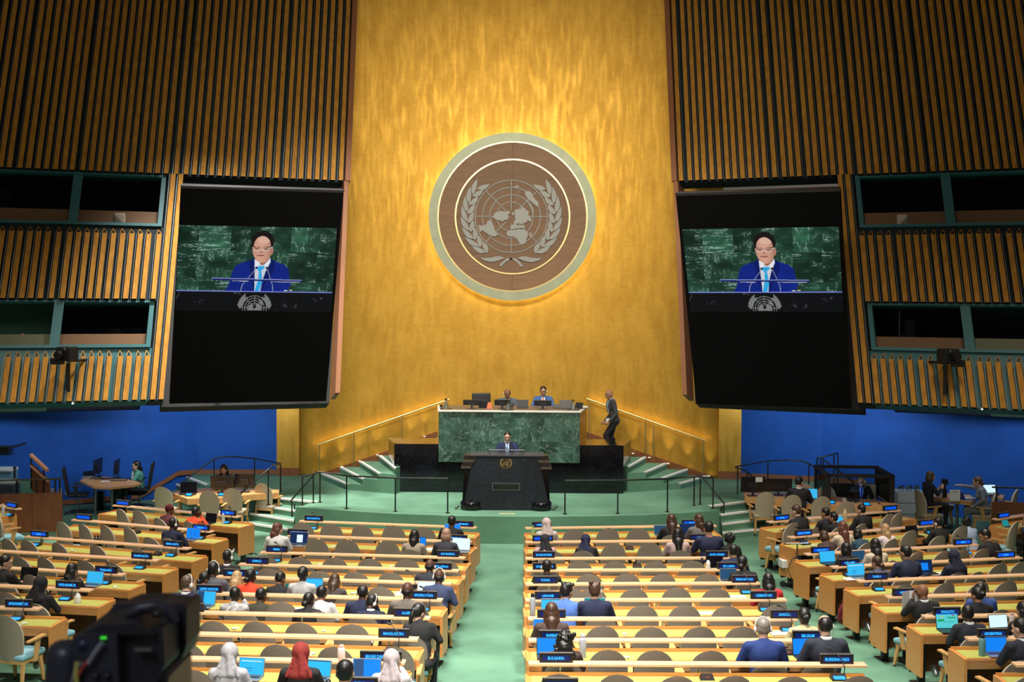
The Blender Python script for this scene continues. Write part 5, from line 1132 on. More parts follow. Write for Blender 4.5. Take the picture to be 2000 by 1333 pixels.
sit('CL8', 588, 'person in rust red headscarf over black clothes beside an open laptop', 1257, hy=-8, style='hijab', hc=(.22, .020, .015), skin='t', top=BK, arms='type', lean=6, **F)
sit('CL9', 674, 'person with glossy black hair cut by the lower edge beside the CHINA sign', 1290, hy=-6, style='short', skin='l', top=BK, lean=4)
sit('CL8', 765, 'person in pale mauve headscarf and white top lifting a phone in both hands', 1270, hy=-6, style='hijab', hc=(.42, .36, .38), skin='t', top=(.55, .52, .54), arms='up', lean=8, **F)
# ---- centre right block
sit('CR0', 1067, 'person in beige-pink headscarf and pale top at the front centre right desk', 1013, style='hijab', hc=(.50, .40, .38), skin='t', top=(.50, .44, .42), lean=8, **F)
sit('CR1', 1064, 'person in black headscarf and pink top at the second centre right desk', 1045, style='hijab', hc=(.012, .012, .016), skin='t', top=(.45, .28, .32), lean=12, **F)
sit('CR1', 1144, 'person in navy headscarf bent behind the chairs of the second centre right desk', 1048, hy=-25, style='hijab', hc=(.010, .012, .05), skin='t', top=BK, lean=19, **F)
sit('CR3', 1068, 'person with cropped black hair and headset in dark suit behind the TONGA sign', 1094, hy=8, style='short', skin='d', top=BK, gear='earL', lean=6)
sit('CR5', 1107, 'person with curly black hair in bright blue shirt leaning on one elbow', 1139, hy=-35, twist=-14, style='messy', skin='t', top=(.07, .16, .48), lean=16, arms='desk')
sit('CR5', 1161, 'person with tousled brown hair in navy suit before a landscape laptop picture', 1137, hy=-8, style='messy', hc='b', skin='l', top=NV, lean=6, arms='type', gear='earR')
sit('CR6', 1077, 'person with long straight brown hair in brown jacket at the seventh centre right desk', 1177, hy=4, style='longest', hc='b', skin='l', top=(.06, .035, .03), lean=10, **F)
sit('CR7', 1102, 'person with a mass of long black curls behind the BULGARIA sign', 1231, style='curlylong', skin='l', top=(.05, .03, .025), lean=10, **F)
sit('CR0', 1311, 'person with long dark hair behind a dim dark laptop at the front centre right desk', 1004, hy=8, style='longest', hc='b', skin='t', top=BK, lean=6, **F)
sit('CR0', 1364, 'person with dark brown hair in grey jacket beside the PALAU sign', 1004, hy=25, style='long', hc='b', skin='l', top=(.14, .13, .13), lean=4, **F)
sit('CR1', 1323, 'person with long straight black hair in pale pink jacket', 1032, style='longest', hc='k', skin='t', top=(.42, .30, .29), lean=6, **F)
sit('CR1', 1384, 'person with greying black hair in navy suit before the blue sign near the right end', 1019, style='short', hc='k', skin='t', top=NV, shirt=(.3, .12, .1), lean=4)
sit('CR1', 1424, 'person with curly black hair in black at the right end beside the stage steps', 1041, hy=0, style='curly', skin='t', top=BK, lean=8, **F)
sit('CR2', 1432, 'person with short black hair in blue suit behind an open dark laptop', 1064, hy=12, style='short', skin='t', top=NV, lean=8)
sit('CR3', 1450, 'person with gathered black hair in black behind a slate blue laptop', 1086, hy=-20, style='lowbun', skin='t', top=BK, lean=14, **F)
sit('CR4', 1500, 'person with long black hair in red top behind the UZBEKISTAN sign', 1119, style='longest', skin='t', top=(.55, .02, .03), lean=8, **F)
sit('CR7', 1490, 'person with grey hair and headset in royal blue suit leaning on the desk', 1208, hy=5, style='short', hc='g', skin='l', top=RB, gear='headset', lean=10, twist=4)
sit('CR6', 1570, 'person with black rolled hair in yellow and white floral top', 1187, hy=6, style='headwrap', hc='k', skin='d', top='floral', lean=8, **F)
sit('CR7', 1611, 'person with thinning dark hair in charcoal suit typing behind the BURKINA FASO sign', 1202, hy=-4, style='balding', hc='k', skin='l', top=(.02, .024, .04), shirt=WH, gear='earR', lean=8, arms='type')
# ---- left block
sit('L0', 333, 'person in burgundy turban looking right at the first left desk', 989, hy=-40, style='turban', hc=(.10, .008, .015), skin='m', top=(.10, .03, .04), lean=8, **F)
sit('L0', 384, 'person in red-orange top resting head on hand beside a black laptop', 992, hy=-30, style='short', skin='d', top=(.75, .07, .02), arms='ear', lean=8, **F)
sit('L1', 340, 'person with cropped hair and white headset in navy shirt beside a blue laptop', 1012, hy=-30, style='short', skin='d', top=NAVY, gear='headset', lean=6, arms='type')
sit('L4', 12, 'person with glasses and black hair in dark suit typing at the left picture edge', 1085, hy=-40, twist=-20, style='short', skin='l', top=BK, glasses=True, lean=6, arms='type')
sit('L4', 143, 'person with long black hair in black jacket beside the laptop by the THAILAND sign', 1100, hy=-15, style='long', skin='t', top=BK, lean=8, arms='phone', **F)
sit('L5', 81, 'person in black headscarf and black coat behind the AFGHANISTAN sign', 1127, hy=-25, style='hijab', hc=(.008, .008, .010), skin='t', top=BK, lean=4, **F)
# ---- right block
sit('R0', 1554, 'person with brown hair and beard in black suit at the first right desk', 987, hy=30, style='short', hc='b', skin='l', top=BK, lean=12, turn=6)
sit('R0', 1611, 'person with dark hair in black clothes between two neighbours at the first right desk', 992, hy=15, style='short', hc='k', skin='t', top=BK, lean=8)
sit('R0', 1627, 'person with short dark hair, bare neck and black top at the first right desk', 1002, off=-1.0, hy=30, style='short', hc='k', skin='t', top=BK, lean=10, **F)
sit('R0', 1681, 'person with black hair in black suit just right of a tall pale bottle', 986, hy=25, style='short', skin='l', top=BK, lean=8, arms='type')
sit('R1', 1644, 'person with long auburn hair and cream blouse, one hand raised to the head', 1018, hy=4, style='longest', hc='a', skin='l', top=(.60, .50, .38), arms='ear', lean=6, **F)
sit('R1', 1607, 'person with wavy brown hair bent low left of the auburn-haired neighbour', 1042, off=-.9, style='bob', hc='b', skin='l', top=(.06, .03, .03), lean=19, hp=16, **F)
sit('R1', 1672, 'person with straight black hair and gold collar behind a blue laptop', 1040, off=-.95, style='bob', hc='k', skin='t', top=(.02, .06, .10), lean=19, **F)
sit('R2', 1651, 'person with dark hair and headset in black jacket at the third right desk', 1060, hy=5, style='bob', hc='k', skin='t', top=BK, lean=10, arms='type', **F)
sit('R2', 1708, 'person with long glossy black hair leaning left and cream sleeve', 1052, hy=10, style='longest', hc='k', skin='t', top=(.55, .48, .38), lean=8, arms='phone', **F)
sit('R1', 1727, 'person with long blonde hair and white top at the second right desk', 1025, hy=10, style='long', hc='y', skin='l', top=(.70, .62, .66), lean=8, **F)
sit('R3', 1711, 'person with dark brown gathered hair in blue-grey denim jacket', 1086, hy=15, style='lowbun', hc='b', skin='t', top=(.07, .08, .14), lean=12, arms='type', **F)
sit('R3', 1768, 'person with black hair in navy chequered jacket left of a dark laptop', 1066, hy=15, style='short', hc='k', skin='t', top=(.012, .018, .05), lean=8, arms='type')
sit('R3', 1862, 'person in navy headscarf and navy robe reading white papers', 1075, hy=10, style='hijab', hc=(.010, .013, .04), skin='t', top=(.010, .013, .04), lean=10, **F)
sit('R1', 1830, 'person with close-cropped hair and earphone in black suit looking left', 1011, hy=25, style='short', skin='t', top=BK, gear='earL', lean=8)
sit('R1', 1884, 'person with curly black hair in pale blue shirt at the second right desk', 1019, hy=-5, style='curly', skin='t', top=(.32, .40, .60), lean=19, **F)
sit('R2', 1924, 'person with short dark hair in black suit looking down at a lit microphone unit', 1034, hy=38, hp=24, twist=14, style='short', hc='k', skin='t', top=BK, lean=14)
sit('RR0', 2004, 'person in dark blue suit half outside the right picture edge holding a tablet', 1003, hy=40, twist=20, style='bald', skin='l', top=(.02, .03, .08), arms='phone', lean=19)
sit('R5', 1801, 'person with shaved brown head in black suit holding up an open paper', 1141, hy=25, style=None, skin='m', top=BK, shirt=WH, arms='up', lean=8)
sit('R5', 1913, 'person with bald crown in bright blue suit raising a phone', 1136, off=-.70, hy=10, style='balding', skin='m', top=(.04, .08, .30), arms='phone', lean=8)
sit('R5', 1908, 'person with black hair in a bun and black jacket before the bald neighbour', 1147, off=-1.0, hy=15, style='bun', skin='t', top=BK, lean=6, **F)
sit('R6', 1889, 'person with cropped black hair, white collar and dark suit at the green-charted laptop', 1182, hy=10, style='short', skin='d', top=(.015, .017, .028), shirt=WH, lean=8, arms='type')
sit('R6', 1998, 'person with black hair half outside the right edge behind the pink bottle', 1175, hy=20, style='long', hc='k', skin='t', top=BK, lean=8, **F)
sit('R7', 1992, 'person with black hair and earphone in dark suit typing beside a teal bottle', 1208, hy=20, twist=8, style='short', skin='l', top=(.015, .017, .028), shirt=WH, lean=8, arms='type')
# ================================================================== name signs, microphones, laptops and small things on the desks
def on_row(nm, px, off, h): r = ROWS[nm]; t = r.at(px, off, h); return r, r.P(t, off, h)
def side_of(nm, px):
    r = ROWS[nm]; return 'left' if px < (r.pl[0] + r.pr[0]) / 2 else 'right'
SIGN_BODY = {}
def sign(nm, px, text, w=.365, bright=False, gd='A'):
    r, p = on_row(nm, px, 0.0, .869); unread = text is None
    lab = ('sign reading %s, %s end of the %s' % (text, side_of(nm, px), rowname(nm))) if text else 'black sign with glowing blue panel, %s end of the %s' % (side_of(nm, px), rowname(nm))
    o = empty('country_sign', p, r.yaw, lab, 'sign', 'country signs on the desk ledges'); h = .105
    k = ('b', w)
    if k not in SIGN_BODY:
        mb = MB(); mb.box((0, 0, h / 2), (w, .045, h), bev=.004); SIGN_BODY[k] = mb.mesh('sign_body', [blk])
        mb = MB(); mb.box((0, -.0235, h / 2), (w * .82, .002, h * .56)); SIGN_BODY['d', w] = mb.mesh('display', [disp_dark]); mb = MB(); mb.box((0, -.001, h + .002), (w + .004, .05, .004)); SIGN_BODY['t', w] = mb.mesh('top_strip', [mat('sign_strip', (.10, .09, .085), .5)])
    add_obj('sign_body', SIGN_BODY[k], o); add_obj('top_strip', SIGN_BODY['t', w], o)
    add_obj('display', SIGN_BODY['d', w], o, mats=[disp_blue if bright else disp_dark])
    if text:
        me = text_mesh(text, w * .72, h * (.34 if not bright else .26)); add_obj('lettering', me, o, (0, -.0252, h / 2)); 
    return o
SIGNS = [('LL0', 24, None, 1), ('L0', 241, None, 1), ('L0', 446, 'SERBIA', 1), ('L1', 164, None, 1), ('L1', 393, 'RWANDA', 1), ('L2', 77, 'SUDAN', 1), ('L2', 338, 'SIERRA LEONE', 0), ('L3', 277, 'SOLOMON ISLANDS', 0), ('L4', 208, 'THAILAND', 0), ('L5', 133, 'UNITED ARAB EMIRATES', 0), ('L6', 37, 'AFGHANISTAN', 0),
 ('CL0', 613, 'NORTH MACEDONIA', 0), ('CL0', 906, 'DENMARK', 0), ('CL1', 581, 'SENEGAL', 0), ('CL1', 893, 'PORTUGAL', 0), ('CL2', 541, 'SERBIA', 0), ('CL2', 875, 'SAN MARINO', 0), ('CL3', 503, 'SOMALIA', 0), ('CL3', 860, 'SOUTH AFRICA', 0), ('CL4', 460, 'TIMOR-LESTE', 0), ('CL5', 409, 'UNITED KINGDOM', 0), ('CL5', 828, 'UNITED REPUBLIC OF TANZANIA', 0), ('CL6', 372, 'ALBANIA', 0), ('CL6', 797, 'ALGERIA', 0), ('CL7', 769, 'BANGLADESH', 0), ('CL8', 744, 'BRUNEI DARUSSALAM', 0), ('CL9', 703, 'CHINA', 0),
 ('CR0', 1058, 'DOMINICA', 0), ('CR0', 1350, 'PALAU', 1), ('CR1', 1060, 'QATAR', 1), ('CR1', 1366, 'PERU', 0), ('CR2', 1062, 'SAO TOME AND PRINCIPE', 0), ('CR2', 1400, 'SAUDI ARABIA', 0), ('CR3', 1063, 'SOUTH SUDAN', 0), ('CR3', 1423, 'SRI LANKA', 0), ('CR4', 1065, 'TONGA', 0), ('CR4', 1453, 'TRINIDAD AND TOBAGO', 0), ('CR5', 1070, 'UKRAINE', 0), ('CR5', 1491, 'UZBEKISTAN', 0), ('CR6', 1077, None, 0), ('CR6', 1532, 'ANGOLA', 0), ('CR7', 1083, 'BARBADOS', 0), ('CR7', 1577, 'BELGIUM', 0), ('CR8', 1086, 'BULGARIA', 0), ('CR8', 1634, 'BURKINA FASO', 0), ('CR9', 1094, 'CHAD', 0),
 ('R0', 1526, 'PANAMA', 1), ('R0', 1738, None, 1), ('R1', 1569, 'REPUBLIC OF MOLDOVA', 1), ('R1', 1809, None, 1), ('R2', 1603, 'SAINT LUCIA', 1), ('R2', 1880, 'SAMOA', 1), ('R3', 1658, 'SOUTH SUDAN', 0), ('R3', 1963, 'SUDAN', 1), ('R4', 1711, 'TUNISIA', 0), ('R5', 1767, 'UGANDA', 0), ('R6', 1849, 'VANUATU', 0), ('R7', 1938, 'ARGENTINA', 0), ('RR0', 1959, None, 1)]
SIGNS = [s if s[:2] != ('R3', 1658) else ('R3', 1658, 'SURINAME', 0) for s in SIGNS]
for nm, px, tx, br in SIGNS: sign(nm, px, tx, .46 if tx == 'BRUNEI DARUSSALAM' else .365, br)
# microphone units
def make_mic():
    o = empty('microphone_unit'); mb = MB(); mb.hexa([(-.085, -.06, 0), (.085, -.06, 0), (.085, .06, 0), (-.085, .06, 0)], [(-.08, -.05, .022), (.08, -.05, .022), (.08, .06, .05), (-.08, .06, .05)]); mb.build('base', blk, o)
    mb = MB(); mb.hexa([(-.062, -.058, .018), (.062, -.058, .018), (.062, .0, .036), (-.062, .0, .036)], [(-.062, -.060, .022), (.062, -.060, .022), (.062, -.002, .041), (-.062, -.002, .041)]); mb.build('display', disp_mic, o)
    mb = MB(); mb.tube([(.065, .03, .04), (.075, .04, .12), (.06, .10, .20), (-.02, .16, .27), (-.05, .17, .285)], .0055, 6); mb.build('gooseneck', blk, o); mb = MB(); mb.cap((-.05, .17, .285), (-.085, .18, .295), .013, .013, 8); mb.build('microphone_head', blk, o); return o
mic0 = make_mic(); first = [True]
def mic(nm, px, off=-.17, lab=None):
    r, p = on_row(nm, px, off, .741); o = mic0 if first[0] else copy_tree(mic0); first[0] = False; o.location = p; o.rotation_euler = (0, 0, r.yaw)
    tag(o, lab or 'gooseneck microphone with lit blue display, %s end of the %s' % (side_of(nm, px), rowname(nm)), 'microphone', 'desk microphones')
for nm, px in [('LL0', 19), ('L0', 237), ('L0', 443), ('L1', 391), ('L2', 70), ('L2', 334), ('L3', 273), ('L4', 205), ('L5', 128), ('L6', 32), ('CL0', 612), ('CL2', 540), ('CL3', 500), ('CL4', 800), ('CL5', 828), ('CL7', 766), ('CR4', 1457), ('CR5', 1494), ('CR6', 1537), ('CR8', 1638), ('R1', 1572), ('R1', 1815), ('R2', 1888), ('R3', 1658), ('R4', 1716), ('R0', 1733)]: mic(nm, px)
# laptops
def disp(kind):
    return {'glow': mat('glowing_screen', (.2, .2, .2), .3, emit=(.35, .6, 1.0), es=9), 'cyan': mat('cyan_screen', (0, .1, .2), .3, emit=(.035, .42, .80), es=1.0), 'white': mat('white_screen', (.2, .2, .2), .3, emit=(.60, .85, .95), es=1.0), 'navy': mat('navy_screen', (0, .01, .05), .3, emit=(.003, .012, .05), es=1.0), 'slate': mat('slate_screen', (.01, .03, .06), .3, emit=(.006, .045, .11), es=1.0), 'blue': mat('blue_screen', (0, .05, .2), .3, emit=(.005, .20, .80), es=1.0), 'black': mat('off_screen', (.004, .004, .008), .15), 'teal': mat('teal_screen', (0, .1, .1), .3, emit=(.01, .22, .26), es=1.0), 'green': mat('chart_screen', (0, .1, .1), .3, emit=(.10, .55, .60), es=1.0), 'land': mat('landscape_screen', (0, .1, .1), .3, noise=.6, nscale=20, emit=(.01, .16, .22), es=1.0)}[kind]
LC = [0]
def laptop(nm, px, kind, label, w=.31, off=-.24, tilt=14, turn=0, body='s', extra=None, z=None):
    r, p = on_row(nm, px, off, .742); rz = r.yaw + R(turn); o = empty('laptop', p, rz, label, 'laptop'); h = w * .64; bmat = mat('laptop_grey', (.30, .31, .33), .35, .6) if body == 's' else blk
    mb = MB(); mb.box((0, -w * .33, .008), (w, w * .66, .014), bev=.004); b = mb.build('base', bmat, o); mb = MB(); mb.box((0, -w * .24, .0158), (w * .86, w * .28, .002)); mb.build('keyboard', blk, b)
    M = Matrix.Rotation(R(-tilt), 3, 'X'); q = M @ Vector((0, 0, h / 2)) + Vector((0, .004, .012)); mb = MB(); mb.box(q, (w, .008, h), M=M, bev=.003); l = mb.build('lid', bmat, o)
    q2 = q + M @ Vector((0, -.0048, 0)); mb = MB(); mb.box(q2, (w - .016, .0015, h - .016), M=M); sc = mb.build('display', disp(kind), l)
    def patch(x, z_, ww, hh, m):
        q3 = q + M @ Vector((x * w, -.0062, z_ * h)); mb = MB(); mb.box(q3, (ww * w, .0012, hh * h), M=M); mb.build('window_on_screen', m, l)
    dim = mat('ui_dark', (.01, .02, .05), .4, emit=(.005, .06, .16), es=1); wht = disp('white')
    if extra == 'page': patch(.05, -.05, .32, .62, wht)
    elif extra == 'side': patch(-.28, 0, .34, .90, dim)
    elif extra == 'bar': patch(0, .44, .93, .06, dim)
    elif extra == 'box': patch(.03, -.06, .42, .60, disp('blue'))
    elif extra == 'icons':
        for i in (-1, 1):
            for j in (-1, 0, 1): patch(i * .14, j * .2 + .02, .05, .07, dim)
    elif extra == 'lines': patch(0, .30, .8, .04, wht); patch(-.1, -.1, .3, .03, dim); patch(-.1, -.25, .2, .03, dim)
    elif extra == 'chart':
        gm_ = mat('chart_green', (0, .1, .02), .4, emit=(.01, .28, .06), es=1); patch(-.28, .05, .30, .14, gm_); patch(.2, .22, .38, .08, gm_); patch(.28, .36, .14, .06, mat('chart_red', (.1, 0, 0), .4, emit=(.4, .04, .05), es=1)); patch(-.22, .30, .1, .1, mat('chart_yellow', (.1, .1, 0), .4, emit=(.5, .5, .1), es=1)); patch(.1, -.05, .5, .03, gm_); patch(0, .46, .95, .05, disp('blue'))
    return o
laptop('CL0', 883, 'blue', 'blue laptop half hidden by the short-haired person at the first centre left desk')
laptop('CL1', 583, 'navy', 'dark laptop with one narrow white page, beside the person in white jumper', extra='page', w=.34)
laptop('CL1', 900, 'white', 'laptop with glaring white screen by the aisle end of the second centre left desk', w=.33)
laptop('CL4', 612, 'cyan', 'laptop with plain cyan screen right of the grey sleeveless vest', w=.28, extra='bar')
laptop('CL4', 832, 'white', 'tall pale laptop screen beside the slate blue suit', w=.27)
laptop('CL5', 401, 'cyan', 'cyan laptop under the UNITED KINGDOM sign', w=.29, turn=-8, extra='side')
laptop('CL8', 490, 'cyan', 'cyan laptop right of the pale grey headscarf', w=.29, turn=-6, extra='lines')
laptop('CL8', 622, 'cyan', 'bright laptop right of the rust red headscarf', w=.27, turn=-8, extra='bar')
laptop('CL8', 716, 'blue', 'silver-edged laptop with half navy half blue screen left of the pale mauve headscarf', w=.31, extra='side')
laptop('CR0', 1291, 'slate', 'dim slate laptop left of long dark hair at the front centre right desk', w=.26)
laptop('CR0', 1343, 'navy', 'dark navy laptop beside the PALAU sign', w=.30, body='b')
laptop('CR2', 1396, 'black', 'black laptop screen below the SAUDI ARABIA sign', w=.29, body='b')
laptop('CR3', 1423, 'slate', 'slate blue laptop below the SRI LANKA sign', w=.27)
laptop('CR5', 1076, 'cyan', 'pale cyan laptop left of the bright blue shirt', w=.27, extra='bar')
laptop('CR5', 1162, 'land', 'laptop showing a green and white landscape before the navy suit', w=.29)
laptop('CR6', 1060, 'blue', 'blue laptop left of the long straight brown hair', w=.24)
laptop('CR7', 1073, 'blue', 'large blue laptop above the BULGARIA sign', w=.30, body='b')
laptop('CR7', 1573, 'blue', 'blue laptop below the BELGIUM sign', w=.30, body='b', extra='box', turn=6)
laptop('L0', 411, 'black', 'black laptop with dark screen before the red-orange top', w=.27, body='b')
laptop('L1', 376, 'blue', 'laptop with six small icons on a blue screen', w=.30, extra='icons')
laptop('L4', 55, 'black', 'black laptop before the person with glasses at the left edge', w=.29, body='b')
laptop('L4', 184, 'cyan', 'bright cyan laptop under the THAILAND sign', w=.29, turn=-4)
laptop('R0', 1640, 'cyan', 'narrow cyan screen left of the pale bottle at the first right desk', w=.22, tilt=20)
laptop('R1', 1782, 'black', 'black laptop with dark screen left of the person with earphone', w=.28, body='b')
laptop('R2', 1617, 'cyan', 'pale cyan laptop below the SAINT LUCIA sign', w=.30, body='b')
laptop('R2', 1678, 'slate', 'steel blue laptop between two dark-haired people at the third right desk', w=.26)
laptop('R3', 1673, 'cyan', 'cyan laptop below the SURINAME sign', w=.31, extra='lines')
laptop('R3', 1806, 'navy', 'dark laptop with one blue window left of the navy headscarf', w=.31, body='b', extra='box')
laptop('R6', 1851, 'green', 'laptop showing green charts', w=.30, body='b', extra='chart')
laptop('R6', 1951, 'white', 'white-screened laptop beside the pink bottle', w=.27, body='b', turn=6)
laptop('R7', 1945, 'blue', 'cyan laptop right of the teal bottle', w=.29, extra='bar')
laptop('RR0', 1966, 'teal', 'teal tablet held open at the far right desk', w=.20, tilt=25)
# bottles and cups
def bottle(nm, px, off, h, rad, col, label, lidcol=None, zo=.742, kind='water_bottle', cat='bottle', m=None):
    r, p = on_row(nm, px, off, zo); o = empty(kind, p, 0, label, cat); m = m or mat('bottle_%d' % int(col[0] * 999 + col[2] * 99), col, .35)
    mb = MB(); mb.lathe([(rad * .92, 0), (rad, .01), (rad, h * .74), (rad * .85, h * .80), (rad * .62, h * .84)], n=18); mb.build('flask', m, o)
    mb = MB(); mb.lathe([(rad * .64, h * .83), (rad * .66, h * .97), (rad * .5, h)], n=16); lid = mb.build('lid', mat('lid_%d' % int((lidcol or col)[0] * 999), lidcol or col, .4), o); return o
bottle('CR5', 1040, -.40, .30, .038, (.42, .42, .43), 'grey flask with black loop lid at the aisle end of the sixth centre right desk', (.01, .01, .01))
bottle('CR7', 1138, -.33, .28, .040, (.45, .46, .50), 'pale grey flask right of the long black curls')
bottle('CR3', 1383, 0.0, .14, .035, (.70, .68, .66), 'small white cup-shaped flask on the ledge by the black laptop', zo=.869)
bottle('CR2', 1371, -.30, .18, .030, (.01, .012, .02), 'black bottle beside the navy suit at the third centre right desk')
bottle('CL8', 667, 0.0, .17, .042, (.72, .58, .55), 'pale pink bottle standing on the ledge right of the bright laptop', (.62, .36, .30), zo=.869)
bottle('R6', 1976, -.20, .20, .036, (.62, .50, .50), 'pink flask at the right picture edge')
bottle('R7', 1918, -.33, .25, .040, (.12, .28, .28), 'teal flask left of the cyan laptop at the eighth right desk', (.01, .01, .012))
bottle('R0', 1650, -.15, .27, .040, (.60, .44, .28), 'tall pale wood-coloured flask at the first right desk')
bottle('L0', 436, -.25, .21, .030, (.6, .65, .75), 'clear plastic water bottle by the SERBIA sign of the first left desk', (.5, .5, .6), m=bottle_plastic)
bottle('LL0', 6, -.25, .24, .033, (.6, .65, .75), 'clear plastic water bottle at the left picture edge', (.6, .6, .65), m=bottle_plastic)
bottle('L5', 152, -.30, .13, .042, (.75, .75, .74), 'white cup with lid at the end of the UNITED ARAB EMIRATES desk', kind='paper_cup', cat='cup')
bottle('CR0', 1041, -.22, .20, .030, (.35, .45, .2), 'small green-labelled bottle left of the beige-pink headscarf', (.15, .3, .05), m=None)
# white earphones with cords lying by the sockets
def make_ear():
    o = empty('conference_earphone'); mb = MB(); mb.ell((0, 0, .014), (.026, .020, .014), 12, 8); mb.ell((.03, .012, .013), (.02, .016, .012), 12, 8); mb.build('ear_pads', white, o)
    mb = MB(); mb.tube([(0, -.015, .008), (-.03, -.04, .006), (-.01, -.08, .006), (.02, -.06, .006)], .003, 5); mb.build('cord', white, o); return o
ear0 = make_ear(); fe = [True]
for i, (nm, px) in enumerate([('CL1', 650), ('CL2', 625), ('CL2', 763), ('CL3', 736), ('CL4', 650), ('CL4', 690), ('CL5', 600), ('CL6', 459), ('CL6', 632), ('CL7', 609), ('CL9', 690), ('CR0', 1158), ('CR1', 1172), ('CR2', 1168), ('CR3', 1311), ('CR4', 1331), ('CR5', 1194), ('CR5', 1357), ('CR6', 1219), ('CR6', 1371), ('CR6', 1384), ('CR7', 1217), ('CR7', 1226), ('CR8', 1228), ('CR8', 1238), ('CR9', 1249), ('CR9', 1482), ('CR9', 1499), ('L2', 142), ('L4', 224), ('L6', 46), ('R1', 1590), ('R4', 1845), ('R4', 1985)]):
    r, p = on_row(nm, px, -.36, .741); o = ear0 if fe[0] else copy_tree(ear0); fe[0] = False; o.location = p; o.rotation_euler = (0, 0, r.yaw + (i * 1.7) % 3)
    tag(o, 'white earphones lying on the %s, %d percent along from its left' % (rowname(nm), round(100 * (px - r.pl[0]) / (r.pr[0] - r.pl[0]))), 'earphones', 'white earphones on the desks')
for nm, px in (('CR1', 1230), ('CR2', 1245), ('CR8', 1381), ('CR9', 1136), ('CR9', 1378), ('CL7', 0), ('L1', 266), ('L2', 307), ('CR9', 1590), ('CR7', 1540)):
    if px:
        r, p = on_row(nm, px, -.18, .741); o = empty('voting_unit', p, r.yaw, 'squat black voting unit %d percent along the %s' % (round(100 * (px - r.pl[0]) / (r.pr[0] - r.pl[0])), rowname(nm)), 'voting unit', 'voting units'); mb = MB(); mb.hexa([(-.08, -.05, 0), (.08, -.05, 0), (.08, .05, 0), (-.08, .05, 0)], [(-.055, -.03, .04), (.055, -.03, .04), (.06, .045, .055), (-.06, .045, .055)]); mb.build('case', blk, o)
        mb = MB(); mb.box((0, -.034, .032), (.05, .012, .014)); mb.build('badge', mat('badge_red', (.25, .05, .05), .5), o)
# papers
def papers(nm, px, off, w, d, label, rot=0, z=.742, h=.006, name='papers', m=None):
    r, p = on_row(nm, px, off, z); o = empty(name, p, r.yaw + R(rot), label, 'papers'); mb = MB(); mb.box((0, 0, h / 2), (w, d, h)); mb.build('sheets', m or paper, o); return o
papers('CL4', 792, -.28, .30, .22, 'cream folder of papers left of the pale laptop at the fifth centre left desk', 3, h=.014)
papers('CL1', 850, -.28, .34, .20, 'open white book between the beige jacket and the reddish grey hair', -6, h=.02, name='open_book')
papers('CR6', 1522, -.28, .26, .22, 'pinkish papers beside the yellow floral top', 10, h=.01, m=mat('pink_paper', (.55, .42, .38), .8))
papers('CR4', 1440, -.38, .24, .16, 'white papers beside the microphone of the TRINIDAD AND TOBAGO desk', 0)
papers('CR5', 1380, -.3, .0001 + .2, .16, 'white sheet on the sixth centre right desk', 5)
papers('R3', 1832, -.38, .36, .20, 'white papers before the navy headscarf', -12)
papers('R3', 1664, -.40, .26, .18, 'white paper at the left end of the SURINAME desk', -4)
papers('CR9', 1625, -.36, .42, .10, 'pale wooden-edged folder on the nearest centre right desk', -8, h=.02, m=mat('pale_folder', (.62, .45, .25), .6))
papers('CR9', 1640, -.24, .14, .12, 'white note beneath the microphone of the nearest centre right desk', 0)
papers('CL5', 583, -.30, .2, .16, 'white sheet in front of the white shirt', 4)
papers('R6', 1880, -.38, .2, .14, 'white note beside the green-charted laptop', 4)
r, p = on_row('R5', 1776, -.42, .80); o = empty('open_document', p, r.yaw + .25, 'white open document held upright by the bald person in black suit', 'document')
for sx in (-1, 1):
    mb = MB(); mb.hexa([(0, 0, .0), (sx * .17, -.06, .0), (sx * .17, -.056, .0), (0, .004, .0)] if sx > 0 else [(sx * .17, -.06, .0), (0, 0, .0), (0, .004, 0), (sx * .17, -.056, 0)], [(0, 0, .24), (sx * .17, -.06, .24), (sx * .17, -.056, .24), (0, .004, .24)] if sx > 0 else [(sx * .17, -.06, .24), (0, 0, .24), (0, .004, .24), (sx * .17, -.056, .24)]); mb.build('page', paper, o)
r, p = on_row('CL1', 826, -.36, .82); o = empty('tablet', p, r.yaw, 'small upright tablet with vivid blue screen held by the person with headband', 'tablet'); mb = MB(); mb.box((0, 0, .08), (.11, .008, .17), bev=.002); mb.build('case', blk, o); mb = MB(); mb.box((0, -.005, .08), (.10, .002, .155)); mb.build('display', disp('blue'), o)
r, p = on_row('CL4', 562, -.5, .80); o = empty('phone', p, r.yaw, 'teal-cased phone held low by the person with the silver clip', 'phone'); mb = MB(); mb.box((0, 0, .03), (.075, .01, .14), bev=.003); mb.build('case', mat('teal_case', (.02, .25, .22), .4), o)
r, p = on_row('CL8', 641, -.42, .742); o = empty('computer_mouse', p, .2, 'black mouse on the ninth centre left desk', 'mouse'); mb = MB(); mb.ell((0, 0, .016), (.032, .055, .02), 14, 8); mb.build('shell', blk, o); mb = MB(); mb.tube([(0, .05, .01), (.02, .12, .006), (-.04, .2, .006), (-.1, .22, .006)], .003, 5); mb.build('cable', blk, o)

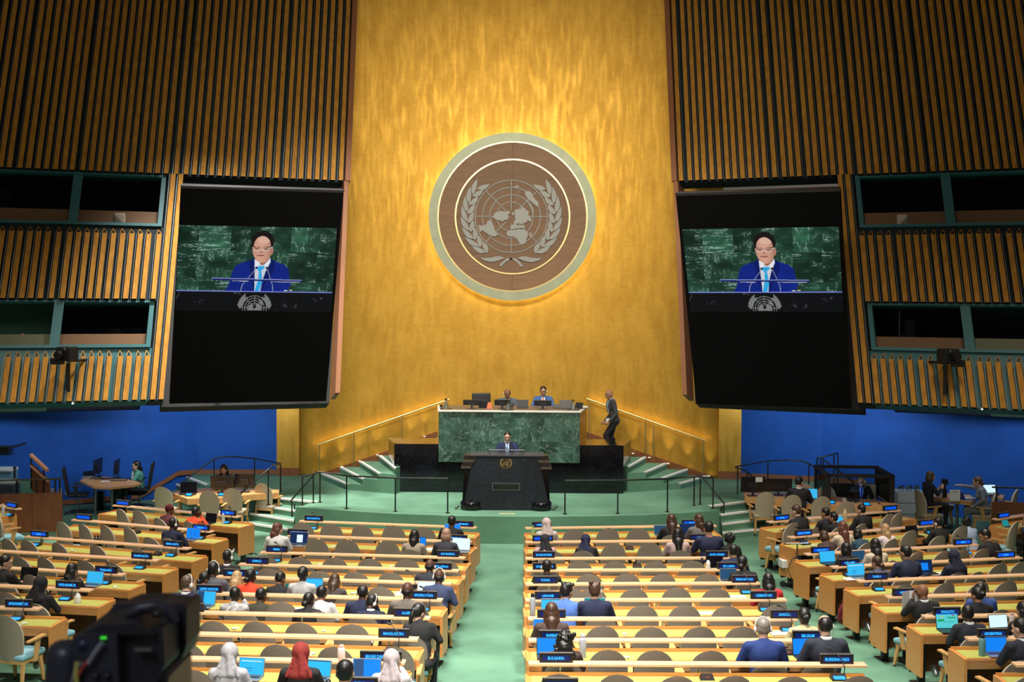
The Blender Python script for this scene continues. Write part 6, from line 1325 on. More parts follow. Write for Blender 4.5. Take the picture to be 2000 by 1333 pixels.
# ---- red backpack and the pole stand in the right aisle
q = PZ(1651, 1220, FL(18)); o = empty('backpack', q, .2, 'dark red backpack standing on the green floor by the desks right of the aisle', 'backpack')
mb = MB(); mb.ell((0, 0, .16), (.13, .09, .17), 18, 12); mb.ell((0, 0, .10), (.145, .10, .11), 18, 12); mb.cap((0, 0, .28), (0, 0, .33), .07, .03, 12); add_obj('bag', remesh(mb, .014, 2, 'bag', .008), o, mats=[mat('maroon_cloth', (.16, .010, .012), .7)])
mb = MB(); mb.tube([(-.05, .02, .30), (-.04, .02, .38), (.04, .02, .38), (.05, .02, .30)], .010, 6); mb.build('handle', mat('maroon_strap', (.10, .008, .01), .7), o)
for sx in (-1, 1): mb = MB(); mb.tube([(sx * .09, -.06, .30), (sx * .14, -.10, .18), (sx * .13, -.06, .04)], .012, 6); mb.build('strap', mat('maroon_strap', (.10, .008, .01), .7), o)
q = PZ(1556, 1152, FL(20.5)); o = empty('equipment_trolley', q, 0, 'thin chrome pole on a black wheeled base in the right aisle', 'trolley')
zt = PY(1554, 1063, q.y).z - q.z
mb = MB(); mb.cone((0, 0, .1), (0, 0, zt), .014, .012, 10); mb.cone((0, 0, .5), (0, 0, .56), .028, .028, 10); mb.cone((0, 0, .16), (0, 0, .2), .03, .03, 10); mb.build('pole', mat('chrome', (.32, .32, .33), .3, 1), o)
mb = MB(); mb.tube([(-.20, 0, zt), (.20, 0, zt + .01)], .015, 8); mb.build('crossbar', mat('chrome', (.32, .32, .33), .3, 1), o); mb = MB(); mb.cone((-.24, 0, zt), (-.13, 0, zt), .012, .016, 8); mb.cone((.09, 0, zt + .005), (.25, 0, zt + .01), .016, .012, 8); mb.build('grips', blk, o)
for a in (20, 140, 260):
    c, s_ = math.cos(R(a)), math.sin(R(a)); mb = MB(); mb.cone((0, 0, .13), (c * .26, s_ * .26, .07), .016, .014, 8); mb.build('leg', blk, o)
    mb = MB(); mb.cone((c * .27 - s_ * .02, s_ * .27 + c * .02, .055), (c * .27 + s_ * .02, s_ * .27 - c * .02, .055), .055, .055, 16); mb.build('wheel', blk, o)
mb = MB(); mb.tube([(.03, 0, .62), (-.10, -.03, .55), (-.17, -.05, .35), (-.06, -.06, .12), (.02, 0, .1)], .008, 6); mb.build('cable', blk, o)
o2 = empty('equipment_case', (q.x + .02, q.y + .32, q.z), .1, 'white and black boxes stacked behind the chrome pole', 'case'); mb = MB(); mb.box((-.10, .05, .40), (.30, .25, .14), bev=.01); mb.build('white_box', white, o2); mb = MB(); mb.box((.02, .0, .30), (.16, .22, .60), bev=.01); mb.build('black_box', blk, o2)
q = PZ(1598, 1160, FL(20)); o = empty('wheeled_bag', q, .3, 'black wheeled bag lying under the desks beside the chrome pole', 'bag'); mb = MB(); mb.box((0, .1, .16), (.42, .26, .22), bev=.05); mb.build('case', blk_m, o)
for x in (-.2, .2): mb = MB(); mb.cone((x, -.06, .07), (x + .03, -.06, .07), .07, .07, 18); mb.build('wheel', blk, o)
q = PZ(1546, 1138, FL(21)); o = empty('floor_note', (q.x - .12, q.y, q.z), .1, 'small white slip on the green floor of the right aisle', 'paper slip'); mb = MB(); mb.box((0, 0, .002), (.10, .06, .003)); mb.build('slip', paper, o)
# ================================================================== people on the stage
def zfeet(label, px, ytop, Y, floor, H=1.285, **k):
    p = PY(px, 700, Y); P = seated(k.get('arms', 'desk'), k.get('lean', 8), k.get('hy', 0), k.get('hp', 8), k.get('twist', 0), k.get('male', True)); rz = k.pop('rz', math.pi); Hh = P['H']
    hx = Hh.x * math.cos(rz) - Hh.y * math.sin(rz); hy_ = Hh.x * math.sin(rz) + Hh.y * math.cos(rz); d = ray(px, ytop); top = CAM.z + d.z * (Y / d.y); X = CAM.x + d.x * (Y / d.y)
    sc = k.pop('scale', 1.0); z = top - (Hh.z + .125) * sc if floor is None else floor
    return person(label, X - hx, Y - hy_, z, rz, scale=sc, **k)
zfeet('person with thinning grey hair, grey suit and red tie looking down behind the rostrum', 991, 759.5, 31.65, None, arms='desk', lean=10, hp=22, style='balding', hc='g', skin='m', top=(.09, .10, .13), shirt=(.6, .6, .62), tie=(.30, .03, .04), gear='earR', face=True)
zfeet('person with black hair and glasses in bright blue suit seated behind the rostrum', 1061, 755, 31.65, None, arms='desk', lean=6, hp=4, style='short', skin='t', top=(.045, .11, .30), shirt=(.6, .6, .62), tie=(.35, .06, .05), gear='earL', glasses=True, face=True)
# chairs for the two
for px, w in ((988, 'behind the grey-suited man'), (1063, 'behind the man in bright blue suit')):
    q = PY(px, 790, 32.1); o = empty('podium_chair', (q.x, 31.95, ZP), 0, 'black high-backed chair %s' % w, 'chair'); mb = MB(); mb.box((0, -.15, .45), (.5, .48, .08), bev=.03); mb.build('seat', blk, o); mb = MB(); mb.box((0, .14, .78), (.46, .05, .5), bev=.02); mb.build('backrest', steel_dk, o); mb = MB(); mb.cone((0, -.15, .03), (0, -.15, .42), .03, .03); mb.box((0, -.15, .02), (.5, .06, .04)); mb.box((0, -.15, .02), (.06, .5, .04)); mb.build('base', steel_dk, o)
# standing figures
def standing(name, label, x, y, z, rz, lean, step, arms, skin_, jc, pc, style, hc, shirt_c, tie_c, hp=0, hy=0, gear=None, scale=1.0, bend=0, item=None, gl=False, facef=True):
    root = empty('person', (x, y, z), rz, label, 'person'); root.scale = (scale,) * 3
    pel = Vector((0, 0, .92)); Ml = rotm(0, -lean)
    def T(px_, py_, pz_): return pel + Ml @ (Vector((px_, py_, pz_)) - pel)
    H = T(0, .03, 1.60); Mh = rotm(hy, -(hp + lean * .3)); body = MB(); head_shapes(body, H, Mh); body.cap(T(0, -.02, 1.42), H + Mh @ Vector((0, -.02, -.06)), .06, .052, 14); body.cap(T(0, 0, 1.35), pel, .1, .1)
    top = MB(); leg = MB(); shoe = []
    for sx, (e, w, d2, nrm, cu) in zip((-1, 1), arms):
        sh = T(sx * .18, -.01, 1.405); E = Vector(e); Wv = Vector(w); body.cap(T(sx * .08, 0, 1.40), sh, .045, .04); body.cap(sh, E, .04, .034); body.cap(E, Wv, .034, .025); hand(body, Wv, Vector(d2), Vector(nrm), cu, 1 if sx > 0 else -1)
        top.cap(sh, E, .063, .054, 14); top.cap(E, E + (Wv - E) * .92, .054, .038, 12); top.ell(sh, (.07, .068, .064))
        (k, a) = step[0 if sx < 0 else 1]; hip = Vector((sx * .09, 0, .90)); k = Vector(k); a = Vector(a); body.cap(hip, k, .07, .05); body.cap(k, a, .045, .035); leg.cap(hip, k, .098, .068, 14); leg.cap(k, a + Vector((0, 0, .03)), .068, .052, 12)
        shoe.append(MB().cap(a + Vector((0, -.02, -.03)), a + Vector((sx * .01, .15, -.05)), .045, .034, 12))
    leg.ell((0, 0, .90), (.17, .125, .12), 16, 10)
    top.ell(T(0, 0, 1.30), (.19, .12, .18), 20, 14, Ml); top.ell(T(0, .0, 1.10), (.17, .118, .19), 20, 12, Ml); top.ell(T(0, .0, .93), (.185, .135, .14), 20, 12, Ml)
    for sx in (-1, 1): top.cap(T(sx * .05, -.02, 1.435), T(sx * .175, -.012, 1.395), .048, .062, 12)
    top.cap(T(0, -.025, 1.40), T(0, -.02, 1.455), .085, .062, 14)
    add_obj('body', remesh(body, .0095, 2, 'body'), root, mats=[SKIN[skin_]]); add_obj('upper_garment', remesh(top, .014, 4, 'upper_garment'), root, mats=[cloth(jc)]); add_obj('trousers', remesh(leg, .018, 3, 'trousers'), root, mats=[cloth(pc)]); [add_obj('shoe', q_.mesh('shoe', []), root, mats=[blk]) for q_ in shoe]
    HM = Matrix.Translation(H) @ Mh.to_4x4()
    h = add_obj('hair', hair(style), root, mats=[hcol(hc)]); h.matrix_local = HM
    mb = MB(); mb.lathe([(.062, -.03), (.07, -.02), (.066, .022), (.058, .024)], (0, 0, 0), 18); c = add_obj('shirt_collar', mb.mesh('shirt_collar', []), root, mats=[cloth(shirt_c)]); c.matrix_local = Matrix.Translation(T(0, -.02, 1.465)) @ Ml.to_4x4()
    mb = MB(); a = [T(-.044, .085, 1.455), T(.044, .085, 1.455), T(.048, .136, 1.36), T(.016, .142, 1.18), T(-.016, .142, 1.18), T(-.048, .136, 1.36)]; mb.add(a + [v + Vector((0, -.03, 0)) for v in a], [tuple(range(6)), tuple(range(11, 5, -1))] + [(i, (i + 1) % 6, (i + 1) % 6 + 6, i + 6) for i in range(6)]); add_obj('shirt_front', mb.mesh('shirt_front', []), root, mats=[cloth(shirt_c)])
    mb = MB(); mb.hexa([T(-.02, .13, 1.16), T(.02, .13, 1.16), T(.02, .154, 1.16), T(-.02, .154, 1.16)], [T(-.015, .12, 1.37), T(.015, .12, 1.37), T(.015, .15, 1.37), T(-.015, .15, 1.37)]); mb.hexa([T(-.015, .12, 1.37), T(.015, .12, 1.37), T(.015, .15, 1.37), T(-.015, .15, 1.37)], [T(-.011, .08, 1.45), T(.011, .08, 1.45), T(.011, .104, 1.45), T(-.011, .104, 1.45)]); mb.ell(T(0, .097, 1.45), (.018, .013, .016)); add_obj('tie', mb.mesh('tie', []), root, mats=[cloth(tie_c)])
    for nm_, mk, m_ in (('eyes', lambda b: [b.ell((sx * .031, .079, .006), (.012, .010, .006), 10, 7) for sx in (-1, 1)], mat('eye_white', (.55, .52, .5), .3)), ('irises', lambda b: [b.ell((sx * .031, .0885, .006), (.005, .003, .005), 8, 6) for sx in (-1, 1)], blk), ('eyebrows', lambda b: [b.cap((sx * .017, .091, .030), (sx * .048, .081, .032), .004, .003, 6) for sx in (-1, 1)], hcol('k')), ('lips', lambda b: b.ell((0, .0905, -.062), (.022, .006, .005), 10, 7), mat('lips', (.30, .10, .08), .5))):
        b = MB(); mk(b); q = add_obj(nm_, b.mesh(nm_, []), root, mats=[m_]); q.matrix_local = HM
    if gl:
        mb = MB()
        for sx in (-1, 1): mb.tube([(sx * .031 + .021 * math.cos(t), .094, .002 + .013 * math.sin(t)) for t in np.linspace(0, 6.28, 14)], .002, 5); mb.tube([(sx * .052, .092, .008), (sx * .078, .0, .006)], .002, 5)
        g_ = add_obj('glasses', mb.mesh('glasses', []), root, mats=[steel_dk]); g_.matrix_local = HM
    return root
YS = YL + .95; d = ray(991, 843); top = CAM.z + d.z * (YS / d.y); X = CAM.x + d.x * (YS / d.y); sc = (top - ZS) / 1.725
LG = [((-.09, .03, .50), (-.10, 0, .09)), ((.09, .03, .50), (.10, 0, .09))]
standing('speaker', 'person in navy suit with light blue tie speaking at the black lectern', X, YS, ZS, math.pi, 4, LG, [((-.27, .14, 1.14), (-.17, .36, 1.21), (.2, 1, 0), (0, 0, -1), .4), ((.27, .14, 1.14), (.17, .36, 1.21), (-.2, 1, 0), (0, 0, -1), .4)], 'l', (.010, .018, .075), (.01, .012, .02), 'short', 'k', (.65, .66, .7), (.10, .28, .62), hp=10, scale=sc, gl=True)
# the man walking down the steps right of the rostrum
YW = 32.55; d = ray(1192, 756.5); top = CAM.z + d.z * (YW / d.y); X = CAM.x + d.x * (YW / d.y)
standing('walker', 'person in dark grey suit walking down the podium steps holding white papers', X + .12, YW, ZS + dz * 4, R(100), 11, [((-.09, .26, .55), (-.09, .12, .20)), ((.09, .08, .50), (.09, -.20, .10))], [((-.24, .02, 1.11), (-.21, .20, .90), (0, .8, -.4), (1, 0, 0), .8), ((.24, .0, 1.11), (.17, .22, .89), (0, .7, -.5), (-1, 0, 0), .9)], 't', (.055, .06, .07), (.012, .012, .015), 'bald', 's', (.35, .45, .6), (.05, .12, .25), hp=2, hy=12, scale=1.0, gl=True)
w = PY(1189, 821, YW - .22); o = empty('folded_papers', w, .3, 'white papers in the hand of the person on the podium steps', 'papers'); mb = MB(); mb.box((0, 0, 0), (.15, .012, .09)); mb.build('sheets', paper, o)

# ================================================================== secretariat tables left and right
def table_px(name, pts, z, zf, label, m, legs, th=.05, cat='table', front=None):
    P = [PZ(x, y, z) for x, y in pts]; c = sum(P, Vector()) / len(P); root = empty(name, (c.x, c.y, zf), 0, label, cat); o = root.location
    mb = MB(); mb.hexa([(p.x - o.x, p.y - o.y, z - th - o.z) for p in P], [(p.x - o.x, p.y - o.y, z - o.z) for p in P]); mb.build('tabletop', m, root)
    for x, y in legs:
        q = PZ(x, y, z); mb = MB(); mb.cone((q.x - o.x, q.y - o.y, 0.02), (q.x - o.x, q.y - o.y, z - th - o.z), .035, .035, 12); mb.box((q.x - o.x, q.y - o.y, .012), (.42, .12, .024)); mb.build('leg', steel, root)
    return root
wood_tab = mat('honey_wood', (.62, .33, .12), .35, noise=.1, nscale=4, stretch=(1, 8, 1))
tS = table_px('secretariat_desk', [(336, 964), (366, 975), (430, 973), (500, 966), (545, 963), (545, 957), (490, 955), (400, 954), (352, 958)], .76, 0, 'long wooden secretariat desk with dark monitors left of the stage', wood_tab, [(352, 966), (430, 964), (520, 960)], .13)
tR = table_px('secretariat_desk', [(1455, 971), (1530, 980), (1632, 988), (1730, 992), (1756, 985), (1700, 976), (1600, 968), (1490, 961), (1452, 962)], .76, 0, 'long wooden secretariat desk before the glass booth right of the stage', wood_tab, [(1480, 967), (1600, 978), (1720, 984)], .13)
monitor(434, 950, 28.75, .76, .52, .30, 'large black monitor seen from behind, left one of the two at the left secretariat desk', .05, 8); monitor(478, 948, 28.9, .76, .46, .33, 'large black monitor seen from behind, right one of the two at the left secretariat desk', -.1, 8)
laptop_at = lambda px, py, z, Y, w, kind, label, rz=0, back=False: None
def lap(px, Y, z, w, label, kind='black', rz=0, tilt=14):
    q = PY(px, 900, Y); o = empty('laptop', (q.x, Y, z), rz, label, 'laptop'); h = w * .66; M = Matrix.Rotation(R(-tilt), 3, 'X'); mb = MB(); mb.box((0, -w * .33, .008), (w, w * .66, .014)); mb.build('base', blk, o); qq = M @ Vector((0, 0, h / 2)) + Vector((0, 0, .012)); mb = MB(); mb.box(qq, (w, .01, h), M=M); mb.build('lid', blk, o); mb = MB(); mb.box(qq + M @ Vector((0, -.006, 0)), (w - .02, .002, h - .02), M=M); mb.build('display', disp(kind), o); return o
lap(368, 28.6, .76, .38, 'black laptop open at the left end of the left secretariat desk', rz=.1)
def unit(px, Y, z, label, rz=0, w=.16):
    q = PY(px, 900, Y); o = empty('microphone_unit', (q.x, Y, z), rz, label, 'microphone'); mb = MB(); mb.hexa([(-w / 2, -.07, 0), (w / 2, -.07, 0), (w / 2, .07, 0), (-w / 2, .07, 0)], [(-w / 2, -.06, .025), (w / 2, -.06, .025), (w / 2, .07, .06), (-w / 2, .07, .06)]); mb.build('base', blk, o); mb = MB(); mb.hexa([(-w * .36, -.066, .022), (w * .36, -.066, .022), (w * .36, .03, .05), (-w * .36, .03, .05)], [(-w * .36, -.068, .03), (w * .36, -.068, .03), (w * .36, .028, .057), (-w * .36, .028, .057)]); mb.build('display', disp_mic, o)
unit(369, 28.25, .76, 'black unit with light blue display at the left end of the left secretariat desk'); unit(433, 28.3, .76, 'black console with two blue displays in front of the left large monitor'); unit(1625, 27.9, .76, 'unit with blue display at the middle of the right secretariat desk'); unit(1694, 27.7, .76, 'unit with blue display before the person in the glass booth')
def chair_at(px, ytop, z, rz, label, proto=chair1, ht=1.0):
    Y = 28.0
    d = ray(px, ytop); Y = (z + ht - CAM.z) / d.z * d.y; p = PY(px, ytop, Y); c = Vector((p.x - math.sin(rz) * .28, p.y + math.cos(rz) * .28, z)); return place_chair(proto, c.x, c.y, c.z, rz, label)
chair_at(406, 959, 0, -.1, 'beige round-backed chair before the left large monitor at the left secretariat desk'); chair_at(452, 954, 0, -.1, 'beige round-backed chair before the right large monitor at the left secretariat desk'); chair_at(511, 944, 0, -.35, 'beige round-backed chair with side shadow nearest the stage steps on the left'); chair_at(315, 951, 0, -.25, 'beige round-backed chair left of the left secretariat desk')
chair_at(1497, 961, 0, .15, 'beige round-backed chair nearest the right stage steps'); chair_at(1549, 967, 0, .15, 'beige round-backed chair second along the right secretariat desk'); chair_at(1607, 970, 0, .18, 'beige round-backed chair third along the right secretariat desk'); chair_at(1655, 980, 0, .22, 'beige round-backed chair fourth along the right secretariat desk, near the booth')
chair_at(1612, 948, 0, math.pi + .2, 'beige chair facing the hall behind the right secretariat desk, beside the booth', ht=1.0); chair_at(1571, 945, 0, math.pi, 'beige chair facing the hall behind the blue laptop on the right secretariat desk')
zfeet('person with long dark hair mostly hidden behind the large monitors on the left', 437, 908, 29.5, None, arms='desk', lean=10, style='long', hc='k', skin='t', top=BK, male=False, hp=16, face=True)
chair_at(437, 938, 0, math.pi, 'beige chair behind the large monitors on the left', ht=.98)
zfeet('person in black suit seen from behind at the right secretariat desk', 1561, 936, 28.0, 0.0, rz=-.25, arms='type', lean=8, hy=-15, style='short', skin='l', top=BK, shirt=WH, scale=1.04)
lap(1583, 28.55, .76, .34, 'laptop with bright blue screen on the right secretariat desk', 'cyan', -.1)
monitor(1470, 950, 28.9, .76, .55, .36, 'large dark monitor with a white sheet stuck on its back, right secretariat desk', .1, 6, True); q = PY(1481.5, 937, 28.85); o = empty('paper_note', q, .1, 'white sheet stuck to the back of the dark monitor on the right', 'paper'); mb = MB(); mb.box((0, -.04, 0), (.16, .004, .11)); mb.build('sheet', paper, o)
monitor(1520, 955, 29.0, .76, .62, .30, 'wide dark monitor left of the black-suited back on the right secretariat desk', 0, 6, True)
# booth with glass walls
BX0, BX1 = PY(1614, 920, 28.5).x, PY(1743, 927, 28.2).x; bz = PY(1743, 927, 28.2).z; YB0, YB1 = 28.2, 29.7
bo = empty('interpreter_booth', ((BX0 + BX1) / 2, 28.9, 0), -.04, 'low black-framed glass booth around a grey-haired person in suit', 'booth'); o = bo.location; W_, D_ = BX1 - BX0, YB1 - YB0
for x in (-W_ / 2, W_ / 2):
    for y in (-D_ / 2, D_ / 2):
        mb = MB(); mb.box((x, y, bz / 2), (.11 if y < 0 else .06, .07, bz)); mb.build('post', blk_m, bo)
for y in (-D_ / 2, D_ / 2): mb = MB(); mb.box((0, y, bz - .03), (W_ + .1, .07, .07)); mb.build('top_beam', blk_m, bo); 
mb = MB(); mb.box((0, -D_ / 2, .38), (W_, .03, .70)); mb.build('lower_panel', blk_m, bo)
mb = MB(); mb.box((0, D_ / 2, .48), (W_, .03, .96)); mb.build('lower_panel', blk_m, bo)
for x in (-W_ / 2, W_ / 2): mb = MB(); mb.box((x, 0, bz - .03), (.07, D_, .07)); mb.build('top_beam', blk_m, bo); mb = MB(); mb.box((x, 0, (bz + .7) / 2), (.01, D_ - .1, bz - .75)); mb.build('side_glass', wglass, bo)
mb = MB(); mb.box((0, -D_ / 2, (bz + .7) / 2), (W_ - .1, .01, bz - .75)); mb.build('front_glass', wglass, bo); mb = MB(); mb.box((0, D_ / 2, (bz + .95) / 2), (W_ - .1, .01, bz - .98)); mb.build('rear_glass', wglass, bo)
zfeet('person with grey hair, glasses, blue shirt and dark suit seated inside the glass booth', 1682, 929, 28.75, None, arms='desk', lean=10, hp=16, hy=-15, style='short', hc='g', skin='l', top=BK, shirt=(.15, .30, .75), tie=(.02, .05, .2), gear='earL', glasses=True, face=True)
lap(1668, 28.5, .76, .26, 'open laptop added to light the person inside the glass booth', 'glow', math.pi)  # added for its strong glow, which lights the seated face
zb_ = PY(1689, 955, 29.0); o = empty('booth_chair', (zb_.x + .15, 29.2, 0), math.pi, 'beige chair back inside the glass booth', 'chair'); mb = MB(); mb.box((0, 0, .45), (.45, .45, .07), bev=.02); mb.build('seat', chair_pale, o); mb = MB(); mb.box((0, -.24, .72), (.44, .05, .5), bev=.02); mb.build('backrest', chair_pale, o); mb = MB(); mb.cone((0, 0, 0), (0, 0, .42), .04, .04); mb.build('leg', steel_dk, o)
q = PY(1649, 966, 28.0); o = empty('speaker_box', (q.x, 28.0, .76), 0, 'small pale speaker box on the right secretariat desk', 'speaker'); mb = MB(); mb.box((0, 0, .055), (.08, .07, .11), bev=.006); mb.build('case', mat('pale_grey', (.35, .35, .35), .5), o)
o = empty('desk_clutter', (q.x + .25, 28.1, .76), 0, 'black telephone set on the right secretariat desk before the booth', 'telephone'); mb = MB(); mb.hexa([(-.12, -.1, 0), (.12, -.1, 0), (.12, .1, 0), (-.12, .1, 0)], [(-.11, -.08, .03), (.11, -.08, .03), (.11, .1, .08), (-.11, .1, .08)]); mb.build('body', blk, o); mb = MB(); mb.cap((-.09, -.06, .06), (-.09, .08, .09), .02, .02); mb.build('handset', blk, o); o.name = 'telephone'
# left press table with woman in teal
tP = table_px('press_table', [(156, 939), (165, 943), (182, 951), (215, 953), (262, 948), (276, 944), (268, 941), (245, 936), (205, 931), (170, 932)], .76, 0, 'honey-coloured press table with monitors and cables before the blue wall', wood_tab, [(186, 943), (218, 944)], .05)
q = PY(232, 947, 30.5); o = empty('table_sign', (q.x, 30.45, .76), .12, 'small black sign reading UN PRESS OFFICERS on the press table', 'sign'); mb = MB(); mb.box((0, 0, .035), (.40, .03, .07)); mb.build('plate', mat('sign_brown_black', (.03, .02, .02), .5), o); add_obj('lettering', text_mesh('UN PRESS OFFICERS', .36, .04, mt=mat('tan_letters', (.5, .42, .35), .6)), o, (0, -.0165, .035))
def mon_side(px, Y, z, w, h, label, rz): monitor(px, 920, Y, z, w, h, label, rz, 4)
mon_side(191, 31.1, .76, .55, .36, 'dark monitor seen edge-on at the left of the press table', R(88)); mon_side(228, 31.0, .76, .5, .36, 'dark monitor seen edge-on before the woman in teal', R(94))
q = PY(174, 935, 31.0); o = empty('desk_telephone', (q.x, 31.0, .76), .3, 'black telephone and cables at the left end of the press table', 'telephone'); mb = MB(); mb.hexa([(-.16, -.1, 0), (.16, -.1, 0), (.16, .12, 0), (-.16, .12, 0)], [(-.15, -.08, .05), (.15, -.08, .05), (.12, .12, .16), (-.14, .12, .14)]); mb.build('body', blk, o)
for i, (px, ln) in enumerate(((196, .5), (208, .4), (240, .35))):
    q = PY(px, 942, 30.7); o = empty('cable', (q.x, 30.7, .765), .2 * i, 'black cable coiled on the press table, %s' % ['beside the left monitor', 'between the two monitors', 'behind the small black sign'][i], 'cable'); mb = MB(); mb.tube([(-ln / 2 + ln * t, .05 * math.sin(t * 14 + i), .01 + .012 * abs(math.sin(t * 9))) for t in np.linspace(0, 1, 18)], .012, 6); mb.build('lead', blk, o)
q = PY(204, 950, 30.3); o = empty('leaflet', (q.x, 30.4, .76), .15, 'pale blue and white leaflet at the front of the press table', 'leaflet'); mb = MB(); mb.box((0, 0, .003), (.22, .16, .005)); mb.build('sheet', paper, o); mb = MB(); mb.box((.02, 0, .0062), (.10, .06, .001)); mb.build('print', mat('leaflet_blue', (.1, .3, .6), .6), o)
q = PY(259, 940, 30.8); o = empty('water_bottle', (q.x, 30.8, .76), 0, 'clear water bottle on the press table before the woman in teal', 'bottle'); mb = MB(); mb.lathe([(.028, 0), (.032, .01), (.032, .13), (.014, .18), (.012, .20)], n=16); mb.build('flask', bottle_plastic, o); mb = MB(); mb.lathe([(.014, .195), (.014, .215)], n=12); mb.build('lid', blk, o)
zfeet('person with long dark hair in teal shirt, chin on hand, at the press table', 266, 900.5, 31.2, None, rz=R(100), arms='chin', lean=8, hy=20, hp=6, style='long', hc='k', skin='l', top=(.10, .36, .28), legs=BK, male=False, face=True)
def office_chair(px, Y, z, rz, label):
    q = PY(px, 950, Y); o = empty('office_chair', (q.x, Y, z), rz, label, 'office chair')
    mb = MB(); mb.box((0, 0, .47), (.50, .48, .07), bev=.03); mb.build('seat', blk_m, o); mb = MB(); mb.box((0, -.27, .82), (.48, .05, .62), M=Matrix.Rotation(R(10), 3, 'X'), bev=.02); mb.build('backrest', blk_m, o)
    for sx in (-1, 1): mb = MB(); mb.box((sx * .28, .0, .70), (.07, .26, .03), bev=.01); mb.box((sx * .28, -.05, .60), (.03, .04, .2)); mb.build('armrest', steel_dk, o)
    mb = MB(); mb.cone((0, 0, .1), (0, 0, .45), .03, .03, 10); mb.build('column', steel, o)
    for k in range(5): a = k * 2 * math.pi / 5; mb = MB(); mb.hexa([(-.0, -.02, .07), (.3, -.02, .04), (.3, .02, .04), (0, .02, .07)], [(0, -.02, .12), (.3, -.02, .07), (.3, .02, .07), (0, .02, .12)]); mb.ell((.3, 0, .03), .03, 10, 7); l = mb.build('base_arm', steel_dk, o); l.rotation_euler = (0, 0, a)
    return o
office_chair(152, 30.2, 0, R(-75), 'empty black office chair at the left end of the press table'); office_chair(273, 31.15, 0, R(100), 'black mesh office chair of the woman in teal')
q = PY(196, 980, 30.9); o = empty('computer_case', (q.x, 30.9, 0), .2, 'black computer cases under the press table', 'computer'); mb = MB(); mb.box((0, 0, .24), (.22, .45, .48), bev=.01); mb.build('case', blkg, o)
q = PY(244, 985, 31.2); o = empty('computer_case', (q.x, 31.0, 0), .1, 'black cabinet under the right half of the press table', 'computer'); mb = MB(); mb.box((0, 0, .27), (.34, .45, .54), bev=.01); mb.build('case', blkg, o)
for i, (px, py) in enumerate(((103, 959), (117, 959), (131, 962))):
    q = PY(px, py, 31.35 if i < 2 else 31.4); x = q.x; yb_ = 31.3 - 0
    # socket plates sit on the blue wall
    seg = None
    for (x0, y0), (x1, y1) in zip(BL, BL[1:]):
        if x1 <= x <= x0: tt = (x - x0) / (x1 - x0); yb_ = y0 + (y1 - y0) * tt; seg = math.atan2(y0 - y1, x0 - x1)
    q = PY(px, py, yb_ - .02); o = empty('wall_socket', q, seg or 0, 'white socket plate low on the left blue wall, %s of three' % ['leftmost', 'middle', 'rightmost'][i], 'socket'); mb = MB(); mb.box((0, 0, 0), (.09, .012, .12)); mb.build('plate', mat('socket_grey', (.35, .36, .38), .5), o); mb = MB(); mb.box((0, -.007, .02), (.03, .004, .03)); mb.box((0, -.007, -.025), (.03, .004, .03)); mb.build('outlet', blk, o)
# far-left partition, railing, rising side panel and covered chairs
ZT = .86; a = PZ(-60, 968, ZT); b = PZ(122, 962, ZT)
o = empty('wood_partition', ((a.x + b.x) / 2, (a.y + b.y) / 2, 0), math.atan2(b.y - a.y, b.x - a.x), 'tall reddish brown wooden partition at the far left below the blue wall', 'partition'); Lp = (b - a).length
mb = MB(); mb.box((0, 0, ZT / 2), (Lp, .06, ZT)); mb.build('panel', wood_dark, o)
for x in (-Lp * .16, Lp * .17): mb = MB(); mb.box((x, -.032, ZT / 2), (.008, .004, ZT - .02)); mb.build('joint', blk_m, o)
mb = MB(); mb.tube([(-Lp / 2, 0, ZT + .30), (Lp / 2 - .06, 0, ZT + .30), (Lp / 2 - .02, .25, ZT + .30)], .022, 8); mb.build('rail', mat('dull_brass', (.18, .14, .09), .4, .6), o)
for x in (-Lp * .45, -Lp * .2, Lp * .22, Lp * .42, Lp * .47): mb = MB(); mb.cone((x, 0, ZT), (x, 0, ZT + .30), .018, .018, 8); mb.build('rail_post', blk, o)
yy = b.y + .9
def prof(pts, Y, th, name, label, m, cat): 
    P = [PY(x, y, Y) for x, y in pts]; o = empty(name, P[0], 0, label, cat); q0 = P[0].copy(); mb = MB(); mb.hexa([p - q0 for p in P], [p - q0 + Vector((0, th, 0)) for p in P]); return o, mb, q0
o, mb, q0 = prof([(62, 960), (62, 908), (95, 938), (97, 968)], yy, .08, 'stair_side_panel', 'brown triangular stair panel with sloping orange handrail at the far left', wood_dark, 'stair panel'); mb.build('panel', wood_dark, o)
for (x0, y0), (x1, y1), w in (((61, 908), (95, 939), .05), ((60, 887), (92, 917), .06)):
    a_, b_ = PY(x0, y0, yy) - q0, PY(x1, y1, yy) - q0; mb = MB(); mb.hexa([a_ + Vector((0, -.06, -w)), b_ + Vector((0, -.06, -w)), b_ + Vector((0, .1, -w)), a_ + Vector((0, .1, -w))], [a_ + Vector((0, -.06, 0)), b_ + Vector((0, -.06, 0)), b_ + Vector((0, .1, 0)), a_ + Vector((0, .1, 0))]); mb.build('handrail' if y0 < 900 else 'capping', mat('orange_rail_wood', (.62, .28, .14), .4), o)
for x, y0, y1 in ((61, 892, 955), (85.5, 914, 965)): a_, b_ = PY(x, y0, yy) - q0, PY(x, y1, yy) - q0; mb = MB(); mb.cone(a_, b_, .02, .02, 8); mb.build('post', blk, o)
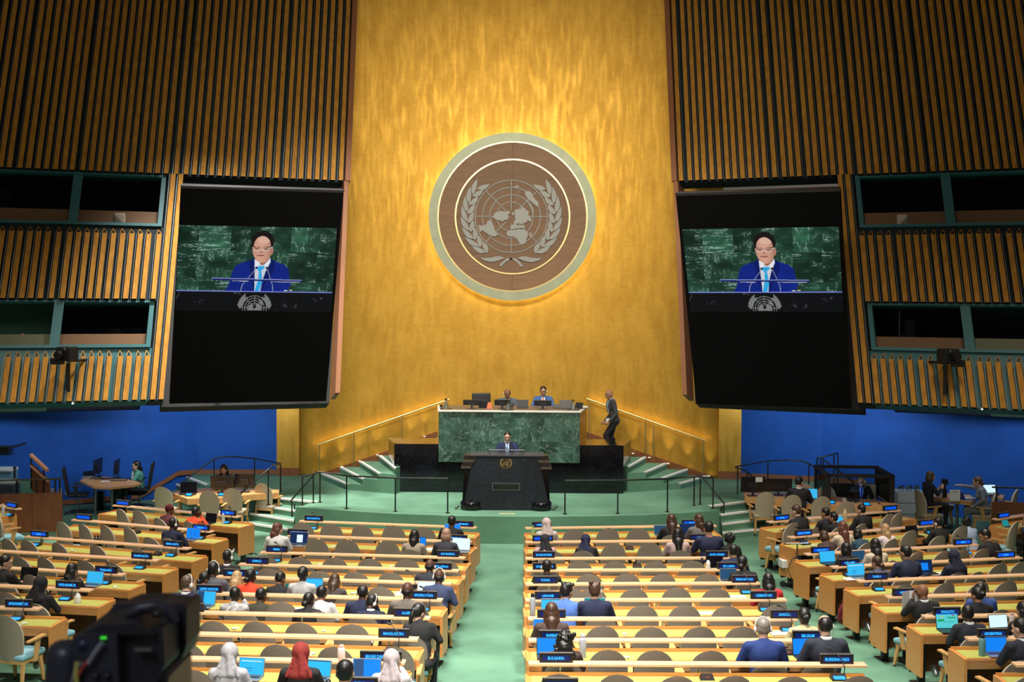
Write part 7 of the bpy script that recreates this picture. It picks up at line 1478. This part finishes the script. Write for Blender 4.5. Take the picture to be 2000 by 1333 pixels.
mb = MB(); g0 = PZ(34, 955, .5); mb.hexa([(g0.x - .3, g0.y - .2, .3), (g0.x + .45, g0.y - .2, .3), (g0.x + .45, g0.y + .6, .3), (g0.x - .3, g0.y + .6, .3)], [(g0.x - .3, g0.y - .2, .72), (g0.x + .45, g0.y - .2, .72), (g0.x + .45, g0.y + .6, .72), (g0.x - .3, g0.y + .6, .72)]); mb.box((g0.x + .05, g0.y + .2, .15), (.75, .8, .3)); struct('trim_landing_left', mb, MATS['carpet_green'])
for i, (px, pt, Y, m1, lb) in enumerate(((8, 914, yy + .5, mat('cover_blue', (.10, .26, .36), .8), 'chair with pale blue cloth cover at the far left, the farther one'), (12, 938, yy - .35, mat('cover_slate', (.07, .10, .15), .8), 'chair with slate cover and white cloth at the far left, the nearer one'))):
    q = PY(px, pt, Y); o = empty('covered_chair', (q.x, Y, 0), 0, lb, 'chair'); mb = MB(); mb.box((0, 0, q.z / 2), (.52, .42, q.z), bev=.05); mb.build('cover', m1, o); mb = MB(); mb.box((.02, -.02, q.z - .04), (.50, .46, .09), bev=.04); mb.build('white_cloth', mat('white_cloth', (.5, .55, .6), .9), o); mb = MB(); mb.cone((.29, -.1, 0), (.29, -.1, q.z + .02), .025, .02); mb.ell((.29, -.1, q.z + .02), (.04, .04, .03)); mb.build('side_post', steel_dk, o)
# ---- right side table with two people
tQ = table_px('side_table', [(1822, 971), (1896, 980.5), (1906, 976), (1895, 967), (1830, 963)], .78, 0, 'small wooden table with white stand card between two people before the right blue wall', wood_tab, [(1870, 972)], .09)
q = PY(1865, 967, 28.3); o = empty('stand_card', (q.x, 28.3, .78), 0, 'blank-looking white card standing on the small table at the right', 'card'); mb = MB(); mb.box((0, 0, .125), (.23, .012, .25)); mb.build('card', paper, o); mb = MB(); mb.box((0, -.008, .21), (.12, .003, .012)); mb.build('heading', mat('grey_print', (.3, .3, .32), .8), o)
q = PY(1846, 962, 28.7); o = empty('loudspeaker', (q.x, 28.75, .78), 0, 'narrow black loudspeaker column on the small table at the right', 'speaker'); mb = MB(); mb.box((0, 0, .10), (.09, .09, .20)); mb.box((0, 0, .36), (.13, .11, .13), bev=.01); mb.box((0, 0, .24), (.05, .05, .12)); mb.build('case', blk, o)
q = PY(1886, 965, 28.6); o = empty('blue_folder', (q.x, 28.55, .78), .2, 'open blue folder with papers on the small table at the right', 'folder'); mb = MB(); mb.box((-.12, 0, .09), (.012, .22, .2), M=Matrix.Rotation(R(-25), 3, 'Y')); mb.box((.06, 0, .01), (.34, .22, .02)); mb.build('covers', mat('folder_blue', (.01, .08, .5), .4), o); mb = MB(); mb.box((.08, 0, .03), (.24, .18, .02)); mb.build('sheets', paper, o)
zfeet('person with brown bob in navy dress seated left of the small table, facing right', 1818, 921, 28.5, None, rz=R(-78), arms='phone', lean=2, hy=0, hp=12, style='bob', hc='w', skin='l', top=(.012, .014, .03), legs=BK, male=False, face=True)
zfeet('person in grey suit with tied-back hair reaching out one arm over the small table', 1909, 931, 28.4, None, rz=R(72), arms='point', lean=14, hy=0, hp=6, style='lowbun', hc='w', skin='l', top=(.20, .215, .25), legs=(.16, .17, .19), male=False, face=True)
place_chair(chair1, PY(1815, 980, 28.5).x - .02, 28.5, 0, R(-78), 'beige chair of the person in navy dress at the small table'); place_chair(chair1, PY(1921, 980, 28.4).x, 28.4, 0, R(72), 'beige chair of the person in grey suit at the small table'); place_chair(chair1, PY(1842, 960, 29.6).x, 29.6, 0, R(-110), 'beige chair standing behind the small table')
place_chair(chair1, PY(1963, 980, 28.9).x, 28.9, 0, R(60), 'beige chair beside the railing at the far right')
q = PY(1776, 985, 29.6); o = empty('white_cabinet', (q.x, 29.7, 0), -.1, 'low grey-white cabinet with drawers beside the glass booth', 'cabinet'); mb = MB(); mb.box((0, 0, .4), (.62, .45, .8)); mb.build('body', mat('cabinet_grey', (.30, .34, .36), .5), o)
for z in (.14, .40, .66): mb = MB(); mb.box((0, -.23, z), (.56, .02, .22)); d_ = mb.build('drawer', mat('cabinet_front', (.36, .40, .42), .5), o)
for i in range(6): tq = empty('drinking_glass', (q.x - .24 + .09 * i, 29.6 + .05 * (i % 2), .8), 0, 'clear glass, %s from the left on the white cabinet' % ['first', 'second', 'third', 'fourth', 'fifth', 'sixth'][i], 'glass', 'glasses on the white cabinet'); mb = MB(); mb.lathe([(.028, 0), (.034, .12), (.031, .12), (.025, .006)], n=12); mb.build('glass_body', glass, tq)
q = PY(1937, 964, 28.9); lap(1934, 29.3, .80, .30, 'laptop with white and blue windows behind the person in grey suit', 'white', .1)
tt_ = table_px('side_table', [(1930, 966), (1958, 974), (1962, 968), (1938, 962)], .78, 0, 'small wooden stand under the laptop behind the person in grey suit', wood_tab, [(1945, 967)], .06)
q = PY(1950, 982, 29.2); o = empty('red_bag', (q.x, 29.0, .42), 0, 'red bag on the beige chair seat beside the railing at the far right', 'bag'); mb = MB(); mb.ell((0, 0, .08), (.12, .1, .09)); mb.build('bag', mat('bright_red', (.55, .02, .02), .6), o)
a = PZ(1944, 984, .80); o = empty('wood_partition', (a.x + 1.0, a.y + .1, 0), -.15, 'reddish brown wooden partition with black rail at the far right', 'partition'); mb = MB(); mb.box((0, 0, .40), (2.0, .06, .80)); mb.build('panel', wood_dark, o); mb = MB(); mb.tube([(-1.0, 0, 1.12), (1.0, 0, 1.12)], .02, 8); mb.build('rail', blk, o)
for x in (-.9, -.1, .7): mb = MB(); mb.cone((x, 0, .8), (x, 0, 1.12), .018, .018, 8); mb.build('rail_post', blk, o)
mb = MB(); mb.box((1.0, .8, .6), (1.0, .06, 1.2)); mb.build('rear_panel', wood_dark, o)

# ================================================================== the booths behind the windows
for w, X_ in ((WL, PL), (WR, PR)):
    for row, k, a, b, ta, tb, hC, lit in X_['booths']:
        side = w['side']; W = w['W']
        if row == 0 and k == 0:
            p = W((b - a) * .25 + a, ta + hC * .55, -.2); q, _ = w['st'](*((234, 430) if side == 'left' else (1762, 433))); p = W(q, ta + hC * .5, -.14); o = empty('counter_speaker', p, 0, 'pale rounded speaker on the booth counter front, upper %s windows' % side, 'speaker'); mb = MB(); mb.box((0, 0, 0), (.26, .08, .28), bev=.035); mb.build('case', mat('cream_speaker', (.50, .42, .34), .6), o)
        if row == 1 and k == 1 and side == 'left':
            q, _ = w['st'](16, 640); p = W(q, ta + hC, -1.35); person('person in dark suit faintly seen in the greenish booth at the lower left', p.x, p.y, p.z - .98, math.pi + .3, arms='desk', lean=6, style='short', skin='l', top=BK, shirt=WH, face=True)
            p = W(q - .35, ta + hC, -.85); o = empty('booth_microphone', p, 0, 'small microphone with red light in the greenish booth', 'microphone'); mb = MB(); mb.tube([(0, 0, 0), (-.03, 0, .1), (-.06, 0, .2)], .008, 6); mb.build('stem', white, o); mb = MB(); mb.ell((-.06, 0, .21), .016, 8, 6); mb.build('red_light', mat('red_led', (.3, 0, 0), .4, emit=(1, .05, .02), es=2), o)
        if row == 1 and k == 0 and side == 'right':
            q, _ = w['st'](1822, 650); p = W(q, ta + hC, -1.3); person('person with dark hair faintly seen in the dim booth at the lower right', p.x, p.y, p.z - 1.02, math.pi - .3, arms='desk', lean=6, style='short', skin='m', top=BK, face=True)
            for px_, py_ in ((1748, 620), (1768, 632)):
                q, t_ = w['st'](px_, py_); p = W(q, t_, -.6); o = empty('booth_monitor', p, 0, 'dark screen on a stand inside the dim lower right booth, %s' % ('on the thin pole' if px_ < 1760 else 'beside the pole'), 'monitor'); mb = MB()
                if px_ < 1760: mb.cone((0, 0, -.65), (0, 0, .45), .015, .015, 8)
                else: mb.box((0, 0, 0), (.20, .06, .55)); mb.box((-.12, -.02, -.1), (.14, .05, .12))
                mb.build('frame', steel if px_ < 1760 else blk, o)
        if row == 1 and k == 0 and side == 'left':
            q, t_ = w['st'](228, 640); p = W(q, ta + hC, -.95); o = empty('dark_chair', p, 0, 'dark rounded chair back in the dim lower left booth', 'chair'); mb = MB(); mb.ell((0, 0, .12), (.30, .08, .28), 18, 12); mb.build('backrest', blk_m, o); mb = MB(); mb.cone((0, 0, -1.0), (0, 0, .0), .04, .04); mb.build('column', blk_m, o)
        if row == 0 and k == 1 and side == 'left':
            q, t_ = w['st'](12, 370); p = W(q, ta + hC, -1.0); o = empty('camera_tripod', p, 0, 'dark camera on tripod behind the upper left booth window', 'tripod'); mb = MB(); mb.box((0, 0, .62), (.3, .2, .2)); mb.build('camera_body', blk_m, o)
            for dx in (-.25, 0, .3): mb = MB(); mb.cone((0, 0, .52), (dx, 0, -.2), .02, .015, 6); mb.build('leg', blk_m, o)
# ---- small robot cameras on the lower slats
for w, c_, lb, fl in ((WL, (130, 712), 'black remote camera hanging on the lower slats at the left', 1), (WR, (1858, 716), 'black remote camera hanging on the lower slats at the right', -1)):
    q, t_ = w['st'](*c_); p = w['W'](q, t_, .55); o = empty('remote_camera', p, R(-20 * fl), lb, 'camera'); mb = MB(); mb.box((0, 0, .05), (.36, .30, .30), bev=.03); mb.build('head', blk, o)
    mb = MB(); mb.box((-fl * .12, -.16, -.10), (.28, .16, .14), bev=.03); mb.build('lower_unit', blk, o); mb = MB(); mb.cone((-fl * .02, -.12, .06), (-fl * .02, -.30, .03), .07, .085, 16); mb.build('lens', blk, o)
    mb = MB(); mb.cone((-.02, .05, -.15), (-.02, .05, -.75), .04, .04, 10); mb.cone((0, 0, -.1), (0, .6, -.1), .03, .03, 8); mb.build('mount', blk, o); mb = MB(); mb.ell((fl * .06, -.16, .14), (.05, .04, .05)); mb.build('dome', steel_dk, o)
for w, c_, lb in ((WL, (143, 788), 'small bright lamp head under the left slats'), (WR, (1917, 799), 'small bright lamp head under the right slats')):
    q, t_ = w['st'](*c_); p = w['W'](q, t_, .02); o = empty('small_lamp', p, 0, lb, 'lamp'); mb = MB(); mb.ell((0, 0, 0), (.05, .05, .04)); mb.build('shell', steel, o); mb = MB(); mb.ell((.0, -.03, -.01), (.025, .03, .02)); mb.build('bulb', mat('lamp_white', (.8, .8, .8), .4, emit=(.5, .6, .7), es=1.5), o)
q = PY(6, 878, 28.5); o = empty('wall_projector', q, 0, 'small black device on a bracket at the left edge of the blue wall', 'projector'); mb = MB(); mb.box((0, 0, 0), (.36, .3, .14), bev=.02); mb.build('case', blk, o); mb = MB(); mb.box((-.1, .1, -.12), (.5, .3, .02)); mb.box((-.3, 1.0, -.10), (.06, 2.0, .05)); mb.build('bracket', steel_dk, o)
# ---- wheel of the stage: presidium side extras
# ================================================================== the television camera close to the lens, out of focus
DC = 3.1
def K(px, py, d=DC): return PY(px, py, d)
o0 = K(262, 1300); tv = empty('television_camera', (o0.x, o0.y, 3.6), 0, 'large blurred black television camera close to the viewer at the lower left', 'camera'); o = tv.location
def kb(name, pts, d0, d1, m, bev=0):
    mb = MB(); mb.hexa([K(x, y, d0) - o for x, y in pts], [K(x, y, d0) + Vector((0, d1 - d0, 0)) - o for x, y in pts]); return mb.build(name, m, tv)
cbk = mat('camera_black', (.030, .034, .052), .38); cbk2 = mat('camera_dark_grey', (.016, .018, .026), .5)
kb('rear_housing', [(143, 1345), (141, 1249), (150, 1241), (228, 1240), (232, 1345)], DC, DC + .30, cbk)
kb('side_plate', [(232, 1345), (229, 1240), (262, 1226), (318, 1228), (322, 1300), (300, 1345)], DC + .05, DC + .40, cbk2)
kb('viewfinder_screen', [(212, 1196), (222, 1181), (355, 1181), (362, 1192), (360, 1264), (352, 1290), (330, 1292), (212, 1280)], DC + .22, DC + .27, cbk)
kb('viewfinder_bezel', [(356, 1183), (365, 1188), (364, 1262), (356, 1288)], DC + .20, DC + .34, cbk2)
kb('top_housing', [(150, 1241), (196, 1222), (262, 1220), (300, 1240), (228, 1242)], DC + .02, DC + .36, cbk2)
mb = MB(); a_ = K(112, 1330) + Vector((0, .06, 0)) - o; mb.lathe([(.050, -.35), (.050, .035), (.047, .055), (.040, .070), (.026, .080), (.008, .084)], a_, 32); mb.cone(a_ + Vector((0, 0, .02)), K(150, 1318) + Vector((0, .06, 0)) - o, .030, .030, 16); mb.build('pan_handle_drum', cbk, tv)
mb = MB(); mb.tube([K(222, 1222) - o + Vector((0, .1, 0)), K(250, 1208) - o + Vector((0, .1, 0)), K(280, 1206) - o + Vector((0, .12, 0)), K(305, 1218) - o + Vector((0, .12, 0)), K(318, 1240) - o + Vector((0, .12, 0))], [.010, .016, .018, .016, .012], 12); mb.build('viewfinder_arm', cbk, tv)
mb = MB(); mb.ell(K(298, 1207) - o + Vector((0, .04, 0)), (.016, .014, .010)); mb.build('knob', blk, tv)
mb = MB(); mb.ell(K(161, 1262) - o, (.014, .008, .014), 16, 10); mb.build('round_connector', mat('connector_blue', (.02, .04, .09), .3), tv); mb = MB(); mb.ell(K(161, 1262) - o + Vector((0, -.006, 0)), (.007, .005, .007), 12, 8); mb.build('connector_pin', blk, tv)
for px in (200, 206): mb = MB(); mb.ell(K(px, 1246) - o + Vector((0, -.004, 0)), (.0035, .003, .0035), 10, 8); mb.build('green_light', mat('green_led', (0, .3, .02), .4, emit=(.08, 1.0, .05), es=3.0 if px > 203 else .8), tv)
for pts, c_, r_ in (([(205, 1252), (190, 1272), (178, 1292)], (.25, .27, .32), .006), ([(156, 1290), (154, 1312), (157, 1345)], (.50, .48, .12), .006), ([(178, 1286), (166, 1302), (158, 1316)], (.45, .07, .05), .004), ([(146, 1330), (152, 1306), (166, 1290)], (.22, .22, .25), .004)):
    mb = MB(); mb.tube([K(x, y) - o + Vector((0, -.02, 0)) for x, y in pts], r_, 8); mb.build('cable', mat('cable_%d' % int(c_[0] * 999 + c_[2] * 50), c_, .5), tv)
mb = MB(); mb.box(K(276, 1272) - o + Vector((0, .02, 0)), (.042, .02, .008)); mb.build('metal_latch', steel, tv)
for px in (190, 212): mb = MB(); mb.ell(K(px, 1318) - o + Vector((0, -.01, 0)), (.010, .01, .008), 12, 8); mb.build('control_knob', steel_dk, tv)
hx, hy2 = (K(230, 1345) - o).x, .2; zt_ = (K(230, 1345) - o).z
mb = MB(); mb.box((hx, hy2, zt_ - .06), (.20, .26, .16), bev=.02); mb.build('pan_head', cbk, tv); mb = MB(); mb.cone((hx, hy2, 0.5), (hx, hy2, zt_ - .1), .05, .05, 12); mb.build('column', steel_dk, tv)
for k in range(3): a = k * 2.1 + .4; mb = MB(); mb.cone((hx, hy2, .62), (hx + .38 * math.cos(a), hy2 + .38 * math.sin(a), .02), .022, .018, 8); mb.build('tripod_leg', steel_dk, tv)
# the two laptops / bits at the very bottom left corner belong to the next left desk
bpy.data.objects.remove  # (no-op)
# ================================================================== light
scene.view_settings.view_transform = 'Standard'; scene.view_settings.look = 'None'; scene.view_settings.gamma = 1
scene.view_settings.use_curve_mapping = False; scene.view_settings.exposure = 0.0
wd = bpy.data.worlds.new('hall'); scene.world = wd; wd.use_nodes = True
bg = wd.node_tree.nodes['Background']; bg.inputs[0].default_value = (1.0, .88, .72, 1); bg.inputs[1].default_value = 0.10
def area(name, loc, target, size, power, col=(1, .93, .82), sy=None, spread=None):
    l = bpy.data.lights.new(name, 'AREA'); l.energy = power; l.color = col; l.size = size
    if sy: l.shape = 'RECTANGLE'; l.size_y = sy
    if spread: l.spread = R(spread)
    o = bpy.data.objects.new(name, l); C.objects.link(o); o.location = loc
    d = Vector(target) - Vector(loc); o.rotation_euler = d.to_track_quat('-Z', 'Y').to_euler(); return o
def spot(name, loc, target, power, ang=40, blend=.6, col=(1, .93, .82), rad=.12):
    l = bpy.data.lights.new(name, 'SPOT'); l.energy = power; l.color = col; l.spot_size = R(ang); l.spot_blend = blend; l.shadow_soft_size = rad
    o = bpy.data.objects.new(name, l); C.objects.link(o); o.location = loc
    d = Vector(target) - Vector(loc); o.rotation_euler = d.to_track_quat('-Z', 'Y').to_euler(); return o
W1 = (1, .96, .88)
area('ceiling_light', (-1.5, 12.5, 14), (-1.2, 14.0, 0), 1.6, 340, W1, spread=60)
area('ceiling_light', (3, 13.5, 14), (2.6, 15, 0), 1.6, 260, W1, spread=60)
area('ceiling_light', (-2, 20, 14), (-1.6, 20.5, 0), 2.0, 230, W1, spread=70)
area('ceiling_light', (2.5, 21, 14), (2.3, 21.5, 0), 2.0, 200, W1, spread=70)
area('ceiling_light', (-3, 27, 13.5), (-3, 29.5, 0), 2.0, 270, W1, spread=64)
area('ceiling_light', (3, 27, 13.5), (2.6, 29.5, 0), 2.0, 120, W1, spread=64)
area('ceiling_light', (-8.5, 20, 13), (-7.5, 22, 0), 3.0, 330, (1, .85, .66), spread=80)
area('ceiling_light', (8.5, 20, 13), (7.5, 21.5, 0), 3.0, 300, (1, .85, .66), spread=80)
area('ceiling_light', (-6, 27, 12.0), (-6.2, 28.4, 0), 1.2, 300, W1, spread=60)
area('gallery_fill', (-1.5, -1.5, 9), (-1.5, 2.5, 4.5), 2.0, 110, (.85, .9, 1))  # added fill for the dim near region around the television camera
# wash on the gold wall and the emblem
area('wall_washer', (-2.2, 15, 12), (-.8, 34, 5.6), 2.5, 112, (1, .89, .68), sy=1.5, spread=62)
area('wall_washer', (2.2, 15, 12), (.8, 34, 5.6), 2.5, 112, (1, .89, .68), sy=1.5, spread=62)
area('ceiling_light', (0, 4, 12.5), (0, 16, 0), 2.5, 330, W1, spread=75)  # fill added from the viewer's side to light chair backs and people
spot('podium_spot', (-3.5, 17, 13), (-.1, 28.7, 1.9), 2600, 10, .6, W1)
spot('podium_spot', (4, 19, 14), (0.2, 31.4, 2.7), 2400, 15, .8, W1)
# slatted walls
area('slat_light', (-2, 14, 12), (-9, 29, 9), 4.0, 95, (1, .84, .58))
area('slat_light', (3, 14, 12), (9.5, 29, 9), 4.0, 88, (1, .84, .58))
# blue walls, brightened by unseen fill lights added under the slats
area('blue_wall_fill', (-7.2, 30.0, 3.0), (-7.8, 33, 1.9), 3.2, 78, (.92, .96, 1), sy=.3)
area('blue_wall_fill', (-10.5, 28.5, 2.9), (-11.2, 31.3, 1.8), 3.2, 52, (.92, .96, 1), sy=.3)
area('blue_wall_fill', (7.4, 30.0, 3.0), (7.8, 33, 1.9), 3.2, 60, (.92, .96, 1), sy=.3)
area('blue_wall_fill', (10.5, 28.0, 2.9), (11.6, 30.4, 1.9), 3.0, 36, (.92, .96, 1), sy=.3)
# small uplights set along the podium steps
for i, (px, py) in enumerate(((629, 925), (668, 912), (702, 901), (737, 889), (803, 868), (829, 853), (1178, 862), (1236, 886), (1268, 894), (1305, 906), (1341, 917), (1384, 930))):
    p = gold_hit(px, py, .17); o = empty('step_uplight', p, 0, 'small round uplight at the foot of the gold wall, %s one on the %s' % (['lowest', 'second', 'third', 'fourth', 'fifth', 'sixth'][i if i < 6 else 11 - i], 'left' if i < 6 else 'right'), 'lamp')
    mb = MB(); mb.cone((0, 0, -.05), (0, 0, 0), .035, .035, 12); mb.build('housing', brass, o); mb = MB(); mb.cone((0, 0, 0), (0, 0, .004), .026, .026, 12); mb.build('lens', mat('uplight_lens', (1, 1, 1), .4, emit=(1, .8, .45), es=8), o)
    spot('uplight_beam', p + Vector((0, 0, .02)), p + Vector((0, .10, 1)), 30, 44, .9, (1, .80, .42), .02)
